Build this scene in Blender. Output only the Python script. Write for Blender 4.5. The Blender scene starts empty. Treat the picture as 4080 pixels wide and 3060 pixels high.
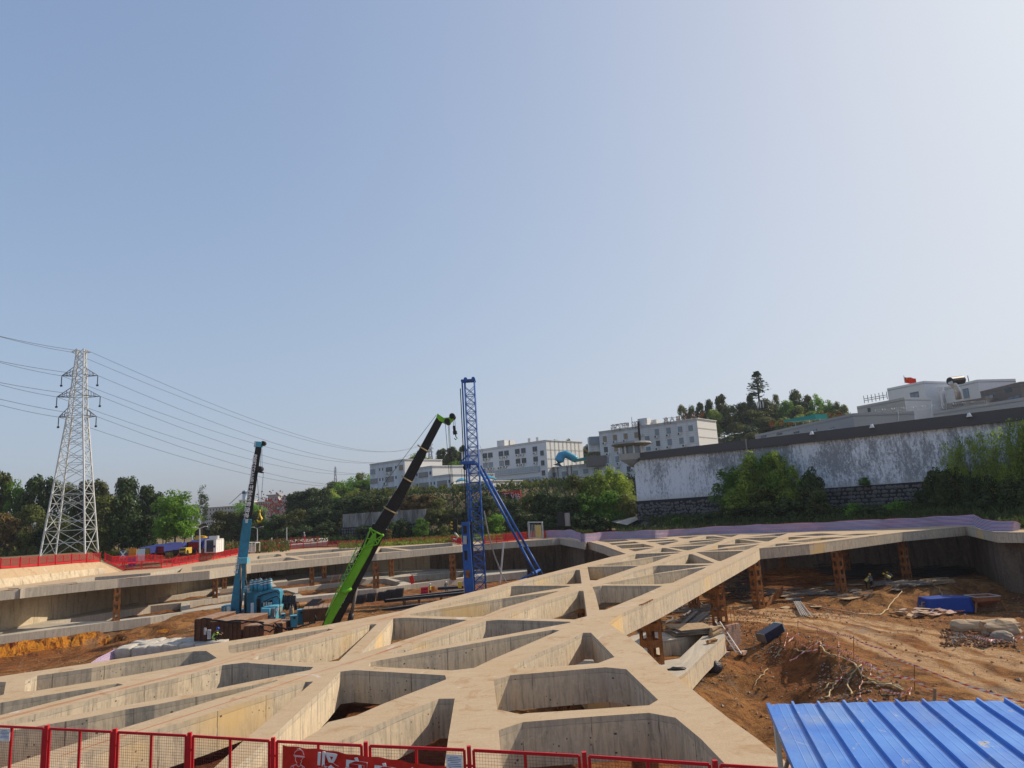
import bpy, bmesh, math, random
from mathutils import Vector, Matrix, noise
from mathutils.geometry import tessellate_polygon, delaunay_2d_cdt
random.seed(7)
R=math.radians
scene=bpy.context.scene
# ---------------------------------------------------------------- camera, world, sun, exposure
F=2750.0; W0,H0=4080.0,3060.0
PITCH=math.atan(0.1815); ROLL=R(3.32); CAMZ=5.5
cth,sth=math.cos(PITCH),math.sin(PITCH)
r0=Vector((1,0,0)); u0=Vector((0,-sth,cth)); fw=Vector((0,cth,sth))
cr=math.cos(ROLL); sr=math.sin(ROLL)
rt=r0*cr-u0*sr; up=u0*cr+r0*sr
camd=bpy.data.cameras.new('camera'); cam=bpy.data.objects.new('camera',camd)
scene.collection.objects.link(cam); scene.camera=cam
M=Matrix((rt,up,-fw)).transposed().to_4x4(); M.translation=Vector((0,0,CAMZ)); cam.matrix_world=M
camd.sensor_fit='HORIZONTAL'; camd.sensor_width=36; camd.lens=36*F/W0; camd.clip_end=6000; camd.clip_start=0.2
SUN_AZ=R(25)      # from +X towards +Y
SUN_EL=R(35)
w=bpy.data.worlds.new('World'); scene.world=w; w.use_nodes=True
nt=w.node_tree; nt.nodes.clear()
sky=nt.nodes.new('ShaderNodeTexSky'); sky.sky_type='NISHITA'; sky.sun_disc=False
sky.sun_elevation=SUN_EL; sky.sun_rotation=math.pi/2-SUN_AZ
sky.altitude=0; sky.air_density=1.0; sky.dust_density=3.0; sky.ozone_density=5.0
bg=nt.nodes.new('ShaderNodeBackground'); bg.inputs[1].default_value=0.1
wo=nt.nodes.new('ShaderNodeOutputWorld')
# thick hazy air: the whole dome's brightness rolls off smoothly towards milky white
sp_=nt.nodes.new('ShaderNodeSeparateColor'); cb_=nt.nodes.new('ShaderNodeCombineColor'); nt.links.new(sky.outputs[0],sp_.inputs[0])
for k_,(a_,b_) in enumerate(((2.2,.93),(2.5,1.0),(2.2,1.03))):
    s1=nt.nodes.new('ShaderNodeMath'); s1.operation='ADD'; s1.inputs[1].default_value=a_; nt.links.new(sp_.outputs[k_],s1.inputs[0])
    s2=nt.nodes.new('ShaderNodeMath'); s2.operation='DIVIDE'; nt.links.new(sp_.outputs[k_],s2.inputs[0]); nt.links.new(s1.outputs[0],s2.inputs[1])
    s3=nt.nodes.new('ShaderNodeMath'); s3.operation='MULTIPLY'; s3.inputs[1].default_value=10*b_; nt.links.new(s2.outputs[0],s3.inputs[0]); nt.links.new(s3.outputs[0],cb_.inputs[k_])
nt.links.new(cb_.outputs[0],bg.inputs[0]); nt.links.new(bg.outputs[0],wo.inputs[0])
sl=bpy.data.lights.new('sun','SUN'); sl.energy=5.0; sl.angle=R(0.6); sl.color=(1.0,0.86,0.68)
so=bpy.data.objects.new('sun',sl); scene.collection.objects.link(so)
sd=Vector((math.cos(SUN_AZ)*math.cos(SUN_EL),math.sin(SUN_AZ)*math.cos(SUN_EL),math.sin(SUN_EL)))
so.rotation_euler=sd.to_track_quat('Z','Y').to_euler()
vs=scene.view_settings; vs.view_transform='Standard'; vs.look='None'; vs.exposure=0.0; vs.gamma=1; vs.use_curve_mapping=False
scene.render.engine='CYCLES'

# ---------------------------------------------------------------- measuring helpers
CR={'A':(0,2560,.27125),'B':(500,2500,.27125),'C':(1000,2400,.27125),'D':(1500,2300,.27125),'E':(2000,2100,.27125),
'F':(2400,2080,.27125),'G':(2900,2020,.27125),'K':(600,2610,.27125),'L':(0,2180,.27125),'M':(500,2130,.27125),
'R':(1000,2080,.27125),'S':(1500,1960,.27125),'T':(3480,2020,.27125),'V':(2500,2300,.27125),
'W':(3480,2440,.4728),'X':(3000,2450,.4728),'c1':(0,2100,.4973),'c2':(900,2100,.4973),'c3':(1900,2000,.4973),
'c4':(2980,2000,.4973),'c6':(1300,2500,.36166),'c7':(2000,2500,.36166),'c8':(2700,2460,.36166),
'P':(700,1700,.36166),'Q':(1400,1700,.36166),'q4':(2100,1600,.36166),'q5':(2700,1450,.42194),'q6':(3300,1450,.42185),
'q1':(0,1300,.60283),'q7':(800,1700,.51813),'q8':(1750,1480,.55487),'rf':(3000,2760,.8504),'bn':(1050,2850,.62992),'tk':(400,2080,.47244),'ft':(0,0,1.0),
'g6':(1250,1640,.94488),'m2':(800,2200,.39401)}
def fp(c,x,y):
    o=CR[c]; return (o[0]+x*o[2],o[1]+y*o[2])
def tr(s):
    out=[]
    for t in s.replace('\n',' ').split(';'):
        t=t.strip()
        if not t: continue
        if ' ' in t: c,t=t.split(' '); tr.c=c
        x,y=t.split(','); out.append(fp(tr.c,float(x),float(y)))
    return out
CAM=Vector((0,0,CAMZ))
def ray(p):
    return fw+rt*((p[0]-W0/2)/F)+up*(-(p[1]-H0/2)/F)
def Uz(p,z=0.0):
    d=ray(p); t=(z-CAMZ)/d.z; return CAM+d*t
def Ud(p,y):
    d=ray(p); return CAM+d*(y/d.y)
def Upl(p,a,b):          # ray meets the vertical plane through ground points a,b
    d=ray(p); n=Vector((b[1]-a[1],-(b[0]-a[0]),0)); t=n.dot(Vector((a[0],a[1],0))-CAM)/n.dot(d); return CAM+d*t
def proj(v):
    q=Vector(v)-CAM; z=q.dot(fw); return (W0/2+F*q.dot(rt)/z, H0/2-F*q.dot(up)/z)

# ---------------------------------------------------------------- object helpers
COL=scene.collection; WORLD={}
def tag(o,label=None,cat=None,group=None,kind=None):
    if label: o['label']=label
    if cat: o['category']=cat
    if group: o['group']=group
    if kind: o['kind']=kind
    return o
def thing(name,label,cat,loc=(0,0,0),group=None,rz=0):
    o=bpy.data.objects.new(name,None); COL.objects.link(o); o.empty_display_size=.3
    o.location=loc; o.rotation_euler=(0,0,rz); WORLD[o.name]=Vector(loc); tag(o,label,cat,group); return o
class MB:
    def __init__(s): s.v=[]; s.f=[]; s.uv={}; s.mi=[]
    def add(s,vs,fs,mi=0):
        n=len(s.v); s.v+= [Vector(v) for v in vs]
        for f in fs: s.f.append([i+n for i in f]); s.mi.append(mi)
        return s
    def box(s,c,size,rz=0,mi=0,rot=None):
        c=Vector(c); hx,hy,hz=[a/2 for a in size]
        m=rot if rot is not None else Matrix.Rotation(rz,3,'Z')
        vs=[c+m@Vector((x*hx,y*hy,z*hz)) for x in(-1,1) for y in(-1,1) for z in(-1,1)]
        return s.add(vs,[(0,1,3,2),(4,6,7,5),(0,4,5,1),(2,3,7,6),(0,2,6,4),(1,5,7,3)],mi)
    def bar(s,p,q,a,b=None,mi=0,upv=(0,0,1),a2=None,b2=None):
        b=b or a; p=Vector(p); q=Vector(q); d=(q-p)
        if d.length<1e-6: return s
        d.normalize(); u=Vector(upv)
        if abs(d.dot(u))>.98: u=Vector((1,0,0))
        x=d.cross(u).normalized(); y=x.cross(d)
        a2=a2 or a; b2=b2 or b
        vs=[p+x*i*a/2+y*j*b/2 for i,j in((-1,-1),(1,-1),(1,1),(-1,1))]+[q+x*i*a2/2+y*j*b2/2 for i,j in((-1,-1),(1,-1),(1,1),(-1,1))]
        return s.add(vs,[(3,2,1,0),(4,5,6,7),(0,1,5,4),(1,2,6,5),(2,3,7,6),(3,0,4,7)],mi)
    def tube(s,p,q,r,n=8,r2=None,mi=0,cap=True):
        p=Vector(p); q=Vector(q); d=q-p
        if d.length<1e-6: return s
        d.normalize(); u=Vector((0,0,1)) if abs(d.z)<.95 else Vector((1,0,0)); x=d.cross(u).normalized(); y=x.cross(d)
        r2=r if r2 is None else r2; vs=[]
        for i in range(n):
            a=2*math.pi*i/n; e=x*math.cos(a)+y*math.sin(a); vs.append(p+e*r); vs.append(q+e*r2)
        fs=[(2*i,(2*i+2)%(2*n),(2*i+3)%(2*n),2*i+1) for i in range(n)]
        if cap: fs+= [tuple(range(2*n-2,-1,-2)),tuple(range(1,2*n,2))]
        return s.add(vs,fs,mi)
    def path(s,pts,r,n=6,mi=0):
        pts=[Vector(p) for p in pts]; rings=[]
        for i,p in enumerate(pts):
            d=(pts[min(i+1,len(pts)-1)]-pts[max(i-1,0)]).normalized()
            u=Vector((0,0,1)) if abs(d.z)<.95 else Vector((1,0,0)); x=d.cross(u).normalized(); y=x.cross(d)
            rr=r[i] if isinstance(r,(list,tuple)) else r
            rings.append([p+(x*math.cos(2*math.pi*k/n)+y*math.sin(2*math.pi*k/n))*rr for k in range(n)])
        vs=[v for g in rings for v in g]; fs=[]
        for i in range(len(pts)-1):
            for k in range(n): fs.append((i*n+k,i*n+(k+1)%n,(i+1)*n+(k+1)%n,(i+1)*n+k))
        fs.append(tuple(range(n-1,-1,-1))); fs.append(tuple(range((len(pts)-1)*n,len(pts)*n)))
        return s.add(vs,fs,mi)
    def ball(s,c,rx,ry=None,rz=None,seg=10,rg=6,mi=0,rot=None):
        ry=ry or rx; rz=rz or rx; c=Vector(c); vs=[]; fs=[]; m=rot or Matrix.Identity(3)
        for j in range(1,rg):
            t=math.pi*j/rg
            for i in range(seg):
                a=2*math.pi*i/seg; vs.append(c+m@Vector((rx*math.sin(t)*math.cos(a),ry*math.sin(t)*math.sin(a),rz*math.cos(t))))
        vs+= [c+m@Vector((0,0,rz)),c+m@Vector((0,0,-rz))]; T=(rg-1)*seg
        for j in range(rg-2):
            for i in range(seg): fs.append((j*seg+i,(j+1)*seg+i,(j+1)*seg+(i+1)%seg,j*seg+(i+1)%seg))
        for i in range(seg):
            fs.append((T,i,(i+1)%seg)); fs.append((T+1,(rg-2)*seg+(i+1)%seg,(rg-2)*seg+i))
        return s.add(vs,fs,mi)
    def prism(s,poly,z0,z1,mi=0):
        n=len(poly); a=sum(poly[i][0]*poly[(i+1)%n][1]-poly[(i+1)%n][0]*poly[i][1] for i in range(n))
        if a<0: poly=poly[::-1]
        vs=[Vector((p[0],p[1],z0)) for p in poly]+[Vector((p[0],p[1],z1)) for p in poly]
        fs=[(i,(i+1)%n,(i+1)%n+n,i+n) for i in range(n)]+[tuple(range(n-1,-1,-1)),tuple(range(n,2*n))]
        return s.add(vs,fs,mi)
    def build(s,name,mat,parent=None,smooth=False,origin=None,kind=None,label=None):
        o0=origin if origin is not None else (WORLD[parent.name] if parent else Vector((0,0,0)))
        me=bpy.data.meshes.new(name)
        me.from_pydata([tuple(v-o0) for v in s.v],[],s.f)
        for m in (mat if isinstance(mat,(list,tuple)) else [mat]): me.materials.append(m)
        if any(s.mi): me.polygons.foreach_set('material_index',s.mi)
        if smooth: me.polygons.foreach_set('use_smooth',[True]*len(me.polygons))
        if s.uv:
            ul=me.uv_layers.new(name='UVMap')
            for p in me.polygons:
                u=s.uv.get(p.index)
                if u:
                    for li,c in zip(p.loop_indices,u): ul.data[li].uv=c
        me.update()
        o=bpy.data.objects.new(name,me); COL.objects.link(o); WORLD[o.name]=o0.copy()
        if parent: o.parent=parent
        else: o.location=o0
        if kind: o['kind']=kind
        if label: o['label']=label
        return o
def solo(mb,name,mat,label,cat,base,group=None,smooth=False,kind=None):
    o=mb.build(name,mat,None,smooth,origin=Vector(base)); return tag(o,label,cat,group,kind)
def link_copy(o,parent=None,loc=None,rz=None,scale=None):
    c=o.copy(); COL.objects.link(c); c.parent=parent
    if loc is not None: c.location=loc; WORLD[c.name]=Vector(loc)
    if rz is not None: c.rotation_euler=(0,0,rz)
    if scale is not None: c.scale=scale if hasattr(scale,'__len__') else (scale,)*3
    for ch in o.children: link_copy(ch,c)
    return c

# ---------------------------------------------------------------- materials
MATS={}
class NT:
    def __init__(s,name):
        s.m=bpy.data.materials.new(name); s.m.use_nodes=True; s.n=s.m.node_tree; s.n.nodes.clear()
        s.out=s.n.nodes.new('ShaderNodeOutputMaterial'); s.b=s.n.nodes.new('ShaderNodeBsdfPrincipled')
        s.n.links.new(s.b.outputs[0],s.out.inputs[0]); s.tc=s.n.nodes.new('ShaderNodeTexCoord'); s.geo=s.n.nodes.new('ShaderNodeNewGeometry')
        MATS[name]=s.m
    def new(s,t,**k):
        n=s.n.nodes.new(t)
        for a,b in k.items(): setattr(n,a,b)
        return n
    def L(s,a,b): s.n.links.new(a,b)
    def pos(s): return s.geo.outputs['Position']
    def mapv(s,src,sc):
        n=s.new('ShaderNodeMapping'); n.inputs['Scale'].default_value=sc; s.L(src,n.inputs[0]); return n.outputs[0]
    def noise(s,src,scale,detail=4,rough=.55,dist=0):
        n=s.new('ShaderNodeTexNoise'); n.inputs['Scale'].default_value=scale; n.inputs['Detail'].default_value=detail
        n.inputs['Roughness'].default_value=rough; n.inputs['Distortion'].default_value=dist; s.L(src,n.inputs['Vector']); return n.outputs['Fac']
    def vor(s,src,scale,feature='F1',out='Distance',rand=1.0):
        n=s.new('ShaderNodeTexVoronoi'); n.feature=feature; n.inputs['Scale'].default_value=scale; n.inputs['Randomness'].default_value=rand; s.L(src,n.inputs['Vector']); return n.outputs[out]
    def ramp(s,src,stops,interp='LINEAR'):
        n=s.new('ShaderNodeValToRGB'); n.color_ramp.interpolation=interp; e=n.color_ramp.elements
        while len(e)<len(stops): e.new(.5)
        for x,(p,c) in zip(e,stops):
            x.position=p; x.color=(c,c,c,1) if not hasattr(c,'__len__') else (*c,1)
        s.L(src,n.inputs[0]); return n.outputs[0]
    def mix(s,f,a,b,t='MIX'):
        n=s.new('ShaderNodeMix'); n.data_type='RGBA'; n.blend_type=t
        for i,v in ((0,f),(6,a),(7,b)):
            if hasattr(v,'is_linked') or hasattr(v,'links'): s.L(v,n.inputs[i])
            elif i==0: n.inputs[0].default_value=v
            else: n.inputs[i].default_value=(*v,1) if hasattr(v,'__len__') else (v,v,v,1)
        return n.outputs[2]
    def math(s,op,a,b=0.0):
        n=s.new('ShaderNodeMath'); n.operation=op
        for i,v in ((0,a),(1,b)):
            if hasattr(v,'links'): s.L(v,n.inputs[i])
            else: n.inputs[i].default_value=v
        return n.outputs[0]
    def bump(s,h,strength=.5,dist=.05,prev=None):
        n=s.new('ShaderNodeBump'); n.inputs['Strength'].default_value=strength; n.inputs['Distance'].default_value=dist
        s.L(h,n.inputs['Height']); 
        if prev is not None: s.L(prev,n.inputs['Normal'])
        return n.outputs[0]
    def fin(s,col,rough=.85,metal=0,normal=None,spec=.3):
        if hasattr(col,'links'): s.L(col,s.b.inputs['Base Color'])
        else: s.b.inputs['Base Color'].default_value=(*col,1)
        if hasattr(rough,'links'): s.L(rough,s.b.inputs['Roughness'])
        else: s.b.inputs['Roughness'].default_value=rough
        s.b.inputs['Metallic'].default_value=metal; s.b.inputs['Specular IOR Level'].default_value=spec
        if normal is not None: s.L(normal,s.b.inputs['Normal'])
        return s.m
def paint(name,col,var=.18,rough=.55,metal=0,dirt=(.18,.13,.09),dirtamt=.35,scale=1.6):
    t=NT(name); p=t.tc.outputs['Object']; n=t.noise(p,scale,5,.6); n2=t.noise(p,scale*6,3)
    c=t.mix(t.ramp(n,[(.3,1-var),(.7,1+var*.3)]),(0,0,0),col,'MIX'); 
    c=t.mix(t.math('MULTIPLY',t.ramp(n2,[(.52,0),(.75,1)]),dirtamt),c,dirt)
    return t.fin(c,rough,metal,t.bump(n2,.15,.01))
def flat(name,col,rough=.7,metal=0,spec=.3):
    t=NT(name); n=t.noise(t.tc.outputs['Object'],9,3); c=t.mix(t.ramp(n,[(.3,.78),(.7,1.0)]),(0,0,0),col); return t.fin(c,rough,metal,None,spec)
def m_concrete_top():
    t=NT('concrete_top'); p=t.pos()
    a=t.noise(p,.22,6,.65,.6); b=t.noise(t.mapv(p,(.8,2.2,1)),1.4,6,.7,.8); c=t.noise(p,14,5,.7); d=t.noise(p,.9,5,.7,1.2)
    col=t.mix(t.ramp(a,[(.33,0),(.62,1)]),(.44,.315,.18),(.46,.345,.22))
    col=t.mix(t.ramp(b,[(.35,0),(.72,.55)]),col,(.56,.43,.29))
    col=t.mix(t.ramp(d,[(.54,0),(.66,.75)]),col,(.36,.215,.10))
    col=t.mix(t.ramp(c,[(.42,0),(.75,.45)]),col,(.30,.22,.15))
    sp=t.noise(p,3.2,7,.8,2.5); col=t.mix(t.ramp(sp,[(.635,0),(.70,.75)]),col,(.27,.245,.21))
    wl=t.noise(p,.35,5,.6,3.0); col=t.mix(t.ramp(wl,[(.64,0),(.70,.5)]),col,(.60,.57,.52))
    h=t.mix(.5,t.noise(t.mapv(p,(1,4,1)),9,5,.7),c)
    return t.fin(col,.9,0,t.bump(h,.5,.03),.2)
def m_concrete_side():
    t=NT('concrete_side'); uv=t.tc.outputs['UV']; p=t.pos()
    a=t.noise(p,.3,4,.6); b=t.noise(t.mapv(uv,(3.5,.5,1)),1.6,6,.7,.5); c=t.noise(uv,5,6,.65,1.0); s=t.noise(t.mapv(uv,(7,.25,1)),1.5,4,.6)
    col=t.mix(t.ramp(a,[(.38,0),(.62,1)]),(.52,.44,.33),(.62,.50,.34))
    col=t.mix(t.ramp(b,[(.36,.75),(.56,0)]),col,(.30,.26,.20))
    col=t.mix(t.ramp(c,[(.5,0),(.75,.6)]),col,(.70,.60,.45))
    col=t.mix(t.ramp(s,[(.56,0),(.68,.6)]),col,(.27,.22,.16))
    y=t.noise(p,.16,3,.5); col=t.mix(t.ramp(y,[(.56,0),(.66,.8)]),col,(.68,.46,.19))
    sep=t.new('ShaderNodeSeparateXYZ'); t.L(uv,sep.inputs[0]); u=sep.outputs[0]; v=sep.outputs[1]
    # formwork seams: vertical every 1.83 m (jittered), one horizontal near the top
    wob=t.math('MULTIPLY',t.noise(uv,2.2,2),.06)
    uu=t.math('ADD',u,wob); fr=t.math('ABSOLUTE',t.math('SUBTRACT',t.math('FRACT',t.math('DIVIDE',uu,1.83)),.5))
    seam=t.math('GREATER_THAN',fr,.489)
    vv=t.math('ABSOLUTE',t.math('ADD',v,.16)); vv=t.math('ADD',vv,t.math('MULTIPLY',t.noise(uv,3,3),.03)); hs=t.math('LESS_THAN',t.math('ABSOLUTE',t.math('SUBTRACT',vv,.015)),.010)
    sm=t.math('MAXIMUM',seam,t.math('MULTIPLY',hs,.55))
    br=t.ramp(t.noise(uv,1.1,3),[(.42,.15),(.56,1)]); sm=t.math('MULTIPLY',sm,br)
    col=t.mix(t.math('MULTIPLY',sm,.75),col,(.10,.08,.06))
    top=t.ramp(v,[(0,0),(1,1)])  # v runs 0 at top to -1.1; band under the top edge is greyer cement
    band=t.math('GREATER_THAN',t.math('ADD',v,t.math('MULTIPLY',t.noise(uv,.7,3),.05)),-.14)
    col=t.mix(t.math('MULTIPLY',band,.28),col,(.27,.25,.22))
    # tie holes and blow holes
    h1=t.vor(t.mapv(uv,(1.1,1.6,1)),1.7,rand=.9); hole=t.math('LESS_THAN',h1,.085)
    h2=t.vor(t.mapv(uv,(1,1,1)),4.5); hol2=t.math('MULTIPLY',t.math('LESS_THAN',h2,.12),t.ramp(t.noise(uv,.8,2),[(.5,0),(.6,1)]))
    hol=t.math('MAXIMUM',hole,hol2); col=t.mix(t.math('MULTIPLY',hol,.85),col,(.045,.035,.03))
    hh=t.math('SUBTRACT',t.math('MULTIPLY',c,.35),t.math('MULTIPLY',t.math('MAXIMUM',hol,sm),1.0))
    return t.fin(col,.88,0,t.bump(hh,.5,.02),.25)
def m_concrete_grey():
    t=NT('concrete_grey'); uv=t.tc.outputs['UV']; p=t.pos()
    a=t.noise(p,.25,5,.6); b=t.noise(t.mapv(uv,(3,.4,1)),1.2,6,.7,.5); d=t.noise(p,7,5,.7)
    col=t.mix(t.ramp(a,[(.35,0),(.65,1)]),(.42,.385,.32),(.50,.44,.35))
    col=t.mix(t.ramp(b,[(.35,.65),(.58,0)]),col,(.27,.24,.20)); col=t.mix(t.ramp(d,[(.45,0),(.75,.35)]),col,(.58,.53,.44))
    sep=t.new('ShaderNodeSeparateXYZ'); t.L(uv,sep.inputs[0]); fr=t.math('ABSOLUTE',t.math('SUBTRACT',t.math('FRACT',t.math('DIVIDE',sep.outputs[0],2.4)),.5))
    col=t.mix(t.math('MULTIPLY',t.math('GREATER_THAN',fr,.493),.6),col,(.09,.08,.07))
    h1=t.vor(t.mapv(uv,(1.15,2.0,1)),1.2); col=t.mix(t.math('MULTIPLY',t.math('LESS_THAN',h1,.075),.7),col,(.05,.045,.04))
    return t.fin(col,.9,0,t.bump(d,.3,.02),.25)
def m_shotcrete(name,c1,c2,c3,drip=(.10,.085,.07)):
    t=NT(name); p=t.pos()
    a=t.noise(t.mapv(p,(1,1,.35)),.55,6,.62,.8); b=t.noise(p,3.2,6,.7); s=t.noise(t.mapv(p,(2.2,2.2,.18)),.9,5,.6)
    col=t.mix(t.ramp(a,[(.35,0),(.65,1)]),c1,c2); col=t.mix(t.ramp(b,[(.45,0),(.7,.6)]),col,c3)
    col=t.mix(t.ramp(s,[(.52,0),(.68,.75)]),col,drip)
    return t.fin(col,.95,0,t.bump(t.mix(.4,b,a),.9,.15),.15)
def m_soil(name,c1,c2,c3,c4,track=False,bs=1.0,stones=True):
    t=NT(name); p=t.pos()
    a=t.noise(p,.09,6,.6,.7); b=t.noise(p,.7,7,.7,.6); c=t.noise(p,5,6,.75); v=t.vor(p,3.5)
    col=t.mix(t.ramp(a,[(.38,0),(.6,1)]),c1,c2); col=t.mix(t.ramp(b,[(.42,0),(.62,.8)]),col,c3); col=t.mix(t.ramp(c,[(.42,0),(.62,.7)]),col,c4)
    if stones:
        g=t.vor(p,2.4,'F1','Color'); gs=t.new('ShaderNodeSeparateXYZ'); t.L(g,gs.inputs[0])
        st=t.math('MULTIPLY',t.math('GREATER_THAN',gs.outputs[0],.93),t.math('LESS_THAN',t.vor(p,2.4),.22)); col=t.mix(st,col,(.36,.33,.28))
    h=t.math('ADD',t.math('MULTIPLY',b,1.0),t.math('MULTIPLY',c,.35))
    return t.fin(col,.97,0,t.bump(h,1.0,.35*bs),.1)
def m_leaf(name,dark,light,yel=None,trans=.25):
    t=NT(name); oi=t.new('ShaderNodeObjectInfo'); p=t.pos()
    n=t.noise(p,.55,3,.5); n2=t.noise(p,4.5,3,.6)
    col=t.mix(t.ramp(n,[(.36,0),(.62,1)]),dark,light)
    col=t.mix(t.ramp(n2,[(.4,0),(.7,.5)]),col,tuple(min(1,x*1.6) for x in light))
    if yel: col=t.mix(t.ramp(oi.outputs['Random'],[(.45,0),(1,.6)]),col,yel)
    hs=t.new('ShaderNodeHueSaturation'); t.L(col,hs.inputs['Color']); t.L(t.math('ADD',t.math('MULTIPLY',oi.outputs['Random'],.5),.7),hs.inputs['Value'])
    t.fin(hs.outputs[0],.6,0,None,.25)
    tr_=t.new('ShaderNodeBsdfTranslucent'); t.L(hs.outputs[0],tr_.inputs[0]); mx=t.new('ShaderNodeMixShader'); mx.inputs[0].default_value=trans
    t.L(t.b.outputs[0],mx.inputs[1]); t.L(tr_.outputs[0],mx.inputs[2]); t.L(mx.outputs[0],t.out.inputs[0]); return t.m
def m_rust():
    t=NT('rusty_steel'); p=t.tc.outputs['Object']; a=t.noise(p,1.5,6,.65,.5); b=t.noise(t.mapv(p,(3,3,.5)),3,4)
    col=t.mix(t.ramp(a,[(.35,0),(.62,1)]),(.10,.042,.02),(.36,.145,.04)); col=t.mix(t.ramp(b,[(.5,0),(.75,.7)]),col,(.45,.21,.08))
    return t.fin(col,.85,.15,t.bump(a,.4,.01))
m_concrete_top(); m_concrete_side(); m_concrete_grey(); m_rust()
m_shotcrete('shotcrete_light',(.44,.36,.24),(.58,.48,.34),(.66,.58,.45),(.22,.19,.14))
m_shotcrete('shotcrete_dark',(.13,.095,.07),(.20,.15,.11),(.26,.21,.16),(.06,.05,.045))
m_soil('pit_soil',(.30,.125,.042),(.36,.175,.07),(.17,.07,.03),(.40,.24,.12))
m_soil('road_dirt',(.40,.235,.125),(.34,.165,.07),(.24,.115,.055),(.46,.30,.18))
m_soil('ground_soil',(.26,.17,.09),(.20,.15,.075),(.10,.10,.045),(.30,.22,.13))
m_leaf('leaf_dark',(.018,.036,.010),(.065,.105,.026),(.11,.09,.02),.3)
m_leaf('leaf_green',(.075,.16,.018),(.17,.32,.035),None,.45)
m_leaf('leaf_olive',(.05,.07,.016),(.14,.165,.035),(.16,.15,.03),.35)
m_leaf('leaf_brown',(.06,.05,.02),(.18,.12,.035),None,.35)
m_leaf('leaf_yellowgreen',(.12,.17,.025),(.30,.38,.06),None,.5)
paint('bark',(.13,.105,.08),.3,.9)
paint('red_fence',(.58,.014,.022),.12,.45,dirtamt=.12)
flat('red_mesh',(.42,.012,.022),.5)
flat('wire_mesh',(.16,.03,.03),.5,.3)
paint('blue_paint',(.025,.12,.42),.25,.45,dirtamt=.3)
paint('teal_paint',(.045,.26,.38),.3,.5,dirt=(.12,.07,.04),dirtamt=.55)
paint('sky_paint',(.12,.42,.55),.2,.5,dirtamt=.3)
paint('lime_paint',(.20,.55,.02),.18,.4,dirtamt=.15)
paint('black_paint',(.018,.017,.018),.2,.45,dirtamt=.15)
paint('galvanised',(.62,.62,.60),.2,.45,.25,dirtamt=.12)
paint('grey_steel',(.22,.22,.22),.25,.5,.4)
paint('dark_steel',(.045,.045,.05),.3,.5,.4,dirt=(.2,.09,.04),dirtamt=.3)
flat('white_paint',(.78,.77,.74),.6); flat('white_print',(.85,.85,.83),.7); flat('dark_glass',(.03,.035,.045),.12,0,.6)
flat('yellow_paint',(.75,.50,.03),.5); flat('orange_paint',(.70,.20,.02),.5); flat('red_cloth',(.72,.035,.02),.75); flat('cable_black',(.02,.02,.022),.6)
flat('skin',(.42,.25,.17),.6); flat('vest_lime',(.45,.75,.04),.7); flat('helmet_blue',(.03,.10,.55),.35); flat('helmet_yellow',(.85,.62,.02),.35); flat('helmet_white',(.8,.8,.72),.35)
flat('cloth_dark',(.02,.022,.03),.85); flat('cloth_grey',(.16,.17,.19),.85); flat('vest_yellow',(.75,.62,.04),.7); flat('reflective',(.7,.72,.7),.3)
flat('blue_tarp',(.015,.06,.32),.5); flat('hose_yellow',(.50,.38,.20),.6); flat('hose_grey',(.32,.30,.26),.6)
paint('plank',(.42,.30,.18),.35,.9,dirtamt=.4,scale=3); paint('plank_grey',(.23,.21,.19),.35,.9,dirtamt=.3,scale=3)
paint('wood_orange',(.50,.26,.10),.3,.85)
flat('silver',(.55,.55,.55),.35,.6); flat('teal_awning',(.03,.30,.27),.5); flat('sky_awning',(.06,.33,.50),.4)
flat('rubber',(.02,.02,.02),.9)
MT=MATS
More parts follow.
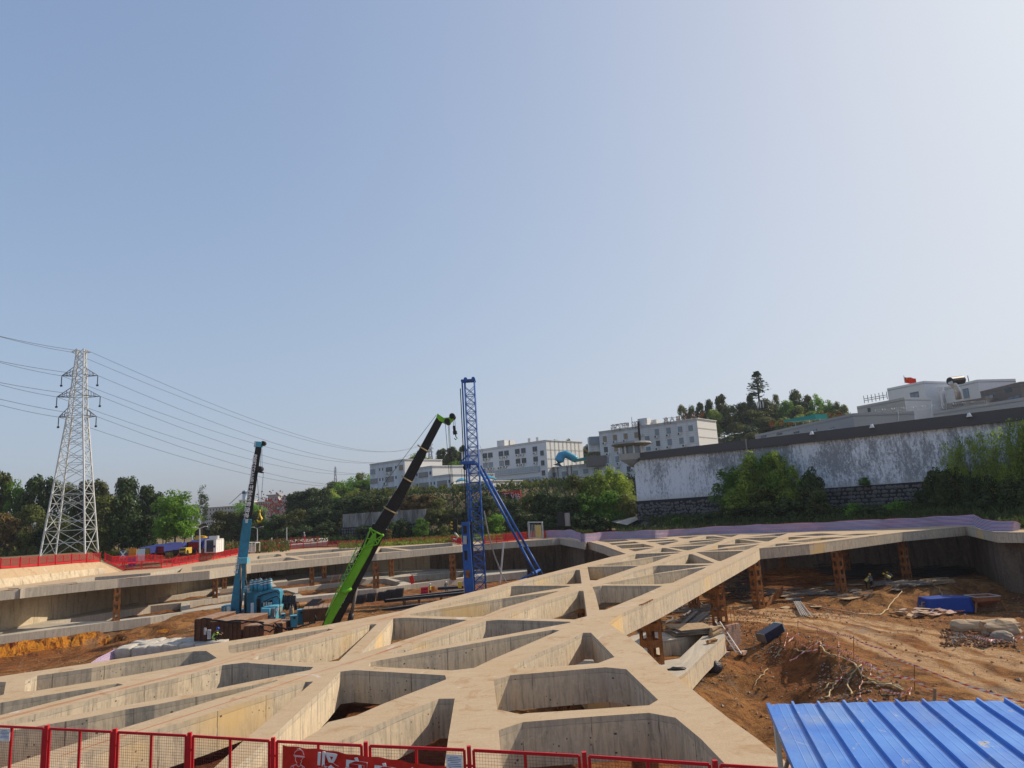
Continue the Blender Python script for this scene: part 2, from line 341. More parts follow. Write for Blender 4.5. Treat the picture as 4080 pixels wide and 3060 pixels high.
# ---------------------------------------------------------------- concrete strut frames
def xy(p,z=0): v=Uz(p,z); return (v.x,v.y)
def area(P): return sum(P[i][0]*P[(i+1)%len(P)][1]-P[(i+1)%len(P)][0]*P[i][1] for i in range(len(P)))/2
def slab_net(name,outer,holes,z,depth,mtop,mside,label,cat):
    """monolithic strut frame: outer outline with openings, cast 'depth' deep"""
    loops=[outer]+holes; cs=[xy(p,z) for p in outer]; L=[cs if area(cs)>0 else cs[::-1]]
    for h in holes:
        c=[xy(p,z) for p in h]; L.append(c if area(c)<0 else c[::-1])
    pts=[]; edges=[]
    for l in L:
        n=len(pts); pts+= [Vector(p) for p in l]; edges+= [(n+i,n+(i+1)%len(l)) for i in range(len(l))]
    vo,eo,fo,ov,oe,of=delaunay_2d_cdt(pts,edges,[],0,1e-5)
    def inside(q,l):
        c=False; j=len(l)-1
        for i in range(len(l)):
            if (l[i][1]>q[1])!=(l[j][1]>q[1]) and q[0]<(l[j][0]-l[i][0])*(q[1]-l[i][1])/(l[j][1]-l[i][1])+l[i][0]: c=not c
            j=i
        return c
    mb=MB(); keep=[]
    for f in fo:
        c=sum((vo[i] for i in f),Vector((0,0)))/len(f)
        if inside(c,L[0]) and not any(inside(c,h) for h in L[1:]): keep.append(f)
    n=len(vo); mb.v=[Vector((v.x,v.y,z)) for v in vo]+[Vector((v.x,v.y,z-depth)) for v in vo]
    for f in keep:
        f=list(f); a=area([vo[i] for i in f])
        if a<0: f=f[::-1]
        mb.f.append(f); mb.mi.append(0); mb.f.append([i+n for i in f[::-1]]); mb.mi.append(1)
    u=0
    for l in L:
        u+=7.3
        for i in range(len(l)):
            a=Vector(l[i]); b=Vector(l[(i+1)%len(l)]); d=(b-a).length; k=len(mb.v)
            mb.v+= [Vector((a.x,a.y,z)),Vector((b.x,b.y,z)),Vector((b.x,b.y,z-depth)),Vector((a.x,a.y,z-depth))]
            mb.uv[len(mb.f)]=[(u,-depth),(u+d,-depth),(u+d,0),(u,0)]
            mb.f.append([k+3,k+2,k+1,k]); mb.mi.append(1); u+=d
    base=Vector((L[0][0][0],L[0][0][1],z-depth))
    return solo(mb,name,[mtop,mside],label,cat,base)

N1_outer=tr('''A -900,632;0,497;700,395;1320,303;1680,248;2212,172;B 1540,195;2212,97;C 530,425;1060,340;1680,225;2212,125;
D 640,410;1290,245;1450,205;1630,165;2212,10;E 75,825;590,700;1590,440;1820,393;1490,270;1250,207;1225,193;1300,176;F 500,236;1060,215;1680,183;
G 0,398;900,365;1820,330;c4 1000,212;1240,200;1740,176;2000,222;2500,226;2500,243;1990,243;1745,197;1240,241;490,336;90,371;G 400,648;F 1880,605;1550,762;960,1050;810,1120;290,1340;85,1480;
c7 1360,78;1560,229;1740,413;1935,548;c8 250,865;560,1110;870,1332;1070,1490;1280,1659;ft 3300,3175;-700,3175''')
N1_holes=[tr(s) for s in '''A -500,660;0,578;88,580;55,765;0,778;-500,870
A 545,488;1350,373;B 0,508;995,350;1185,343;1343,447;1220,495;830,568;0,715;A 540,707;358,722;372,558
A -900,1030;0,885;840,748;1400,660;1728,600;1812,620;850,852;0,1068;-900,1290
A -800,1384;0,1183;1060,905;B 0,915;780,735;1420,555;1740,517;1800,515;C 0,893;800,945;918,948;870,992;400,1085;0,1162;B 1320,900;780,1000;0,1143;A 1350,1010;530,1155;0,1244
A -900,1480;0,1325;620,1218;1300,1098;B 0,1205;430,1135;1000,1025;1380,950;C 0,1225;375,1143;395,1149;0,1275;B 1380,1040;870,1195;430,1335;0,1465;A 1690,1300;1250,1435;720,1600;200,1780;-900,2130
A -200,2180;1000,1700;1750,1450;K 0,1120;830,870;1605,622;C 800,1168;915,1162;340,1659;K 1600,1060;1400,1225;930,1659;400,2090
C 30,830;110,780;610,650;1070,525;1480,415;1755,323;1850,318;1290,858;1000,882;610,868;200,850
B 1510,268;C 0,578;1140,385;1212,395;520,592;0,705;B 1550,383;1512,350
C 1610,752;1850,500;2000,330;D 242,607;375,594;480,592;1300,625;1335,628;870,770;190,990
C 1755,880;D 0,1228;590,1120;1340,990;1920,885;c7 0,120;560,25;635,32;0,305;D 1720,1195;1435,1330;1105,1370;0,1315;C 1755,942;1720,938
ft 1356,2676;C 1515,993;c6 1310,527;1322,572;990,700;640,835;330,970;20,1043;ft 1265,2913;1180,2962;1050,3045;870,3160;820,3160;950,3050;1061,2954;1115,2906;1176,2850;1239,2791;1304,2731
c6 1240,785;1415,783;1345,1210;1305,1520;ft 1755,3150;960,3150;1100,3066;c6 110,1265;300,1190;570,1070;790,970;1000,883
c6 1845,580;c7 90,526;1140,438;1370,460;1720,797;1620,857;1390,872;1000,900;270,945;204,958;c6 1980,922;1885,905;1862,720
c6 1900,1130;c7 235,1042;1045,978;1620,940;1910,993;ft 2794,2945;2884,3039;2950,3110;2900,3150;2005,3150;1994,2988
c7 95,437;370,292;690,160;893,58;980,57;1240,325;1060,392;720,420;140,452
D 150,1138;620,965;1000,850;1330,735;1610,643;1780,625;E 0,1362;990,1390;1012,1402;0,1592;D 1575,897;1340,945;760,1042;500,1090
D 490,545;930,465;1560,360;E 0,1050;780,945;842,940;520,1040;0,1192;D 1570,572;1400,588;930,575;500,560
D 740,455;1230,335;1570,255;1780,190;E 137,870;250,860;990,862;1005,872;120,1018;0,1035;D 1560,350;930,445
E 180,845;490,765;800,690;1085,627;1143,627;1172,828;930,842;500,852
E 1255,583;1990,570;2005,573;1430,765;1390,782;1293,780
E 0,1333;260,1225;550,1115;920,1005;1130,935;1197,937;1250,1308;1060,1358;740,1345
E 1328,880;1440,866;F 0,933;850,935;880,940;560,1080;E 1520,1215;1430,1218;1400,1090;1365,960
F -5,908;330,850;750,765;1250,695;1500,665;1525,668;1030,892;860,912;400,918
F 160,842;450,725;745,648;820,638;1620,627;1200,690;840,745;750,762;330,838
F 780,625;1050,535;1272,470;1320,470;1655,604;1210,615
F 1370,440;2065,422;2075,428;1745,572;1700,572
F -20,625;200,560;370,495;495,468;1110,447;1150,452;860,492;500,541;300,570
F -125,636;300,583;737,515;980,488;1010,491;737,594;605,636;100,643
F 560,458;875,380;930,380;1190,433;860,443
F 965,370;1525,340;1535,345;1270,415;1230,415
F 195,345;600,320;770,362;330,388;290,390
F 380,400;740,375;760,378;480,432
F 95,312;480,287;555,308;180,335;140,335
F -90,274;320,252;400,272;80,300
F 440,250;940,234;980,240;600,264
F 640,283;1050,255;1125,270;800,293;690,296
F 780,308;1110,280;1120,285;900,338;870,338
F 1100,222;1330,210;1420,208;1250,243;1190,243
F 1090,326;1280,277;1830,240;1760,258;1290,303
F 1000,350;1300,312;1790,262;1620,322;1560,330
F 1370,255;1530,209;1640,209;1850,236;1500,250
F 1660,192;2000,184;1900,220;1840,218
F 1500,402;1700,338;G 0,553;480,530;200,560;0,580;F 1700,385
F 1440,428;1700,396;G 0,605;470,547;300,620;245,631;0,635;F 1600,426
F 1740,325;G 108,475;160,472;500,522;90,540
G 150,462;730,440;735,443;600,503;560,506
G 240,446;700,397;880,385;760,428
G 750,497;890,443;980,438;1240,442;900,483
G 950,423;1310,390;1400,388;1690,399;1320,424
G 850,513;1370,452;1850,436;1380,490;1130,520
G 480,605;700,541;830,532;1095,534;800,566;690,580
G 1600,420;1880,394;2190,388;2205,394;1890,418'''.split('\n')]
strut1=slab_net('strut_frame',N1_outer,N1_holes,0.0,1.12,MT['concrete_top'],MT['concrete_side'],'large tan concrete strut frame of crossing beams filling the foreground','strut frame')

N2_outer=tr('''L -900,730;0,640;1740,465;c1 1680,350;R 0,635;1500,490;S 0,905;1250,790;c2 1892,149;Q 1480,1288;2212,1238;E 840,167;880,172;1218,226;1252,206;
E 1200,192;850,148;0,200;Q 1480,1270;1122,1272;800,1290;0,1325;P 1500,1338;780,1395;c1 1450,290;L 1735,357;1100,445;0,600;-900,691''')
N2_holes=[tr(s) for s in '''L 112,607;276,599;280,612;118,622
L 292,598;560,566;1120,512;1132,523;640,570;302,611
L 1085,480;1400,440;2212,380;M 840,488;800,552;570,575;L 1560,480;1085,506
M 970,472;1640,410;R 0,570;520,518;570,520;720,550;400,578;0,610;M 975,534
M 1230,395;1960,310;R 120,495;380,470;430,474;460,500;120,540;M 1240,415
R 495,458;1200,400;1640,385;1640,396;640,495;520,492
R 670,508;1300,450;1580,420;1640,425;1640,470;900,540;790,545
S 0,835;60,825;150,828;440,862;0,892
S 190,818;1100,752;1115,752;1118,795;520,850'''.split('\n')]
strut2=slab_net('strut_frame',N2_outer,N2_holes,0.0,1.05,MT['concrete_top'],MT['concrete_grey'],'upper concrete strut frame across the far side of the pit behind both cranes','strut frame')
N3z=-4.8
N3_outer=tr('''L -500,1385;0,1308;1660,1094;M 369,1214;840,1142;R 430,1140;680,1122;1290,1052;1500,1015;S 0,1425;500,1358;1280,1264;1640,1225;2212,1165;2212,1130;1620,1150;1260,1130;0,1130;
R 1100,690;0,770;M 1280,715;650,845;330,920;L 1640,880;1140,965;370,1150;0,1222;-500,1290''')
N3_holes=[tr(s) for s in '''L 700,1118;1058,1048;1640,955;2212,865;M 820,1003;806,1112;830,1134;0,1228;L 1640,1080
L 1770,905;M 270,965;500,930;1280,818;1290,900;850,972;0,1046
M 950,988;1580,897;R 0,1050;430,1005;520,1000;650,1040;600,1100;0,1120;M 950,1085
R 690,968;1400,882;1800,835;1970,830;2200,895;S 300,1378;0,1408;R 1560,990;1290,1035;760,1085;690,1040
S 190,1262;1090,1187;1275,1168;1275,1250;520,1345
R 325,893;860,838;1440,772;1650,748;1440,868;690,952;420,988
R 480,790;870,745;1450,700;1440,750;860,815;540,868
S 40,1195;190,1180;700,1160;280,1228;40,1240
S 380,1230;900,1172;1250,1160;1090,1182
M 1365,808;1600,782;R 60,930;0,960;M 1400,880'''.split('\n')]
strut3=slab_net('strut_frame',N3_outer,N3_holes,N3z,1.08,MT['concrete_grey'],MT['concrete_grey'],'lower concrete strut frame resting on the pit floor below the upper far frame','strut frame')
N4_outer=tr('''V 200,800;700,812;1000,760;1180,700;1300,720;1430,848;1100,1152;870,1390;700,1500;300,1659;-600,1659;-900,1300''')
N4_holes=[tr(s) for s in '''V 500,940;750,900;1100,805;1180,795;760,1192;540,1225;380,1220
V -700,1330;0,1060;200,1040;250,1200;-200,1420'''.split('\n')]
strut4=slab_net('strut_frame',N4_outer,N4_holes,-4.3,1.2,MT['concrete_grey'],MT['concrete_side'],'low pale concrete beam frame under the front columns with planks lying on it','strut frame')

# ---------------------------------------------------------------- pit outline, walls, floor
far_left=[xy(p) for p in tr('L -900,687;0,597;1100,443;1735,357;c1 1450,289')]
far_mid=[xy(p) for p in tr('P 780,1395;1500,1338;Q 0,1325;1122,1268;1480,1266;E 0,196;850,145;1200,185;1300,170;F 1060,210;1680,178;c4 0,240;830,212;1740,172')]
right_side=[xy(p) for p in tr('c4 1990,222;2212,228')]
rx=right_side[-1][0]
outline=[(-62,12.0),(-75,45)]+far_left+far_mid+right_side+[(rx+3,50),(rx+1,30),(36,12.6),(10,12.0),(-20,11.9)]
def resample(P,step):
    out=[]
    for i in range(len(P)):
        a=Vector(P[i]); b=Vector(P[(i+1)%len(P)]); n=max(1,int((b-a).length/step))
        for k in range(n): out.append(a.lerp(b,k/n))
    return out
OUT=resample(outline,1.5)
def nz(x,y,s,o=4): return noise.fractal(Vector((x*s,y*s,3.1)),1.0,2.0,o)
mb=MB(); n=len(OUT); ZL=[-0.4+(-10+0.4)*k/9 for k in range(10)]
cx=sum(p.x for p in OUT)/n; cy=sum(p.y for p in OUT)/n
for j,z in enumerate(ZL):
    for i,p in enumerate(OUT):
        d=Vector((p.x-cx,p.y-cy)).normalized()*((.12*noise.noise(Vector((p.x*.4,p.y*.4,z*.6)))+.05) if j else 0)
        mb.v.append(Vector((p.x-d.x*1.0,p.y-d.y*1.0,z)))
for j in range(9):
    for i in range(n):
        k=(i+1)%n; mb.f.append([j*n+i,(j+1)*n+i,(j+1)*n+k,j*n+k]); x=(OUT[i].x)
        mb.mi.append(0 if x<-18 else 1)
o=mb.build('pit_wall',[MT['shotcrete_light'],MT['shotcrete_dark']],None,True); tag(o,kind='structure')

def idw(cps,x,y,pw=3.0):
    s=0;t=0
    for (a,b,z) in cps:
        d=((x-a)**2+(y-b)**2); wq=1/(d+.15)**(pw/2); s+=wq*z; t+=wq
    return s/t
cps=[]
def CPz(c,x,y,z): v=Uz(fp(c,x,y),z); cps.append((v.x,v.y,z))
for c,x,y,z in [('ft',-500,2760,-7.3),('A',0,380,-7.3),('A',600,330,-7.2),('A',1100,260,-6.9),('A',300,420,-7.1),('A',1300,250,-6.3),
 ('M',100,1420,-5.9),('M',400,1330,-5.6),('M',600,1290,-5.2),('M',850,1180,-4.9),('M',1050,1140,-4.9),('M',1400,1090,-4.9),('M',500,1520,-6.6),('M',250,1500,-6.4),('M',900,1420,-5.8),('M',1000,1500,-5.6),
 ('B',100,300,-5.2),('B',600,300,-5.2),('B',1200,250,-5.2),('M',1500,1450,-5.1),('M',2000,1400,-5.1),('R',200,1500,-5.1),('R',900,1300,-5.1),('R',1500,1400,-5.2),('R',2000,1330,-5.3),('R',800,1230,-5.2),('R',1300,1200,-5.4),
 ('S',100,1560,-5.3),('S',700,1520,-5.5),('S',1200,1480,-5.6),('S',1700,1400,-5.9),('S',2100,1290,-6.0),
 ('R',1000,920,-5.5),('R',600,1060,-5.0),('R',1700,980,-5.4),('S',600,1300,-5.7),('M',1000,950,-5.4),('M',1700,880,-5.3),('R',1200,800,-5.6),('S',900,1220,-5.8),('M',300,1200,-5.35),('M',600,1160,-5.3),('M',800,1130,-5.0),
 ('V',1200,480,-5.3),('V',700,600,-5.3),('V',1900,650,-5.4),('V',1650,1050,-5.5),('V',1450,1230,-5.6),('V',1000,1650,-5.7),('V',300,1000,-5.7),('V',620,1200,-5.4),('c8',300,900,-6.0),('c8',450,950,-6.7),('c8',700,1250,-7.6),('c8',950,1500,-7.8),('V',1900,1400,-6.5),
 ('V',1900,900,-5.4),('V',2150,830,-4.9),
 ('X',150,450,-6.1),('X',60,750,-7.4),('X',300,600,-6.6),('X',500,560,-6.0),('X',650,700,-6.4),('X',250,850,-7.4),('X',700,500,-5.4),('X',900,700,-5.9),('X',1200,760,-5.6),
 ('X',100,170,-5.1),('X',260,170,-4.8),('X',400,230,-4.75),('X',550,250,-4.6),('X',700,330,-4.6),('X',850,430,-4.6),('X',1050,560,-4.7),('X',1269,650,-4.8),
 ('X',300,60,-5.5),('X',600,120,-5.5),('X',850,200,-5.5),('X',1100,350,-5.6),('W',300,150,-6.2),('W',100,250,-5.8),('W',600,300,-5.9),('W',400,450,-5.4),('W',1200,500,-5.6),('W',900,620,-5.3),('W',1200,850,-5.1),
 ('W',850,130,-6.6),('W',1150,200,-6.3),('W',600,70,-7.0),('W',1250,60,-7.2),
 ('G',475,1560,-5.6),('G',1680,1340,-5.8),('G',1200,1450,-5.7),('G',900,1500,-5.7),('T',500,1140,-5.8),('T',60,1230,-5.8),('T',900,1120,-5.8),('T',1300,1060,-5.9),('T',1650,1010,-6.0),
 ('G',1700,1500,-6.6),('T',200,1500,-7.4),('T',500,1480,-7.6),('T',800,1500,-7.6),('T',1100,1400,-7.2),('T',1500,1350,-7.4),('T',1500,1560,-7.7),('T',2100,1600,-7.6),('T',2000,1200,-7.6),('T',300,1300,-6.4),('T',700,1300,-6.7),
 ('G',800,1200,-5.9),('G',1300,1000,-5.9),('G',1900,1000,-5.9),('T',1000,900,-6.0),('G',300,1300,-5.8),('V',1500,400,-5.6),
 ('ft',844,3003,-1.6),('ft',1150,2990,-1.5),('ft',1400,2830,-1.75),('ft',1250,2900,-1.6),('ft',300,2990,-1.6),('ft',0,2930,-1.8),('ft',0,3100,-1.5),('ft',700,3100,-1.4),('ft',1500,2760,-2.2),('ft',600,2900,-2.0),
 ('ft',1700,2990,-3.2),('ft',1650,2800,-3.8),('ft',1900,2900,-4.8),('ft',2200,2950,-5.5),('ft',2500,3000,-5.8),('ft',2350,2760,-5.6),('ft',2100,2600,-5.6),('ft',1800,2600,-5.4),('ft',1200,2600,-5.2),('ft',700,2700,-5.0),('ft',200,2780,-4.8)]:
    CPz(c,x,y,z)
# cut face of orange clay just in front of the lower frame, higher ground behind it
for x in range(-500,1800,160):
    y=1308+ (1094-1308)/1660*x
    v=Uz(fp('L',x,y),N3z); d=Vector((v.x,v.y)).normalized()
    cps.append((v.x-d.x*.6,v.y-d.y*.6,-7.2 if x<1450 else -6.3)); cps.append((v.x-d.x*3,v.y-d.y*3,-7.3 if x<1350 else -6.2)); cps.append((v.x+d.x*.3,v.y+d.y*.3,-5.7)); cps.append((v.x+d.x*2,v.y+d.y*2,-5.6))
cps+= [(rx,40,-7),(rx-6,25,-5),(30,16,-7.5),(20,18,-7.5),(-50,20,-1.5),(-60,40,-6),(-30,16,-1.4),(15,25,-6)]
x0,x1,y0,y1=-80,rx+6,11,134
gs=0.5; nx=int((x1-x0)/gs); ny=int((y1-y0)/gs)
# evaluate IDW on a coarse grid then interpolate bilinearly
cg=1.1; cnx=int((x1-x0)/cg)+2; cny=int((y1-y0)/cg)+2
try:
    import numpy as np
    CX=np.array(cps); gx,gy=np.meshgrid(x0+np.arange(cnx)*cg,y0+np.arange(cny)*cg)
    num=np.zeros_like(gx); den=np.zeros_like(gx)
    for a,b,z in cps:
        wq=1/((gx-a)**2+(gy-b)**2+.15)**1.7; num+=wq*z; den+=wq
    CZ=num/den
except ImportError:
    CZ=[[idw(cps,x0+i*cg,y0+j*cg) for i in range(cnx)] for j in range(cny)]
def zfloor_raw(x,y):
    i=(x-x0)/cg; j=(y-y0)/cg; i0=max(0,min(cnx-2,int(i))); j0=max(0,min(cny-2,int(j))); fx=min(1,max(0,i-i0)); fy=min(1,max(0,j-j0))
    return float((CZ[j0][i0]*(1-fx)+CZ[j0][i0+1]*fx)*(1-fy)+(CZ[j0+1][i0]*(1-fx)+CZ[j0+1][i0+1]*fx)*fy)
def sm(a,b,x): t=max(0,min(1,(x-a)/(b-a))); return t*t*(3-2*t)
CL=[Vector(xy(p,N3z)) for p in tr('L -500,1385;0,1308;1000,1180;1660,1094')]
def cliff(x,y):
    m=1e9; sg=0
    for a,b in zip(CL,CL[1:]):
        ab=b-a; q=Vector((x,y)); tt=(q-a).dot(ab)/ab.length_squared
        if tt<-.05 or tt>1.02: continue
        d=(q-a-ab*tt); s=ab.x*d.y-ab.y*d.x
        if d.length<abs(m): m=d.length*(1 if s>0 else -1); sg=1
    return m if sg else None
def zfloor(x,y):
    z=zfloor_raw(x,y)
    if x<-26 and 50<y<84:
        s=cliff(x,y)
        if s is not None:
            rib=.35*math.sin(x*2.3)+.3*noise.noise(Vector((x*.9,y*.2,0)))
            if s>-.35+rib*.0: z=max(z,-5.65)
            elif s>-6: 
                base_=-7.3+ max(0,(x+34))*.35; k=sm(-.35,-1.5+rib*.6,s); z=min(z+0,(-5.65)*(1-k)+min(z,base_)*k) if x<-33 else z*k+(-5.65)*(1-k)
    a=.16*nz(x,y,.45)+.07*nz(x+9,y,1.7,3)
    return z+a
def floor_hit(p,lift=0.0):
    """where the sight line meets the pit floor"""
    d=ray(p); t=14/d.y; 
    while t*d.y<135:
        q=CAM+d*t
        if q.z<zfloor(q.x,q.y)+lift: return Vector((q.x,q.y,zfloor(q.x,q.y)))
        t+=.25/d.y
    return Uz(p,-5.5)
roadpts=[Vector(xy(p,-5.6)) for p in tr('V 1500,620;2100,640;X 500,80;900,170;1150,280;W 250,330;500,400;800,560;1100,700;1269,780')]
ramp2=[Vector(xy(p,-6.2)) for p in tr('G 300,1580;X 300,40;700,60;W 100,130;500,200;W 900,400;1269,520')]
def dist_path(q,P):
    m=1e9
    for i in range(len(P)-1):
        a,b=P[i],P[i+1]; ab=b-a; t=max(0,min(1,(q-a).dot(ab)/max(1e-6,ab.length_squared))); m=min(m,(q-a-ab*t).length)
    return m
mb=MB(); roadmask=[]
for j in range(ny+1):
    for i in range(nx+1):
        x=x0+i*gs; y=y0+j*gs; z=zfloor(x,y); q=Vector((x,y))
        rd=0
        if x>8 and 25<y<75:
            d1=dist_path(q,roadpts); d2=dist_path(q,ramp2); d=min(d1,d2); rd=max(0,min(1,1.25-abs(d1-1.1)/1.1),min(1,1.25-abs(d2-1.1)/1.1))
            if rd>0: z+= -.10*max(0,1-abs(d1-1.1)/.5)-.10*max(0,1-abs(d2-1.1)/.5)
        roadmask.append(rd); mb.v.append(Vector((x,y,z)))
for j in range(ny):
    for i in range(nx):
        a=j*(nx+1)+i; mb.f.append([a,a+1,a+nx+2,a+nx+1]); mb.mi.append(0)
t=NT('pit_floor_soil'); p=t.pos()
at=t.new('ShaderNodeAttribute'); at.attribute_name='road'
a=t.noise(p,.10,6,.6,.7); b=t.noise(p,.8,8,.72,.8); c=t.noise(p,5.5,6,.75); e=t.noise(t.mapv(p,(1,1,.3)),1.6,6,.7,1.5)
cut=t.mix(t.ramp(e,[(.4,0),(.55,1)]),(.13,.03,.012),(.60,.24,.03))
base=t.mix(t.ramp(a,[(.40,0),(.58,1)]),(.25,.09,.028),(.36,.175,.06))
base=t.mix(t.ramp(b,[(.42,0),(.60,.85)]),base,(.085,.034,.016)); base=t.mix(t.ramp(c,[(.50,0),(.68,.5)]),base,(.42,.24,.10))
sepn=t.new('ShaderNodeSeparateXYZ'); t.L(t.geo.outputs['Normal'],sepn.inputs[0])
sepp=t.new('ShaderNodeSeparateXYZ'); t.L(p,sepp.inputs[0])
steep=t.math('MULTIPLY',t.math('LESS_THAN',sepn.outputs[2],.80),t.math('LESS_THAN',sepp.outputs[0],-15))
base=t.mix(steep,base,cut)
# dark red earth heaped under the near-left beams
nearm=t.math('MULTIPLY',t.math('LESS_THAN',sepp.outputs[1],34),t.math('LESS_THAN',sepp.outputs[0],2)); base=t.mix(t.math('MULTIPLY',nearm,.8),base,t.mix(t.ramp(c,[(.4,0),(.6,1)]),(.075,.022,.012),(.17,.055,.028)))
road=t.mix(t.ramp(t.noise(t.mapv(p,(1,.35,1)),1.3,6,.7,1),[(.35,0),(.65,1)]),(.58,.385,.21),(.40,.22,.105)); road=t.mix(t.ramp(b,[(.56,0),(.7,.8)]),road,(.19,.095,.05))
base=t.mix(t.ramp(t.math('ADD',at.outputs['Fac'],t.math('MULTIPLY',t.math('SUBTRACT',b,.5),1.4)),[(.35,0),(.75,1)]),base,road)
g=t.noise(p,.13,4,.6,.6); base=t.mix(t.ramp(g,[(.60,0),(.68,.65)]),base,(.20,.17,.14))
h=t.math('ADD',b,t.math('MULTIPLY',c,.4)); t.fin(base,.97,0,t.bump(h,1.0,.45),.1)
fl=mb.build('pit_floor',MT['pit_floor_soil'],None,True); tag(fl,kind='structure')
ra=fl.data.attributes.new('road','FLOAT','POINT'); ra.data.foreach_set('value',roadmask)
# loose clods and rubble
mb=MB()
for k in range(7000):
    if k<5000: x=random.uniform(10,rx); y=random.uniform(28,80)
    else: x=random.uniform(-55,10); y=random.uniform(40,105)
    r=random.choice([.03,.04,.05,.07,.10])*random.uniform(.7,1.5)
    q=Vector((x,y)); 
    if x>8 and min(dist_path(q,roadpts),dist_path(q,ramp2))<3 and random.random()<.75: continue
    c=Vector((x,y,zfloor(x,y)+r*.3)); m=Matrix.Rotation(random.uniform(0,6),3,'Z')
    vs=[c+m@Vector((a*r*random.uniform(.7,1.3),b_*r*random.uniform(.7,1.3),cc*r*random.uniform(.4,.9))) for a,b_,cc in((1,0,0),(-1,0,0),(0,1,0),(0,-1,0),(0,0,1),(0,0,-1))]
    mb.add(vs,[(0,2,4),(2,1,4),(1,3,4),(3,0,4),(2,0,5),(1,2,5),(3,1,5),(0,3,5)],random.choice([0,0,0,1,2]))
paint('clod',(.24,.12,.06),.4,.95); paint('clod_light',(.42,.30,.19),.3,.95); paint('rubble_grey',(.33,.28,.22),.3,.95)
o=mb.build('clods_and_rubble',[MT['clod'],MT['clod_light'],MT['rubble_grey']]); tag(o,'loose clods and bits of rubble strewn over the pit floor','rubble',kind='stuff')

# ---------------------------------------------------------------- ground outside
def sm(a,b,x): t=max(0,min(1,(x-a)/(b-a))); return t*t*(3-2*t)
wl=Ud((2545,2066),145); wr=Ud((4080,1890),100)
wdir=Vector((wr.x-wl.x,wr.y-wl.y)).normalized(); wn=Vector((wdir.y,-wdir.x));  # towards the camera
if wn.y>0: wn=-wn
HILLS=[]
def hill(px,py,d,sx,sy,):
    v=Ud((px,py),d); HILLS.append((v.x,v.y,v.z,sx,sy))
hill(3060,1640,345,62,50); hill(3330,1700,360,45,45); hill(2780,1760,330,40,40); hill(2300,1790,440,55,45); hill(2480,1810,430,50,40); hill(1790,1830,350,38,45); hill(1930,1830,380,42,40); hill(1440,1925,290,30,40); hill(1300,1980,280,28,35)
q_=Uz(fp('L',1600,300),1.5); BR_=q_.x/q_.y
def zt(x,y):
    z=0.0
    z=max(z,2.2*sm(BR_,BR_-.03,x/max(y,1))*sm(60,74,y))          # upper left bank
    z=max(z,11.5*sm(178,205,y)*sm(-75,-45,x))        # terrace of the white blocks
    s=(x-wl.x)*wn.x+(y-wl.y)*wn.y; al=(x-wl.x)*wdir.x+(y-wl.y)*wdir.y
    if s<0 and al>-2: z=max(z,10.5*sm(-2,-7,s)*sm(-2,3,al))
    if s>0 and s<30 and y>75 and x>25: z=max(z,1.8*sm(18,2,s))
    z+=max(max(0,h-z-9)*math.exp(-((x-a)/sx)**2-((y-b)/sy)**2) for a,b,h,sx,sy in HILLS)
    if y>200: z+= .02*(min(y,600)-200)
    return z
SC=[0,.4,1.2,1.62,2.5,4.5,7,10,14,18,22,26,30,35,40,46,52,60,70,82,95,110,130,150,175,200,230,265,300,350,420,520,700,1000]
mb=MB()
for s in SC:
    for p in OUT:
        d=(Vector((p.x-cx,p.y-cy))); e=d.normalized(); q=Vector((p.x,p.y))+e*s
        z=zt(q.x,q.y)
        if s>0 and s<400: z+=.12*nz(q.x,q.y,.2)
        if s==0: z=min(z,0)-.06
        elif s<1.5: z=-.05
        else: z+=-.05
        mb.v.append(Vector((q.x,q.y,z)))
for j in range(len(SC)-1):
    for i in range(n):
        k=(i+1)%n; mb.f.append([j*n+i,j*n+k,(j+1)*n+k,(j+1)*n+i]); mb.mi.append(0)
g=mb.build('ground',MT['ground_soil'],None,True); tag(g,kind='structure')
if sum(1 for p in g.data.polygons if p.normal.z<0)>len(g.data.polygons)/2: g.data.flip_normals()
# ---------------------------------------------------------------- crown wall on the left bank
mb=MB(); pl=[Uz(p) for p in tr('L -900,689;0,599;560,520;1100,444;1400,402;1575,385')]
tops=tr('L -900,420;0,325;560,285;1100,238;1400,222;1470,218')
endt=Uz(fp('L',1740,356),0.05)
prof=[]
for a,tp in zip(pl,tops):
    d=Vector((a.x,a.y)).normalized(); zt_=5.5-(ray(fp('L',0,0)).z*0)+0
    q=Ud(tp,a.y+.9); prof.append((a,Vector((q.x,q.y,q.z)),d))
nseg=len(prof)
for a,q,d in prof:
    mid=a.lerp(q,.45); 
    mb.v+= [Vector((a.x,a.y,-.3)),Vector((mid.x,mid.y-.15,mid.z)),Vector((mid.x,mid.y,mid.z+.06)),q,Vector((q.x+d.x*.5,q.y+d.y*.5,q.z)),Vector((q.x+d.x*.6,q.y+d.y*.6,-.6))]
for i in range(nseg-1):
    for k in range(5):
        mb.f.append([i*6+k,(i+1)*6+k,(i+1)*6+k+1,i*6+k+1]); mb.mi.append(0 if k<2 else 1)
# sloping wing that runs down to deck level
a,q,d=prof[-1]; e=Vector((endt.x,endt.y,0.02)); k=len(mb.v)
mb.v+= [Vector((a.x,a.y,-.3)),q,e,Vector((e.x+.5,e.y+.3,-.3)),Vector((q.x+.6,q.y+.9,q.z)),Vector((e.x+.6,e.y+.8,0.02))]
mb.f+= [[k,k+3,k+2,k+1],[k+1,k+2,k+5,k+4]]; mb.mi+= [1,1]
solo(mb,'crown_wall',[MT['shotcrete_light'],MT['concrete_top']],'low sunlit concrete wall under the red fence at the far left','wall',pl[0])

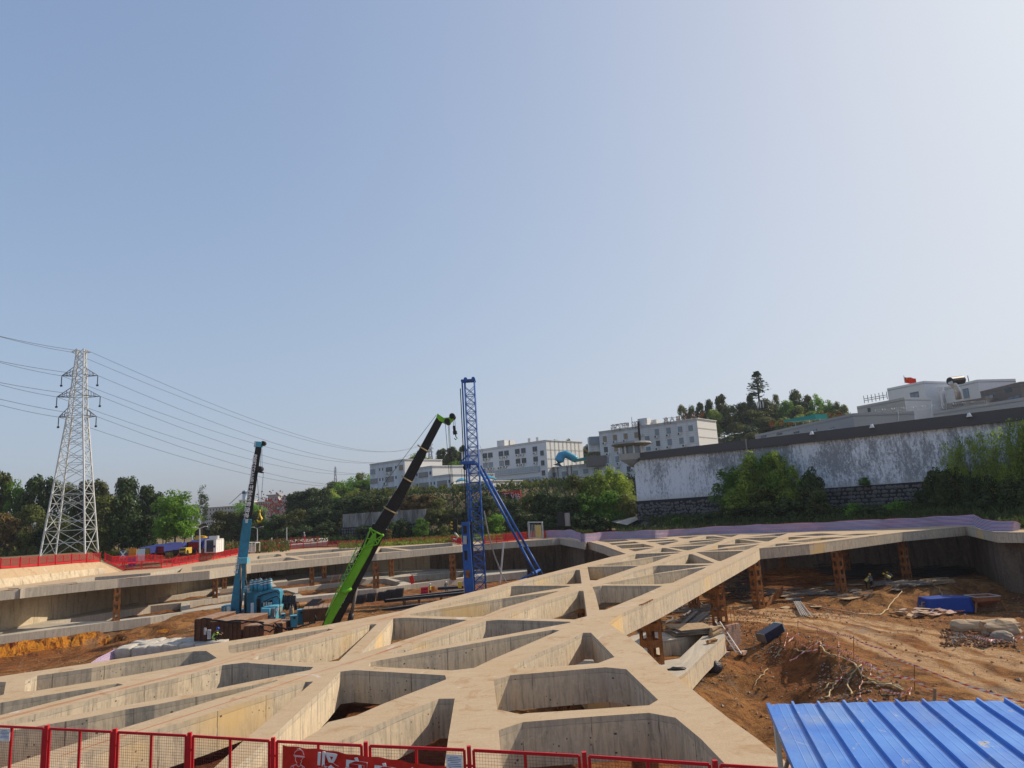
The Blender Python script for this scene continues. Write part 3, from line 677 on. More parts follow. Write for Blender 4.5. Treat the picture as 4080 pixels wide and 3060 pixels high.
# ---------------------------------------------------------------- red marking lines on the beams
mb=MB()
for s in ['A -300,1190;0,1115;2212,560;B 1000,618;C 0,722;1400,330;2212,180;D 0,640;480,490','A 0,1128;2212,572;B 1000,635;1900,400;C 0,760;900,545;1700,330;2212,205',
 'A 900,1659;1700,1400;K 0,1052;1200,670;C 0,1365;860,1060;1520,865;2212,640;D 0,1125;860,820;1500,620;1900,480;E 0,1230;400,1120']:
    P_=[Uz(p,.006) for p in tr(s)]
    for a,b in zip(P_,P_[1:]):
        dd=(b-a).normalized(); sd_=Vector((-dd.y,dd.x,0))*.016
        mb.add([a-sd_,b-sd_,b+sd_,a+sd_],[(0,1,2,3)])
flat('red_line',(.62,.13,.05),.8)
solo(mb,'marking_line',MT['red_line'],'thin red marking lines drawn along the tops of the long beams','line',(0,30,0))
# rusty stubs and rebar stitches on the beam edges
mb=MB()
for c,x,y in [('F',570,1215),('F',600,1205),('F',630,1192),('F',660,1180),('F',690,1165),('F',715,1150),('G',1200,545),('G',1225,545),('G',1250,542),('G',1270,540),('G',2085,432),('G',2110,432),('G',2140,430),
  ('L',75,640),('L',100,638),('L',130,636),('L',160,634),('L',185,632),('L',1030,548),('L',1060,545),('L',1090,542),('L',1120,540),('L',1870,460),('L',1900,457),('L',1930,455),('L',1960,452)]:
    v=Uz(fp(c,x,y),.02); mb.bar(v+Vector((-.12,-.1,0)),v+Vector((.12,.12,.02)),.05)
solo(mb,'rebar_stub',MT['rusty_steel'],'short rusty bar ends left in the beam edges','rebar',(0,30,0),kind='stuff')

# ---------------------------------------------------------------- lattice columns
def lattice_column(top,base,wd,label,rz=.5,zt_=-1.12):
    t=thing('lattice_column',label,'column',(base.x,base.y,base.z),'rusty steel lattice columns under the beams')
    h=zt_-base.z; cz=Matrix.Rotation(rz,3,'Z')
    for sx in(-1,1):
        for sy in(-1,1):
            m=MB(); p=cz@Vector((sx*(wd/2-.06),sy*(wd/2-.06),0))
            for ox,oy,bx,by in((0,sy*.05,.25,.03),(sx*.05,0,.03,.25)):
                c=base+cz@Vector((sx*(wd/2-.07)+ox*0,sy*(wd/2-.07),h/2)) 
                m.box(base+cz@Vector((sx*(wd/2-.125) if bx>.1 else sx*(wd/2-.015),sy*(wd/2-.015) if bx>.1 else sy*(wd/2-.125),h/2)),(bx,by,h),rz)
            m.build('corner_angle',MT['rusty_steel'],t)
    zz=base.z+.25; step=.95
    while zz<zt_-.2:
        for k in range(4):
            m=MB(); a=cz@Matrix.Rotation(k*math.pi/2,3,'Z'); 
            m.box(Vector((base.x,base.y,zz))+a@Vector((0,wd/2+.006,0)),(wd,.016,.42),rz+k*math.pi/2); m.build('batten_plate',MT['rusty_steel'],t)
        zz+=step
    return t
COLS=[('V',375,1250,-3.9,.95,'nearest rusty lattice column under the corner of the big tan frame'),('V',1370,740,None,.9,'rusty lattice column with a pale ladder leaning beside its foot'),
('V',985,470,None,.8,'short dark lattice column behind the edge beam, beside a stack of long planks'),('G',460,1490,None,.85,'rusty lattice column with a yellow helmet seen through its opening'),
('G',1680,1290,None,.85,'rusty lattice column left of the two workers in yellow vests'),('G',830,960,-5.9,.75,'dim lattice column far under the deck right of the corner bend'),('G',1760,1040,-5.9,.75,'dim lattice column standing just behind the sunlit one near the two workers'),
('T',505,1090,None,.8,'rightmost rusty lattice column, behind the bending worker'),('E',1180,1400,-5.3,.7,'rusty column glimpsed through the triangular opening of the frame'),
('L',1705,1080,N3z,.75,'lone rusty lattice column left of the teal crane standing on the lower beam'),('M',1315,930,N3z,.72,'rusty lattice column nearest the left side of the teal crane boom'),('M',1450,795,N3z,.7,'rusty lattice column tucked just left of the teal boom'),
('R',125,830,N3z,.7,'rusty column behind the blue cylinders of the teal machine'),('R',325,800,N3z,.7,'orange short column to the right of the blue cylinders'),('R',895,935,N3z,.72,'rusty lattice column left of the lime green boom'),('R',1075,820,N3z,.7,'second rusty column left of the lime green boom, further back'),
('R',1840,975,N3z,.78,'rusty lattice column right of the black boom'),('R',2065,800,N3z,.72,'rusty column further back, right of the black boom'),('S',1125,1280,N3z,.8,'rusty lattice column left of the blue piling mast'),('c7',700,950,-5.6,.7,'rusty column below the large opening at the bottom'),('c7',1580,1540,-5.6,.8,'orange column seen low behind the near red fence'),('c6',1010,1440,-3.6,.6,'orange column in the dark opening behind the red banner')]
for i,(c,x,y,z,wd,lb) in enumerate(COLS):
    v=floor_hit(fp(c,x,y)) if z is None else Uz(fp(c,x,y),z)
    v=Vector((v.x,v.y,v.z-.1)); lattice_column(None,v,wd,lb,rz=.45+.1*math.sin(i*3),zt_=-1.06)

# ---------------------------------------------------------------- people
def person(name,label,foot,face,pose='stand',helmet='helmet_yellow',vest='vest_yellow',legs='cloth_dark',h=1.7,group='workers on the site'):
    """one continuous body grown with a skin modifier; face = heading angle"""
    s=h/1.7
    if pose=='stand': J=dict(pel=(0,0,.92),sp=(0.02,0,1.15),ch=(.03,0,1.36),nk=(.03,0,1.48),hd=(.05,0,1.6),sl=(.02,.19,1.40),el=(.06,.25,1.13),wl=(.22,.20,.98),srr=(.02,-.19,1.40),er=(.05,-.25,1.13),wr=(.24,-.18,1.02),hl=(0,.09,.88),kl=(.05,.11,.48),al=(-.01,.12,.07),tl=(.17,.13,.04),hr=(0,-.09,.88),kr=(.02,-.11,.48),ar=(-.05,-.12,.07),tR=(.13,-.13,.04))
    elif pose=='bend': J=dict(pel=(-.12,0,.88),sp=(.08,0,1.04),ch=(.27,0,1.16),nk=(.37,0,1.24),hd=(.48,0,1.30),sl=(.25,.19,1.18),el=(.36,.22,.92),wl=(.50,.16,.74),srr=(.25,-.19,1.18),er=(.36,-.22,.92),wr=(.50,-.14,.74),hl=(-.12,.09,.85),kl=(.04,.12,.48),al=(0,.13,.07),tl=(.17,.14,.04),hr=(-.12,-.09,.85),kr=(-.1,-.12,.47),ar=(-.25,-.13,.07),tR=(-.08,-.14,.04))
    else: J=dict(pel=(-.22,0,.24),sp=(-.12,0,.44),ch=(.0,0,.66),nk=(.06,0,.77),hd=(.12,0,.89),sl=(.0,.19,.70),el=(.22,.25,.58),wl=(.45,.14,.55),srr=(.0,-.19,.70),er=(.22,-.25,.58),wr=(.45,-.12,.50),hl=(-.22,.1,.24),kl=(.18,.2,.50),al=(-.02,.16,.08),tl=(.15,.17,.04),hr=(-.22,-.1,.24),kr=(.2,-.18,.48),ar=(.0,-.15,.08),tR=(.17,-.16,.04))
    keys=['pel','sp','ch','nk','hd','sl','el','wl','srr','er','wr','hl','kl','al','tl','hr','kr','ar','tR']
    rad=dict(pel=.14,sp=.13,ch=.15,nk=.062,hd=.088,sl=.075,el=.05,wl=.035,srr=.075,er=.05,wr=.035,hl=.10,kl=.065,al=.045,tl=.04,hr=.10,kr=.065,ar=.045,tR=.04)
    E=[('pel','sp'),('sp','ch'),('ch','nk'),('nk','hd'),('ch','sl'),('sl','el'),('el','wl'),('ch','srr'),('srr','er'),('er','wr'),('pel','hl'),('hl','kl'),('kl','al'),('al','tl'),('pel','hr'),('hr','kr'),('kr','ar'),('ar','tR')]
    vs=[Vector(J[k])*s for k in keys]; es=[(keys.index(a),keys.index(b)) for a,b in E]; rr=[rad[k] for k in keys]
    for wk,sg in (('wl',1),('wr',-1)):          # hand: four fingers and a thumb
        wv=Vector(J[wk])*s; d=(wv-Vector(J['el' if sg>0 else 'er'])*s).normalized()
        for f in range(5):
            a=wv+d*.05+Vector((0,(f-1.5)*.018*sg,0)); b=a+d*(.075 if f<4 else .045)+Vector((0,0,-.02)) 
            if f==4: a=wv+d*.02; b=a+d*.045+Vector((0,-.045*sg,0))
            n0=len(vs); vs+= [a,b]; rr+= [.016,.009]; es+= [(keys.index(wk),n0),(n0,n0+1)]
    me=bpy.data.meshes.new('body'); me.from_pydata([tuple(v) for v in vs],es,[])
    o=bpy.data.objects.new('body',me); COL.objects.link(o)
    md=o.modifiers.new('skin','SKIN'); md.use_smooth_shade=True
    for i,v in enumerate(me.skin_vertices[0].data): v.radius=(rr[i]*s,rr[i]*s*(1.15 if i in(0,1,2) else 1)); v.use_root=(i==0)
    sub=o.modifiers.new('sub','SUBSURF'); sub.levels=1; sub.render_levels=1
    dg=bpy.context.evaluated_depsgraph_get(); ev=o.evaluated_get(dg); nm=bpy.data.meshes.new_from_object(ev); bpy.data.objects.remove(o); nm.name='body'
    nm.materials.clear()
    for mm in (MT[legs],MT['cloth_grey'],MT['skin']): nm.materials.append(mm)
    hd=Vector(J['hd'])*s; pel=Vector(J['pel'])*s; axis=(Vector(J['ch'])*s-pel).normalized()
    for p in nm.polygons:
        c=p.center
        near=lambda k,r:(c-Vector(J[k])*s).length<r*s
        if near('hd',.16) or near('wl',.12) or near('wr',.12): p.material_index=2
        elif (c-pel).dot(axis)>-.02*s and not (near('kl',.3) or near('kr',.3) or near('al',.3) or near('ar',.3)): p.material_index=1
        else: p.material_index=0
    nm.polygons.foreach_set('use_smooth',[True]*len(nm.polygons))
    t=thing('person',label,'person',foot,group,face)
    b=bpy.data.objects.new('body',nm); COL.objects.link(b); b.parent=t
    def loc(mb,nm_,mat,sm=True): return mb.build(nm_,mat,t,sm,origin=Vector((0,0,0)))
    m=MB(); m.ball(hd+Vector((0,0,.055*s)),.135*s,.12*s,.115*s,12,8); m.tube(hd+Vector((.03,0,.05*s)),hd+Vector((.03,0,.062*s)),.165*s,12,.155*s); loc(m,'helmet',MT[helmet])
    ch=Vector(J['ch'])*s; sp_=Vector(J['sp'])*s; side=Vector((0,1,0))
    m=MB(); rows=[]
    for fr,wx,wy in((-.15,.165,.20),(.15,.165,.19),(.6,.175,.205),(.95,.16,.20),(1.1,.11,.15)):
        c=pel.lerp(ch,fr) ; f2=axis.cross(side).normalized(); rows.append([c+side*math.cos(a)*wy*s+f2*math.sin(a)*wx*s for a in [2*math.pi*k/14 for k in range(14)]])
    m.v=[v for r_ in rows for v in r_]; m.mi=[]
    for i in range(4):
        for k in range(14): m.f.append([i*14+k,i*14+(k+1)%14,(i+1)*14+(k+1)%14,(i+1)*14+k]); m.mi.append(1 if i==1 and k%1==0 and False else 0)
    v=loc(m,'vest',MT[vest])
    m=MB()
    for fr in(.12,.42):
        c=pel.lerp(ch,fr+.02); c2=pel.lerp(ch,fr+.10); f2=axis.cross(side).normalized(); A=[];B_=[]
        for k in range(14):
            a=2*math.pi*k/14; w_=side*math.cos(a)*.208*s+f2*math.sin(a)*.182*s; A.append(c+w_); B_.append(c2+w_)
        m.add(A+B_,[(k,(k+1)%14,14+(k+1)%14,14+k) for k in range(14)])
    loc(m,'reflective_band',MT['reflective'])
    # face: nose, eyes, mouth, ears
    m=MB(); fx=hd+Vector((.088*s,0,0)); m.ball(fx+Vector((.008*s,0,-.01*s)),.018*s,.012*s,.022*s,6,4); m.ball(hd+Vector((.0,.088*s,-.005)),.02*s,.012*s,.03*s,6,4); m.ball(hd+Vector((.0,-.088*s,-.005)),.02*s,.012*s,.03*s,6,4); loc(m,'face_features',MT['skin'])['kind']='stuff'
    m=MB(); m.ball(fx+Vector((-.006*s,.03*s,.015*s)),.008*s,.012*s,.007*s,6,4); m.ball(fx+Vector((-.006*s,-.03*s,.015*s)),.008*s,.012*s,.007*s,6,4); m.box(fx+Vector((-.004*s,0,-.045*s)),(.01,.045*s,.008)); loc(m,'eyes_and_mouth',MT['cloth_dark'])['kind']='stuff'
    return t
sq=Uz(fp('B',1335,192),-3.9)
person('person','squatting worker in blue helmet and lime vest on the white bags',sq,R(-15),'squat','helmet_blue','vest_lime','cloth_dark',1.75)
def at_floor(c,x,y,lift=0): v=floor_hit(fp(c,x,y)); return Vector((v.x,v.y,v.z+lift))
person('person','standing worker in yellow vest and yellow helmet, left of the pair beside the sunlit column',at_floor('G',2050,1205),R(20),'bend','helmet_white','vest_yellow')
person('person','worker in brown jacket and yellow helmet facing the man in the yellow vest',at_floor('G',2120,1195),R(200),'stand','helmet_yellow','cloth_grey')
person('person','bending worker in yellow vest and grey trousers in front of the rightmost column',at_floor('T',240,1150),R(170),'bend','helmet_yellow','vest_yellow','cloth_grey')
person('person','worker in dark jacket close behind the bending man in grey trousers',at_floor('T',270,1125),R(200),'bend','helmet_yellow','cloth_grey')
person('person','worker seen through the opening of the lattice column, yellow helmet only',at_floor('G',430,1330),R(200),'stand','helmet_yellow','cloth_grey')
person('person','worker with white helmet beside the yellow post left of the blue mast',Uz(fp('S',790,1535),-5.7),R(-30),'stand','helmet_white','vest_yellow')
person('person','crouching worker by the red pipe behind the steel beams',Uz(fp('S',705,1545),-5.7),R(10),'squat','helmet_white','vest_yellow')
person('person','lone worker between the yellow post and the blue mast',Uz(fp('S',1030,1500),-5.7),R(100),'stand','helmet_white','cloth_grey')
# ---------------------------------------------------------------- near red fence with banner
FZ=1.3
fpx=[(-85,2886),(187,2899),(458,2913),(756,2928),(1088,2949),(1457,2967),(1868,2984),(2327,3008),(2848,3042),(3430,3080)]
FP=[Uz(p,FZ) for p in fpx]
nf=thing('safety_fence','near red mesh safety fence crossing the bottom of the picture','fence',(FP[3].x,FP[3].y,0))
mesh_cache={}
def wire_panel(a,b,z0,z1,parent,mat='red_fence',meshmat='wire_mesh',fr=.05,cell=.055,wr=.0016,mid=True,gap=.09,name='panel'):
    a=Vector(a);b=Vector(b); d=(b-a); Ln=d.length; d.normalize(); a2=a+d*gap; b2=b-d*gap; L2=(b2-a2).length
    m=MB(); up_=Vector((0,0,1))
    def pt(s_,z): q=a2.lerp(b2,s_); return Vector((q.x,q.y,q.z+z))
    for (s1,z_1,s2,z_2) in((0,z0,1,z0),(0,z1,1,z1),(0,z0,0,z1),(1,z0,1,z1)): m.bar(pt(s1,z_1),pt(s2,z_2),fr*.6,fr,upv=(0,0,1))
    if mid: m.bar(pt(.5,z0),pt(.5,z1),fr*.6,fr)
    p=m.build(name,MT[mat],parent)
    m=MB(); nh=int((z1-z0)/cell); nv=int(L2/cell)
    for i in range(1,nh): m.bar(pt(0,z0+i*cell),pt(1,z0+i*cell),wr*2)
    for i in range(1,nv): m.bar(pt(i/nv,z0),pt(i/nv,z1),wr*2)
    w_=m.build('mesh_infill',MT[meshmat],None,origin=WORLD[parent.name]); w_.location=(0,0,0); w_.parent=p
    return p
for i,(a,b) in enumerate(zip(FP,FP[1:])):
    A=Vector((a.x,a.y,0)); B=Vector((b.x,b.y,0)); wire_panel(A,B,.12,FZ-.02,nf)
for a in FP:
    m=MB(); m.box((a.x,a.y,FZ/2+.02),(.075,.075,FZ+.06),.1); m.box((a.x,a.y,.01),(.2,.2,.02)); m.build('post',MT['red_fence'],nf)
    d=(FP[4]-FP[3]).normalized(); m=MB()
    for z in(.35,1.02): m=MB(); m.bar(Vector((a.x,a.y,z))-d*.09,Vector((a.x,a.y,z))+d*.09,.035); m.build('clamp',MT['red_fence'],nf)
# paper notices
for c,x,y,lb,rz in [('A',105,1345,'white plastic notice tied to the near red fence at the left edge',0),('c6',1425,1475,'white printed paper notice tied to the near red fence right of the banner',0)]:
    p=fp(c,x,y); j=max(k for k in range(len(FP)-1) if fpx[k][0]<p[0]); v=Upl(p,FP[j],FP[j+1]); d=(FP[j+1]-FP[j]).normalized(); nrm=Vector((d.y,-d.x,0)); nrm=nrm if nrm.y<0 else -nrm
    v=v+nrm*.06; ud=Vector((0,0,1)); t=thing('notice',lb,'notice',v); m=MB(); hw,hh=(.16,.13)
    m.add([v-d*hw-ud*hh,v+d*hw-ud*hh,v+d*hw+ud*hh,v-d*hw+ud*hh,]+[q-nrm*.006 for q in [v-d*hw-ud*hh,v+d*hw-ud*hh,v+d*hw+ud*hh,v-d*hw+ud*hh]],[(0,1,2,3),(7,6,5,4),(0,4,5,1),(1,5,6,2),(2,6,7,3),(3,7,4,0)]); m.build('sheet',MT['white_print'],t)
    m=MB()
    for k in range(6): 
        zz=.09-.03*k; ww=hw*(.8 if k%3 else .5); q=v+nrm*.003+ud*zz; m.add([q-d*ww-ud*.005,q+d*ww-ud*.005,q+d*ww+ud*.005,q-d*ww+ud*.005],[(0,1,2,3)])
    flat('print_blue',(.12,.2,.45),.7); m.build('printed_lines',MT['print_blue'],t)
def text_mesh(txt,size,name,mat,origin,xdir,ydir,parent=None,extrude=.004,label=None,mirror=False,bold=0,align='CENTER'):
    cu=bpy.data.curves.new('txt','FONT'); cu.body=txt; cu.size=size; cu.extrude=extrude; cu.align_x=align; cu.align_y='CENTER'; cu.offset=bold
    o=bpy.data.objects.new('txt',cu); COL.objects.link(o); dg=bpy.context.evaluated_depsgraph_get(); me=bpy.data.meshes.new_from_object(o.evaluated_get(dg)); bpy.data.objects.remove(o)
    xd=Vector(xdir).normalized(); yd=Vector(ydir); yd=(yd-xd*yd.dot(xd)).normalized(); zd=xd.cross(yd)
    o0=WORLD[parent.name] if parent else Vector(origin)
    for v in me.vertices:
        x=-v.co.x if mirror else v.co.x
        v.co=Vector(origin)+xd*x+yd*v.co.y+zd*v.co.z-o0
    me.materials.clear(); me.materials.append(MT[mat]); me.name=name
    ob=bpy.data.objects.new(name,me); COL.objects.link(ob); WORLD[ob.name]=o0.copy()
    if parent: ob.parent=parent
    else: ob.location=o0
    return ob
# banner: cloth sagging from the panels
bl=fp('bn',135,175); ptsb=[(135,178),(400,212),(640,245),(860,275),(1100,310),(1270,333)]
j0,j1=4,7
def fence_pt(p,off=.07):
    j=max(k for k in range(len(FP)-1) if fpx[k][0]<=p[0]); v=Upl(p,FP[j],FP[j+1]); d=(FP[j+1]-FP[j]).normalized(); nrm=Vector((d.y,-d.x,0)); nrm=nrm if nrm.y<0 else -nrm
    return v+nrm*off,d,nrm
bt=fence_pt(fp('bn',*ptsb[0]))[0]
ban=thing('banner','red cloth banner with a line drawn worker and white characters hung on the near fence','banner',bt)
m=MB(); NU=60; NV=14; TOP=[fence_pt(fp('bn',x,y))[0] for x,y in ptsb]
lens=[0]
for a,b in zip(TOP,TOP[1:]): lens.append(lens[-1]+(b-a).length)
def top_at(s_):
    for k in range(len(lens)-1):
        if s_<=lens[k+1] or k==len(lens)-2: f=(s_-lens[k])/(lens[k+1]-lens[k]); return TOP[k].lerp(TOP[k+1],f)
Lb=lens[-1]
for i in range(NU+1):
    a=top_at(Lb*i/NU); 
    for j in range(NV+1):
        zz=a.z-.95*j/NV; m.v.append(Vector((a.x,a.y-.025*math.sin(i*.9+j*.35)-.02*math.sin(i*.31-j*.5)-.01,zz)))
for i in range(NU):
    for j in range(NV): m.f.append([i*(NV+1)+j,(i+1)*(NV+1)+j,(i+1)*(NV+1)+j+1,i*(NV+1)+j+1]); m.mi.append(0)
m.build('cloth',MT['red_cloth'],ban,True)
dB=(TOP[1]-TOP[0]).normalized(); nB=Vector((dB.y,-dB.x,0)); nB=nB if nB.y<0 else -nB
cw,_,_=fence_pt(fp('bn',250,300)); cw=cw+nB*.06
# line drawing of a generic worker
m=MB(); 
def bp(x,y): v,_,n_=fence_pt(fp('bn',x,y)); return v+nB*.055
flat('pink_print',(.9,.55,.5),.7)
for line in [[(218,240),(222,220),(238,207),(258,204),(272,212),(280,238)],[(214,238),(282,246)],[(220,246),(284,250)],[(228,248),(226,270),(236,286),(232,296),(200,308),(192,333)],[(274,250),(270,262),(262,268),(266,280),(258,290),(262,300),(280,312),(288,333)],[(232,296),(246,312),(262,300)],[(212,306),(214,340)],[(270,310),(268,340)],[(236,200),(250,196),(262,204)]]:
    m.path([bp(*q) for q in line],.008,5)
m.build('worker_outline',MT['pink_print'],ban)
for k,(chh,x,y) in enumerate([('坚',428,312),('守',612,352),('安',790,388),('全',960,418)]):
    v=bp(x,y); v2=bp(x+30,y+5); text_mesh(chh,.50,'letter',"white_print",v+nB*.02,dB,Vector((0,0,1))-dB*.12,ban,.006,bold=.012)

# ---------------------------------------------------------------- blue shed roof at the right
rz_=2.5
A0=Uz(fp('rf',75,56),rz_); A1=Uz(fp('rf',1110,50),rz_-.02); Bn=Uz(fp('rf',203,353),rz_)
e1=(A1-A0); wR=e1.length; e1.normalize(); e2=(Bn-A0).normalized(); LR=6.5
shed=thing('shed_roof','blue corrugated metal shed roof stained with rust in the bottom right corner','roof',(A0.x,A0.y,0))
pit_=.352; x=0; k=0
t=NT('blue_roof'); p=t.pos(); a=t.noise(p,1.1,5,.6,.4); b=t.noise(t.mapv(p,(1.5,.8,1)),1.9,6,.7,1.5); c=t.noise(p,9,5,.7)
col=t.mix(t.ramp(a,[(.3,0),(.7,1)]),(.035,.15,.52),(.08,.25,.62)); col=t.mix(t.ramp(t.noise(p,.6,4,.6,.8),[(.5,0),(.75,.55)]),col,(.28,.33,.42)); col=t.mix(t.ramp(b,[(.62,0),(.67,.85)]),col,(.45,.40,.33)); col=t.mix(t.math('MULTIPLY',t.ramp(b,[(.66,0),(.70,1)]),t.ramp(c,[(.5,0),(.56,1)])),col,(.13,.07,.035))
t.fin(col,t.ramp(a,[(.3,.35),(.7,.55)]),0,t.bump(t.noise(p,2.2,3),.35,.06),.5)
while x<wR-.05:
    m=MB(); prof_=[]; xs=x
    for rib in range(2 if x+.6<wR else 1):
        prof_+= [(xs,0),(xs+.115,0.0),(xs+.125,.003),(xs+.135,0),(xs+.215,0),(xs+.225,.003),(xs+.235,0),(xs+.305,0),(xs+.312,.045),(xs+.342,.045),(xs+.352,0)]; xs+=pit_
    prof_.append((xs+.02,.003)); off=.004*(k%2)+random.uniform(0,.006); endj=random.uniform(-.03,.03); nn=len(prof_); NSEG=14
    for s_ in range(NSEG+1):
        for (px_,pz_) in prof_:
            y_=endj+LR*s_/NSEG; bow=.003*noise.noise(Vector((px_*2,y_*1.3,k))); 
            if s_==0: bow+=.014*abs(math.sin(px_*9))
            q=A0+e1*px_+e2*y_; m.v.append(Vector((q.x,q.y,rz_+pz_+off+bow)))
    for s_ in range(NSEG):
        for i in range(nn-1): m.f.append([s_*nn+i,s_*nn+i+1,(s_+1)*nn+i+1,(s_+1)*nn+i]); m.mi.append(0)
    n0=len(m.v); m.v+= [v-Vector((0,0,.003)) for v in m.v[:n0]]
    m.f+= [[i+n0 for i in f[::-1]] for f in list(m.f)]; m.mi=[0]*len(m.f)
    m.build('roof_sheet',MT['blue_roof'],shed)
    x=xs; k+=1
e2n=e2; 
m=MB(); m.bar(A0+Vector((0,0,-.02))+e1*-.01,A0+e2*LR+Vector((0,0,-.02)),.05,.09); m.build('edge_trim',MT['blue_roof'],shed)
for s_ in(0.03,2.2,4.6):
    m=MB(); q=A0+e1*.06+e2*s_; m.bar((q.x,q.y,0),(q.x,q.y,rz_-.06),.06); m.build('post',MT['galvanised'],shed)
    m=MB(); m.bar((q.x,q.y,rz_-.9),(q.x+e1.x*.9,q.y+e1.y*.9,rz_-.9),.04); m.build('rail',MT['galvanised'],shed)
for s_ in(0.06,1.3,2.6,4.0):
    q=A0+e2*s_; m=MB(); m.bar((q.x,q.y,rz_-.07),(q.x+e1.x*wR,q.y+e1.y*wR,rz_-.07),.05,.08); m.build('purlin',MT['galvanised'],shed)
m=MB(); q=A0+e1*.06+e2*.03; q2=A0+e1*.06+e2*1.6; m.bar((q.x,q.y,rz_-1.0),(q2.x,q2.y,rz_-.1),.04); m.build('brace',MT['grey_steel'],shed)
# ---------------------------------------------------------------- white bags and striped sheet by the frame
bagz=-4.35
c00=Uz(fp('B',40,345),bagz); c10=Uz(fp('B',1250,250),bagz); c01=Uz(fp('B',-430,330),bagz); c11=Uz(fp('B',1180,180),bagz)
paint('bag_cloth',(.55,.50,.42),.25,.9,dirt=(.28,.20,.12),dirtamt=.5,scale=2.5)
P00=Uz(fp('A',1690,90),bagz); P10=Uz(fp('B',1560,195),bagz)
ex=(P10-P00); LX=ex.length; ex.normalize(); ey=Vector((-ex.y,ex.x,0)); ey=ey if ey.y>0 else -ey
P01=Uz(fp('B',330,205),bagz); P11=Uz(fp('B',1180,182),bagz); LY=max((P01-P00).dot(ey),(P11-P00).dot(ey)); 
proto=[]
def bag_mesh(seed):
    random.seed(seed); bm=bmesh.new(); bmesh.ops.create_cube(bm,size=1.0); bmesh.ops.subdivide_edges(bm,edges=bm.edges[:],cuts=4,use_grid_fill=True)
    for v in bm.verts:
        c=v.co.copy(); r_=c.length; f=1-.16*max(0,(r_-.58)); v.co=Vector((c.x*f*1.02,c.y*f*1.02,c.z*f)); 
        nn=noise.noise(Vector((c.x*3+seed,c.y*3,c.z*3))); v.co+=c.normalized()*nn*.07; 
        if c.z>.4: v.co.z+=.10*noise.noise(Vector((c.x*2.2,c.y*2.2,seed)))
    me=bpy.data.meshes.new('bulk_bag'); bm.to_mesh(me); bm.free(); me.materials.append(MT['bag_cloth']); me.polygons.foreach_set('use_smooth',[True]*len(me.polygons)); return me
BM=[bag_mesh(i) for i in range(5)]; random.seed(11)
nxb=int(LX/1.35); nyb=max(3,int(LY/1.35)); cnt=0
for j in range(nyb):
    for i in range(nxb+1):
        q=P00+ex*(i*1.35+.65+random.uniform(-.08,.08))+ey*(j*1.35+.65)
        pq=proj((q.x,q.y,bagz))
        o=bpy.data.objects.new('bulk_bag',BM[(i*3+j)%5]); COL.objects.link(o); o.location=(q.x,q.y,bagz-.45+random.uniform(-.06,.05)); o.rotation_euler=(random.uniform(-.05,.05),random.uniform(-.05,.05),math.atan2(ex.y,ex.x)+random.uniform(-.1,.1)); o.scale=(1.33,1.33,.92)
        tag(o,'pale woven bulk bag packed among the others behind the left long beam','bulk bag','bulk bags packed on the pit floor')
# striped sheet hanging over the left end of the bags
t=NT('striped_sheet'); uv=t.tc.outputs['UV']; sp2=t.new('ShaderNodeSeparateXYZ'); t.L(uv,sp2.inputs[0]); fr_=t.math('FRACT',t.math('MULTIPLY',sp2.outputs[1],1.0))
st=t.math('LESS_THAN',fr_,.42); rs=t.math('LESS_THAN',t.math('FRACT',t.math('MULTIPLY',sp2.outputs[1],.25)),.09)
n_=t.noise(t.pos(),.10,3,.5); wcol=t.mix(t.ramp(n_,[(.42,0),(.6,1)]),(.52,.46,.52),(.62,.44,.50)); col=t.mix(st,wcol,(.055,.06,.26)); col=t.mix(t.math('MULTIPLY',rs,.85),col,(.42,.08,.10))
t.fin(col,.7,0,t.bump(t.noise(t.pos(),2.5,4),.5,.08),.2)
def sheet(ptsT,ptsB,name,label,cat,nstr,sub=4,wav=.05,nv=8,fold=None):
    T_=[];B_=[]
    for i in range(len(ptsT)-1):
        for k in range(sub): T_.append(ptsT[i].lerp(ptsT[i+1],k/sub)); B_.append(ptsB[i].lerp(ptsB[i+1],k/sub))
    T_.append(ptsT[-1]); B_.append(ptsB[-1]); m=MB(); n0=len(T_)
    for i in range(n0):
        for j in range(nv+1):
            q=T_[i].lerp(B_[i],j/nv); dd=wav*math.sin(i*1.7+j*.6)+wav*1.5*noise.noise(Vector((i*.45,j*.5,3))); q=Vector((q.x,q.y+dd,q.z+ (0 if j else .06*math.sin(i*.8)))); m.v.append(q)
    for i in range(n0-1):
        for j in range(nv):
            ff=[i*(nv+1)+j,(i+1)*(nv+1)+j,(i+1)*(nv+1)+j+1,i*(nv+1)+j+1]; w1=.25*noise.noise(Vector((i*.3,0,5))); w2=.25*noise.noise(Vector(((i+1)*.3,0,5)))
            m.uv[len(m.f)]=[(i,nstr*(j/nv)+w1),(i+1,nstr*(j/nv)+w2),(i+1,nstr*((j+1)/nv)+w2),(i,nstr*((j+1)/nv)+w1)]; m.f.append(ff); m.mi.append(0)
    n1=len(m.v); m.v+= [v+Vector((0,.02,0)) for v in m.v[:n1]]
    for q in range(len(m.f)): m.uv[len(m.f)]=m.uv[q][::-1]; m.f.append([a+n1 for a in m.f[q][::-1]]); m.mi.append(0)
    return solo(m,name,MT['striped_sheet'],label,cat,ptsB[0],smooth=True)
a_=Uz(fp('A',1330,308),-5.1); b_=Uz(fp('A',1685,240),-5.2); a2_=Ud(fp('A',1500,200),a_.y+1.2); b2_=Ud(fp('A',1700,75),b_.y+.3)
sheet([a_+Vector((0,0,.05)),a2_,b2_],[a_,Uz(fp('A',1480,290),-5.15),b_],'striped_sheet','blue and white striped sheet draped over the left end of the bulk bags','sheet',11,3,.03)
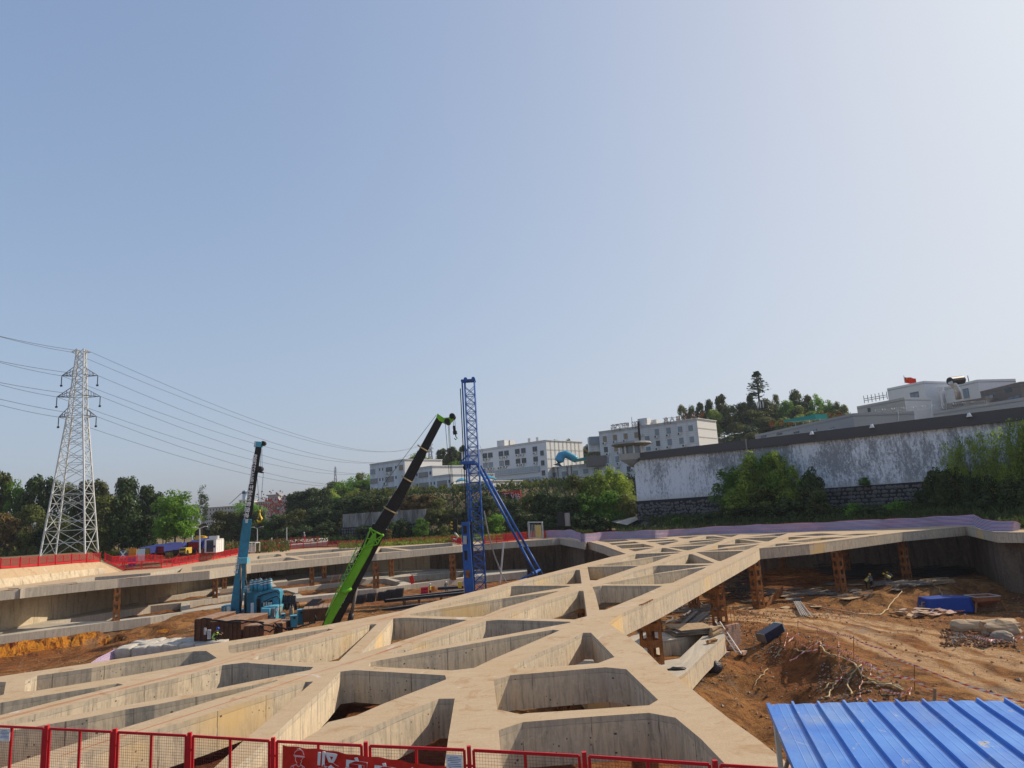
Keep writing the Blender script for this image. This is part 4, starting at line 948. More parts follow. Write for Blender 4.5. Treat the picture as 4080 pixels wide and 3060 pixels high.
# striped tarp fence along the far right rim
TT=tr('E 640,52;860,42;1020,38;1130,75;1165,95;1500,70;1900,55;2212,40;F 1000,110;1300,90;1700,60;2212,38;G 520,250;1100,235;1500,215;2212,178;T 250,172;700,150;1000,130;1470,110;1600,165;1750,200;2060,200;2170,245')
TB=tr('E 660,158;860,160;1000,158;1120,190;1170,232;1500,190;1900,172;2212,172;F 1000,215;1300,196;1700,180;2212,168;G 520,392;1100,365;1500,345;2212,330;T 250,318;700,298;1000,280;1470,275;1600,330;1750,360;2060,360;2165,340')
tb=[Uz(p,.02) for p in TB]; tt=[Ud(p,b.y+.25) for p,b in zip(TT,tb)]
tb=[v+Vector((0,.25,0)) for v in tb]
sheet(tt,tb,'tarp_fence','purple and white striped plastic sheeting fence along the far right rim of the pit','tarp fence',8,5,.06,8)
# ---------------------------------------------------------------- teal crane + static pile press
def boxmesh(c,size,rz,mat,name,parent,rot=None):
    m=MB(); m.box(c,size,rz,rot=rot); return m.build(name,mat,parent)
def Pd(c,x,y,d): return Ud(fp(c,x,y),d)
dC=71.0
bas=Pd('q7',270,1400,dC); tip=Pd('q7',445,150,dC); knee=Pd('q7',362,700,dC); col_=Pd('q7',330,1030,dC)
tc_=thing('crane','teal telescopic crane boom with black upper section standing upright on the left','crane',(bas.x,bas.y,bas.z-1))
def boom(p,q,w1,h1,name,mat,parent,w2=None,h2=None,tw=0.0,shape=True):
    """box-section boom with chamfered lower corners"""
    p=Vector(p);q=Vector(q); d=(q-p).normalized(); x=Vector((1,0,0)); x=(x-d*x.dot(d)).normalized(); y=d.cross(x)
    x,y=x*math.cos(tw)+y*math.sin(tw), y*math.cos(tw)-x*math.sin(tw)
    w2=w2 or w1; h2=h2 or h1; sec=[(-.5,-.5),(.5,-.5),(.5,.2),(.28,.5),(-.28,.5),(-.5,.2)]
    vs=[p+x*a*w1+y*b*h1 for a,b in sec]+[q+x*a*w2+y*b*h2 for a,b in sec]
    m=MB(); m.add(vs,[(i,(i+1)%6,(i+1)%6+6,i+6) for i in range(6)]+[tuple(range(5,-1,-1)),tuple(range(6,12))]); return m.build(name,mat,parent),x,y
W1=2750/dC
_,bx_,by_=boom(bas,knee.lerp(tip,-.02),1.05,1.0,'boom_base_section',MT['teal_paint'],tc_,.85,.85,.35)
boom(knee,tip,.74,.74,'boom_upper_section',MT['black_paint'],tc_,.58,.6,.35)
dirb=(tip-knee).normalized()
# head block with striped plate
m=MB(); m.bar(tip-dirb*.1,tip+dirb*.45,.8,.7,a2=.7,b2=.7); m.build('boom_head',MT['sky_paint'],tc_)
m=MB(); 
for k in range(4):
    c=tip+dirb*(-.05+.15*k)+Vector((-.25,-.38,0)); m.box(c,(.06,.03,.24),0,rot=Matrix.Rotation(.6,3,'Y'))
m.build('warning_stripe',MT['white_print'],tc_)
sh=tip+dirb*.35+Vector((.45,0,-.1)); m=MB(); m.tube(sh+Vector((0,-.2,0)),sh+Vector((0,.2,0)),.25,14); m.build('pulley',MT['black_paint'],tc_)
sh2=Pd('q7',460,325,dC-.3); m=MB(); m.tube(sh2+Vector((-.05,-.3,0)),sh2+Vector((-.05,.3,0)),.28,14); m.build('pulley',MT['black_paint'],tc_)
m=MB(); a=Pd('q7',440,345,dC-.3); b=Pd('q7',482,355,dC-.3); m.bar(a,b,.35,.22,a2=.2,b2=.12); m.build('boom_bracket',MT['black_paint'],tc_)
m=MB(); 
for s,e in (((465,165),(457,320)),((470,165),(472,315)),((435,400),(452,640)),((481,360),(458,640))): m.tube(Pd('q7',*s,dC-.3),Pd('q7',*e,dC-.3),.02,5)
m.build('hoist_rope',MT['cable_black'],tc_)
hk=Pd('q7',453,650,dC-.3); m=MB(); m.box(hk,(.16,.1,.3)); m.path([hk+Vector((0,0,-.15)),hk+Vector((.02,0,-.4)),hk+Vector((.22,0,-.75)),hk+Vector((.12,0,-1.05)),hk+Vector((-.15,0,-1.05)),hk+Vector((-.28,0,-.85))],[.08,.09,.11,.12,.1,.05],8); m.build('hook',MT['yellow_paint'],tc_,True)
# lift cylinders and collar
c1=Pd('q7',332,1030,dC-1); m=MB(); m.box(c1,(.80,.8,.55),.1); m.build('cylinder_collar',MT['sky_paint'],tc_)
for (x1,y1,x2,y2) in((310,1055,305,1330),(350,1055,345,1330)):
    a=Pd('q7',x1,y1,dC-1.2); b=Pd('q7',x2,y2,dC-1.2); m=MB(); mid=a.lerp(b,.45); m.tube(a,mid,.06,10); m.build('piston_rod',MT['plank'],tc_,True); m=MB(); m.tube(mid,b+Vector((0,0,-1.5)),.10,10); m.build('cylinder_barrel',MT['black_paint'],tc_,True)
# operator body / slew base
m=MB(); c=Pd('q7',215,1410,dC); m.box(c,(1.0,1.4,.95),.1); m.build('counterweight',MT['teal_paint'],tc_)
m=MB(); c=Pd('q7',215,1405,dC-.9); m.box(c,(.36,.15,.5),.1); m.build('control_box',MT['galvanised'],tc_)
m=MB()
for k in range(4):
    c=Pd('q7',182,1395+14*k,dC-.85); m.box(c,(.16,.04,.06),0,rot=Matrix.Rotation(-.6,3,'Y'))
m.build('warning_stripe',MT['yellow_paint'],tc_)
m=MB(); c=Pd('q7',280,1440,dC); m.box(c,(1.2,1.6,.8),.2); m.build('slewing_base',MT['teal_paint'],tc_)
for k in range(5):
    m=MB(); c=Pd('q7',225+22*k,1448,dC-1.1); m.tube(c+Vector((0,-.2,0)),c+Vector((0,.3,0)),.16,12); m.build('hydraulic_drum',MT['dark_steel'],tc_)
# writing up the boom
xd=(tip-knee).normalized(); nrm_=Vector((0,-1,0)); 
org=knee.lerp(tip,.40)+Vector((-.06,-.46,0)); yd=xd.cross(Vector((0,-1,0)))
text_mesh('吊车租赁热线王18666227889',.56,'lettering','white_print',org,xd,Vector((0,1,0)).cross(xd),tc_,.01,bold=.012)
org=bas.lerp(knee,.48)+Vector((-.25,-.6,0)); text_mesh('静压桩机',.4,'lettering','white_print',org,xd,Vector((0,1,0)).cross(xd),tc_,.01,bold=.012)
# pile press
dM=70.0
def PM(x,y,d=dM): return Ud(fp('m2',x,y),d)
pp=PM(610,660); press=thing('pile_press','teal hydraulic pile press machine with seven white banded cylinders on top','machine',(pp.x,pp.y,pp.z-.2))
k_=2750/dM/ (1/.39401)  # m2 pixels per metre
ppm=2750/dM*1/.39401
def extr(pts,name,mat,d0,depth,parent,c='m2'):
    q=[Ud(fp(c,x,y),d0) for x,y in pts]; n=len(q); m=MB()
    ar=sum(q[i].x*q[(i+1)%n].z-q[(i+1)%n].x*q[i].z for i in range(n))
    if ar<0: q=q[::-1]
    vs=q+[v+Vector((0,depth,0)) for v in q]
    m.add(vs,[tuple(range(n)),tuple(range(2*n-1,n-1,-1))]+[(i,i+n,(i+1)%n+n,(i+1)%n) for i in range(n)]); return m.build(name,MT[mat],parent)
extr([(432,660),(436,440),(460,412),(590,385),(600,390),(600,660),(535,660),(535,520),(505,515),(502,660)],'side_frame','teal_paint',dM+.3,1.2,press)
extr([(540,670),(540,440),(560,418),(720,375),(785,378),(800,400),(800,545),(725,545),(725,480),(612,520),(608,670)],'front_frame','teal_paint',dM-.9,1.0,press)
extr([(620,560),(620,500),(725,478),(728,545),(690,540)],'hydraulic_block','dark_steel',dM-.5,.5,press)
for x in(640,665,690,712): 
    m=MB(); m.tube(PM(x,545,dM-.95),PM(x,505,dM-.95),.09,8); m.build('valve',MT['galvanised'],press)
for (x,yt,yb) in((455,330,420),(515,282,398),(557,276,392),(598,268,392),(617,285,400),(658,276,392),(700,268,385)):
    a=PM(x,yb,dM-.2); b=PM(x,yt,dM-.2); cyl=MB(); cyl.tube(a,a.lerp(b,.60),.205 if x>460 else .13,16); cy=cyl.build('cylinder',MT['teal_paint'],press,True)
    rr=.205 if x>460 else .13
    def sub(z0,z1,r,mat,nm):
        m=MB(); m.tube(a.lerp(b,z0),a.lerp(b,z1),r,16); o=m.build(nm,MT[mat],None,True,origin=WORLD[press.name]); o.location=(0,0,0); o.parent=cy
    sub(.60,.68,rr+.006,'white_paint','white_band'); sub(.68,.78,rr,'teal_paint','cylinder_top'); sub(.78,.86,rr+.006,'white_paint','white_band'); sub(.86,.97,rr,'teal_paint','cylinder_top'); sub(.97,1.0,rr-.03,'grey_steel','cap'); sub(1.0,1.06,.06,'grey_steel','lifting_eye')
# control cabinet and boxes
extr([(608,680),(608,562),(690,548),(778,545),(778,560),(750,690)],'cabinet','sky_paint',dM-2.4,1.6,press)
extr([(612,640),(612,572),(697,572),(697,640)],'cabinet_housing','sky_paint',dM-2.8,.4,press)
extr([(705,668),(705,568),(748,560),(748,655)],'instruction_board','white_print',dM-2.5,.06,press)
m=MB()
for r_ in range(6):
    for c_ in range(3):
        q=PM(714+c_*13,576+r_*14,dM-2.55); m.box(q,(.13,.02,.10))
m.build('printed_rows',MT['grey_steel'],press)
extr([(757,600),(757,572),(783,568),(783,594)],'notice_plate','white_print',dM-2.6,.05,press)
extr([(505,625),(505,515),(535,510),(537,620)],'notice_plate','white_print',dM-.2,.05,press)
for k in range(4):
    m=MB(); m.path([PM(570+10*k,640,dM-1.1),PM(568+10*k,480,dM-1.1),PM(576+10*k,450-3*k,dM-1.1),PM(640+15*k,425-4*k,dM-1.1),PM(760,395,dM-1.1),PM(795,420,dM-1.1)],.05,6); m.build('hydraulic_hose',MT['cable_black'],press,True)
m=MB(); m.path([PM(635,505,dM-1.3),PM(700,470,dM-1.4),PM(770,445,dM-1.4),PM(798,470,dM-1.4),PM(800,540,dM-1.4)],.06,6); m.build('hydraulic_hose',MT['cable_black'],press,True)
# teal leg boxes
for i,(x0_,x1_,yt,yb,dd,lb) in enumerate([(762,838,632,692,66.5,'short teal steel support box beside the cabinet'),(875,958,648,775,65,'teal steel support box with a round hole, nearest the frame edge'),(948,1028,588,745,66.5,'tall teal steel support box behind the gas bottle'),(1070,1145,598,730,66.0,'rightmost teal steel support box with a hose hanging on it')]):
    a=Ud(fp('m2',x0_,yb),dd); b=Ud(fp('m2',x1_,yt),dd); w_=b.x-a.x; t=thing('support_box',lb,'steel box',(a.x+w_/2,dd,a.z))
    m=MB(); h=b.z-a.z; c=Vector((a.x+w_/2,dd+.6,a.z+h/2)); m.box(c,(w_*.72,.6,h),.45); m.build('box_body',MT['teal_paint'],t)
    m=MB(); m.box(c+Vector((0,0,h/2)),(w_*.8,.68,.06),.45); m.build('top_plate',MT['sky_paint'],t)
    m=MB(); q=c+Matrix.Rotation(.45,3,'Z')@Vector((w_*.05,-.305,h*.32)); dn=Matrix.Rotation(.45,3,'Z')@Vector((0,-1,0)); m.tube(q,q+dn*.03,.10,12); m.build('pin_hole',MT['black_paint'],t)
# gas bottles
for i,(x,yt,yb) in enumerate([(800,540,640),(905,555,650),(928,548,648)]):
    a=Ud(fp('m2',x,yb),66); b=Ud(fp('m2',x,yt),66); m=MB(); m.tube(a,b-Vector((0,0,.15)),.11,12); m.tube(b-Vector((0,0,.15)),b+Vector((0,0,.05)),.11,12,.04); t=thing('gas_bottle',['brown gas bottle standing in front of the teal cabinet','dark gas bottle, left of two on the teal support box','pale gas bottle, right of two on the teal support box'][i],'gas bottle',a); m.build('bottle',MT['plank' if i!=1 else 'plank_grey'],t,True)
    m=MB(); m.tube(b+Vector((0,0,.02)),b+Vector((0,0,.16)),.04,8); m.build('valve',MT['grey_steel'],t)
for i,x in enumerate((847,870,893,912,935,965)):
    a=Ud(fp('m2',x,580+i%2*6),70); b=Ud(fp('m2',x-6 if x<950 else x-14,445+i%3*3),70); m=MB(); m.tube(a,b,.135,12); m.tube(b,b+Vector((0,0,.15)),.135,12,.05); t=thing('gas_bottle','dark gas bottle standing upright in the rack right of the teal machine','gas bottle',a,'gas bottles in the rack'); m.build('bottle',MT['dark_steel'],t,True)
m=MB()
for y in(520,560): m.tube(Ud(fp('m2',835,y),69.4),Ud(fp('m2',990,y-15),69.4),.04,6)
for x in(838,870,905,945,988): m.tube(Ud(fp('m2',x,590),69.4),Ud(fp('m2',x,505),69.4),.04,6)
a=Ud(fp('m2',910,590),69.4); t=thing('bottle_rack','thin dark steel rack holding the standing gas bottles','rack',a); m.build('rack_frame',MT['dark_steel'],t)
# rusty counterweight boxes
def steel_box(corner_px,d,lx,ly,lz,rz,label):
    v=Ud(corner_px,d); t=thing('counterweight_block',label,'steel box',v); e=Matrix.Rotation(rz,3,'Z'); 
    m=MB(); c=v+e@Vector((lx/2,ly/2,lz/2)); m.box(c,(lx,ly,lz),rz); m.build('block_body',MT['rusty_dark'],t)
    n=max(3,int(lx/.42))
    for i in range(n):
        m=MB(); m.box(v+e@Vector((lx*(i+.5)/n,ly/2,lz+.035)),(lx/n-.05,ly+.06,.09),rz); m.build('top_slat',MT['rusty_pale'],t)
    for i in range(n+1):
        m=MB(); m.box(v+e@Vector((lx*i/n,-.04,lz/2)),(.07,.08,lz-.04),rz); m.build('stiffener',MT['rusty_dark'],t)
    m=MB(); m.bar(v+e@Vector((lx+.03,0.1,.1)),v+e@Vector((lx+.03,ly-.1,lz-.1)),.14,.05); m.build('diagonal_brace',MT['rusty_steel'],t)
    return t
paint('rusty_dark',(.15,.065,.035),.4,.85,.1,dirt=(.30,.13,.05),dirtamt=.5,scale=1.2); paint('rusty_pale',(.36,.235,.155),.35,.85,.1,dirt=(.12,.06,.035),dirtamt=.6,scale=1.5)
steel_box(fp('m2',-60,902),64.0,1.6,4.0,1.85,-.12,'leftmost rusty steel counterweight box with a notice on its side')
steel_box(fp('m2',95,894),63.2,3.0,4.2,1.55,-.20,'long rusty steel counterweight box right behind the squatting worker')
steel_box(fp('m2',440,878),62.2,1.75,3.4,1.02,-.1,'rusty steel counterweight box with cables looped over its top')
steel_box(fp('m2',655,860),64.5,1.6,2.2,1.1,-.1,'small rusty steel box in front of the teal cabinet')
steel_box(fp('m2',1035,712),66.0,2.6,3.0,1.1,.25,'brown steel box between the teal support boxes and the lime boom')
for x,y,w_,h_,lb in((43,800,18,60,'white notice sheet on the leftmost rusty box'),(84,830,28,85,'white printed board on the long rusty box')):
    v=Ud(fp('m2',x,y),62.5); t=thing('notice_board',lb,'notice',v); m=MB(); m.box(v,(w_*.0125*.9,.04,h_*.0125*.75*1.0),-.15); m.build('board',MT['white_print'],t); m=MB()
    for k in range(5): m.box(v+Vector((0,-.03,.22-.11*k)),(w_*.008,.01,.03),-.15)
    m.build('printed_rows',MT['grey_steel'],t)
m=MB()
for s in ['m2 0,680;60,672;120,690;180,700;300,715;420,720;540,700;640,735;740,755;860,775;980,765;1080,735;1150,715;1168,680;1150,640','m2 120,690;260,705;400,690;520,712;640,712','m2 600,740;640,790;700,810;740,780;735,730','m2 745,715;800,760;870,790']:
    P_=[Ud(p,62.0) for p in tr(s)]; Q_=[]
    for a,b in zip(P_,P_[1:]): Q_+= [a.lerp(b,k/3)+Vector((0,0,.05*math.sin(k))) for k in range(3)]
    m.path(Q_+[P_[-1]],.065,6)
solo(m,'cable',MT['cable_black'],'heavy black cables trailing over the rusty counterweight boxes','cable',P_[0],smooth=True)
m=MB(); a=Ud(fp('m2',1045,552),68); 
for i in range(12): m.tube(a+Vector((i*.10,0,0)),a+Vector((i*.10+.7,.6,.55 if i<9 else .35)),.07,8)
solo(m,'corrugated_sheet',MT['black_paint'],'heap of dark corrugated pipe behind the brown steel box','pipe heap',a,kind='stuff')
a=Ud(fp('m2',995,540),69); m=MB(); m.tube(a,a+Vector((.62,.3,.0)),.26,14); m.tube(a+Vector((-.02,0,0)),a+Vector((.02,0,0)),.28,14); solo(m,'cable_reel',MT['wood_orange'],'pale orange wooden drum right of the gas bottle rack','drum',a,smooth=False)

# ---------------------------------------------------------------- lime truck crane boom
dG=62.0
def PG(x,y,d=dG): return Ud(fp('g6',x,y),d)
b0=PG(52,935); b1=PG(535,25)
gc=thing('truck_crane','lime green and black telescopic crane boom slanting up to the right','crane',(b0.x,b0.y,b0.z))
dg_=(b1-b0).normalized()
K1=PG(270,500)
boom(b0,K1+dg_*.4,1.25,1.3,'boom_base_section',MT['black_paint'],gc,1.35,1.4,.2)
boom(K1,b0.lerp(b1,.64),1.08,1.1,'boom_section',MT['black_paint'],gc,.98,1.0,.2)
boom(b0.lerp(b1,.63),b0.lerp(b1,.83),.9,.9,'boom_section',MT['black_paint'],gc,.84,.85,.2)
boom(b0.lerp(b1,.82),b1,.76,.76,'boom_section',MT['black_paint'],gc,.68,.68,.2)
# lime cladding on the left flank of the base section
pts=[(40,900),(70,830),(222,560),(245,520),(262,505),(262,540),(235,600),(75,890),(65,900)]
extr(pts,'boom_cover','lime_paint',dG-.85,.35,gc,'g6')
# folded lattice jib and guard frame
jf=[(62,880),(232,555)]
def chord(x,y,d=dG-1.2): return PG(x,y,d)
m=MB(); up_a=chord(50,860); up_b=chord(218,560); lo_a=chord(50,860,dG-.2); lo_b=chord(205,570,dG-.2)
NSE=14
for i in range(NSE):
    f0=i/NSE; f1=(i+1)/NSE; a0=up_a.lerp(up_b,f0); a1=up_a.lerp(up_b,f1); c0=lo_a.lerp(lo_b,f0)+Vector((-.35,0,.25))*f0; c1_=lo_a.lerp(lo_b,f1)+Vector((-.35,0,.25))*f1
    m.tube(a0,a1,.045,6); m.tube(c0,c1_,.045,6); m.tube(a0,c1_,.028,5); m.tube(a0,c0,.028,5)
m.build('lattice_jib',MT['lime_paint'],gc)
m=MB(); tl=PG(240,495,dG-.9); tr_2=PG(290,522,dG-.9); tl2=PG(258,492,dG+.7); tr2=PG(283,516,dG+.7); bl_=PG(208,575,dG-.9); br=PG(268,560,dG-.9); bl2=PG(215,570,dG+.5); br2=PG(272,552,dG+.5)
F_=[tl,tr_2,tr2,tl2]; G_=[bl_,br,br2,bl2]
for i in range(4): m.tube(F_[i],F_[(i+1)%4],.07,6); m.tube(G_[i],G_[(i+1)%4],.06,6); m.tube(F_[i],G_[i],.06,6); m.tube(F_[i],G_[(i+1)%4],.045,5); m.tube(F_[(i+1)%4],G_[i],.045,5)
for i in range(4): m.ball(F_[i],.14,seg=8,rg=5)
mid=[F_[i].lerp(G_[i],.5) for i in range(4)]
for i in range(4): m.tube(mid[i],mid[(i+1)%4],.045,5)
m.tube(F_[0],G_[2],.05,5); m.tube(F_[1],G_[3],.05,5)
m.build('guard_frame',MT['lime_paint'],gc)
a=PG(118,757,dG-.9); b=PG(155,750,dG-.9); m=MB(); m.path([a,a.lerp(b,.5)+Vector((0,-.1,-.12)),b+Vector((.1,0,.1))],[.16,.2,.12],8); m.build('jib_bracket',MT['lime_paint'],gc,True)
# collars
for (x1,y1,x2,y2) in((443,145,480,168),(375,275,413,298),(300,405,347,430)):
    a=PG(x1,y1,dG-.6); b=PG(x2,y2,dG-.6); m=MB(); m.path([a+Vector((-.1,0,.12)),a,a.lerp(b,.5)+Vector((0,-.12,0)),b,b+Vector((.12,0,.06))],.07,6); m.build('boom_collar',MT['leafgreen_trim'] if 'leafgreen_trim' in MT else MT['hose_yellow'],gc)
# head
extr([(517,22),(522,8),(548,26),(570,24),(580,12),(592,14),(590,28),(572,46),(552,48),(528,38)],'boom_head','lime_paint',dG-.5,1.0,gc,'g6')
for x,y in((583,18),(562,40)):
    m=MB(); v=PG(x,y,dG-.6); m.tube(v,v+Vector((0,1.2,0)),.26,12); m.build('pulley',MT['black_paint'],gc)
m=MB()
for (x1,y1,x2,y2) in((555,50,566,190),(567,48,574,190),(571,48,579,190),(566,190,585,465),(574,190,592,465),(579,190,597,465),(586,25,590,60),(594,25,597,62)): m.tube(PG(x1,y1),PG(x2,y2),.022,5)
m.path([PG(517,14,dG-.6),PG(300,300,dG-1.2),PG(175,560,dG-1.2)],.02,5); m.build('hoist_rope',MT['cable_black'],gc)
m=MB(); v=PG(596,90); m.tube(PG(592,60),PG(594,82),.13,8); m.tube(PG(595,82),PG(597,96),.2,10); v=PG(598,96); m.path([v,v+Vector((0.02,0,-.2)),v+Vector((.14,0,-.36)),v+Vector((0,0,-.48)),v+Vector((-.12,0,-.36))],.05,6); m.build('auxiliary_hook',MT['black_paint'],gc)
m=MB(); v=PG(593,480); m.box(v,(.55,.4,1.1)); m.build('hook_block',MT['black_paint'],gc); 
m=MB()
for k in range(3): m.box(v+Vector((-.2,-.22,.3-.28*k)),(.16,.03,.13),0,rot=Matrix.Rotation(.5,3,'Y'))
m.build('warning_stripe',MT['yellow_paint'],gc)
m=MB(); v=PG(594,500); m.path([v,v+Vector((.05,0,-.3)),v+Vector((.27,0,-.55)),v+Vector((.1,0,-.85)),v+Vector((-.2,0,-.7))],[.09,.09,.1,.09,.05],8); m.build('hook',MT['galvanised'],gc,True)
# luffing cylinder
m=MB(); a=PG(180,742); b=PG(160,850); m.tube(a,b,.15,10); m.build('piston_rod',MT['plank_grey'],gc,True); m=MB(); c=PG(150,900); m.tube(b,c,.24,10); m.build('cylinder_barrel',MT['black_paint'],gc,True)
org=b0.lerp(K1,.36)+Vector((.15,-.82,0)); text_mesh('▲ 331Y·001',.42,'lettering','white_print',org,dg_,Vector((0,1,0)).cross(dg_),gc,.01)
# body of the truck crane hidden behind the deck edge
m=MB(); m.box((b0.x-.8,b0.y+.5,b0.z-.9),(3.4,2.6,1.5),.3); m.build('superstructure',MT['lime_paint'],gc)
m=MB(); m.box((b0.x-2.4,b0.y+1,b0.z-.7),(1.5,1.2,1.4),.3); m.build('cab',MT['dark_glass'],gc)

# ---------------------------------------------------------------- blue piling rig
dP=95.0
def PP(x,y,d=dP): return Ud(fp('q8',x,y),d)
mb0=PP(295,1580); mt=PP(218,75)
rig=thing('piling_rig','tall blue lattice piling mast with two long raking struts','piling rig',(mb0.x,mb0.y,mb0.z))
dm=(mt-mb0).normalized(); L_=(mt-mb0).length; wx=1.55; sxv=(Vector((1,0,0))-dm*dm.x).normalized(); syv=dm.cross(sxv)
def mp(h,a,b,wd=wx): return mb0+dm*h+sxv*a*wd/2+syv*b*wd/2
for a in(-1,1):
    for b in(-1,1):
        m=MB(); m.tube(mp(-1.5,a,b,wx),mp(L_,a,b,wx*.86),.085,8); m.build('mast_chord',MT['blue_paint'],rig,True)
step=1.2; h=0; i=0
while h<L_-.8:
    f0=1-.14*h/L_; h2=min(L_,h+step); f1=1-.14*h2/L_
    for (a,b,c,d) in((-1,-1,1,-1),(1,-1,1,1),(1,1,-1,1),(-1,1,-1,-1)):
        m=MB(); m.tube(mp(h,a,b,wx*f0),mp(h,c,d,wx*f0),.05,6); m.build('cross_tube',MT['blue_paint'],rig)
        m=MB(); m.tube(mp(h,a,b,wx*f0),mp(h2,c,d,wx*f1),.042,6); m.build('diagonal_tube',MT['blue_paint'],rig)
        m=MB(); m.tube(mp(h,c,d,wx*f0),mp(h2,a,b,wx*f1),.042,6); m.build('diagonal_tube',MT['blue_paint'],rig)
    h+=step
m=MB(); a=mp(-1,-1,-1.05); m.bar(a+sxv*-.25,mp(L_,-1,-1.05)+sxv*-.2,.24,.2); m.build('leader_rail',MT['blue_paint'],rig)
m=MB(); m.bar(a+sxv*-.52,mp(L_-1,-1,-1.05)+sxv*-.5,.12,.12); m.build('guide_cable',MT['cable_black'],rig)
m=MB(); c=mp(L_+.15,-.2,0); m.box(c,(2.0,1.5,.25)); m.build('head_frame',MT['blue_paint'],rig)
for x in(-.7,.7):
    m=MB(); c=mp(L_+.4,x,0); m.tube(c+Vector((0,-.3,0)),c+Vector((0,.3,0)),.25,12); m.build('pulley',MT['blue_paint'],rig)
# bracket platform
m=MB(); a=PP(150,658,dP-.6); b=PP(258,652,dP-.6); m.bar(a,b,.7,.38); m.bar(PP(152,655,dP-.6),PP(205,598,dP-.6),.12); m.bar(PP(158,640,dP),PP(210,606,dP),.1); m.build('bracket_platform',MT['blue_paint'],rig)
extr([(165,662),(225,660),(225,700),(205,695)],'bracket_gusset','blue_paint',dP-.5,.8,rig,'q8')
m=MB(); v=PP(187,690,dP-.7); m.tube(v,v+Vector((0,.5,0)),.33,12); m.build('pulley',MT['dark_steel'],rig)
# struts
for (x1,y1,x2,y2,dd) in((262,655,705,1475,93.5),(298,675,742,1462,97.0)):
    a=PP(x1,y1,dP); b=PP(x2,y2,dd); m=MB(); k=a.lerp(b,.74); m.tube(a,a.lerp(b,.06),.10,12,.175); m.tube(a.lerp(b,.06),k,.175,12); m.tube(k,b,.155,12); m.build('raking_strut',MT['blue_paint'],rig,True)
    m=MB(); m.tube(k-(b-a).normalized()*.12,k+(b-a).normalized()*.12,.24,12); m.build('strut_flange',MT['blue_paint'],rig,True)
m=MB(); m.tube(PP(668,1452,94),PP(722,1425,97),.19,10); m.tube(PP(700,1440,94.5),PP(575,1500,96),.16,10); m.build('tie_tube',MT['blue_paint'],rig)
# drill slab
t1=extr([(158,1085),(212,1078),(250,1590),(182,1600)],'drive_slab','blue_paint',dP-2.4,1.2,rig,'q8')
for (x1,y1,x2,y2) in((170,1105,197,1165),(175,1200,203,1238),(180,1285,200,1355)): extr([(x1,y1),(x2,y1+2),(x2+3,y2),(x1+3,y2)],'slab_opening','black_paint',dP-2.47,.1,rig,'q8')
extr([(188,1428),(218,1428),(222,1480),(192,1482)],'rust_plate','rusty_steel',dP-2.47,.1,rig,'q8')
for k in range(3):
    m=MB(); m.tube(PP(176+8*k,1180,dP-2.5),PP(177+8*k,1240,dP-2.5),.07,8); m.build('hydraulic_pipe',MT['galvanised'],rig)
m=MB(); m.path([PP(226,1100,dP-1.5),PP(232,1250,dP-1.5),PP(240,1420,dP-1.5),PP(252,1590,dP-1.5)],.12,6); m.path([PP(232,1080,dP-1.5),PP(240,1300,dP-1.5),PP(246,1500,dP-1.5)],.08,6); m.build('hose_bundle',MT['cable_black'],rig)
m=MB(); m.tube(PP(186,1075,dP-1.8),PP(183,720,dP-1.2),.02,5); m.tube(PP(192,1075,dP-1.8),PP(192,720,dP-1.2),.02,5); m.tube(PP(160,700),PP(178,1080,dP-1.8),.02,5); m.build('hoist_rope',MT['cable_black'],rig)
m=MB()
for s_ in [((322,1000),(350,1150),(400,1330),(445,1450),(488,1520)),((322,1000),(338,1100),(390,1300),(440,1430))]:
    m.path([PP(*q,dP-2.2) for q in s_],.09,6)
solo(m,'slack_hose',MT['hose_grey'],'slack grey hoses hanging from the blue mast to the pit floor','hose',PP(488,1520,dP-2.2))
m=MB(); m.tube(PP(462,1225,dP+5),PP(436,1520,dP+5),.12,8); solo(m,'pipe',MT['galvanised'],'pale thin pipe leaning between the mast and its struts','pipe',PP(436,1520,dP+5))
m=MB(); m.path([PP(290,530,dP),PP(400,780,dP+2),PP(560,1120,dP+6),PP(620,1260,dP+8)],.018,5); m.path([PP(290,560,dP),PP(470,960,dP+3),PP(600,1240,dP+8)],.018,5); solo(m,'guy_wire',MT['cable_black'],'thin guy wires running down beside the raking struts','wire',PP(620,1260,dP+8))
# steel beams on trestles, mesh bundles, posts near the rig
for i,(x1,y1,x2,y2,dd,lb) in enumerate([(110,1590,1285,1455,88,'long grey steel beam on trestles behind the big frame, upper one'),(80,1740,760,1650,84,'long dark steel beam lying low on the ground by the frame edge'),(120,1605,1290,1490,87,'second long grey steel beam on the trestles'),(900,1420,1280,1400,92,'short steel beam behind the trestle beams')]):
    a=Ud(fp('S',x1,y1),dd); b=Ud(fp('S',x2,y2),dd); t=thing('steel_beam',lb,'steel beam',a); m=MB(); m.bar(a+Vector((0,0,.16)),b+Vector((0,0,.16)),.38,.05); m.build('top_flange',MT['grey_steel'],t); m=MB(); m.bar(a,b,.05,.3); m.build('web',MT['dark_steel'],t); m=MB(); m.bar(a-Vector((0,0,.16)),b-Vector((0,0,.16)),.38,.05); m.build('bottom_flange',MT['grey_steel'],t)
for i,x in enumerate((400,620,945,1160)):
    a=Ud(fp('S',x,1590-(x-400)*.12),87.5); t=thing('trestle',['rusty trestle under the left part of the steel beams','rusty trestle under the middle of the steel beams','rusty trestle under the right part of the steel beams','rusty trestle below the blue drive slab'][i],'trestle',a); m=MB(); m.bar(a,a-Vector((0,0,1.4)),.22); m.bar(a+Vector((0,.8,0)),a+Vector((0,.8,-1.4)),.2); m.build('legs',MT['rusty_steel'],t)
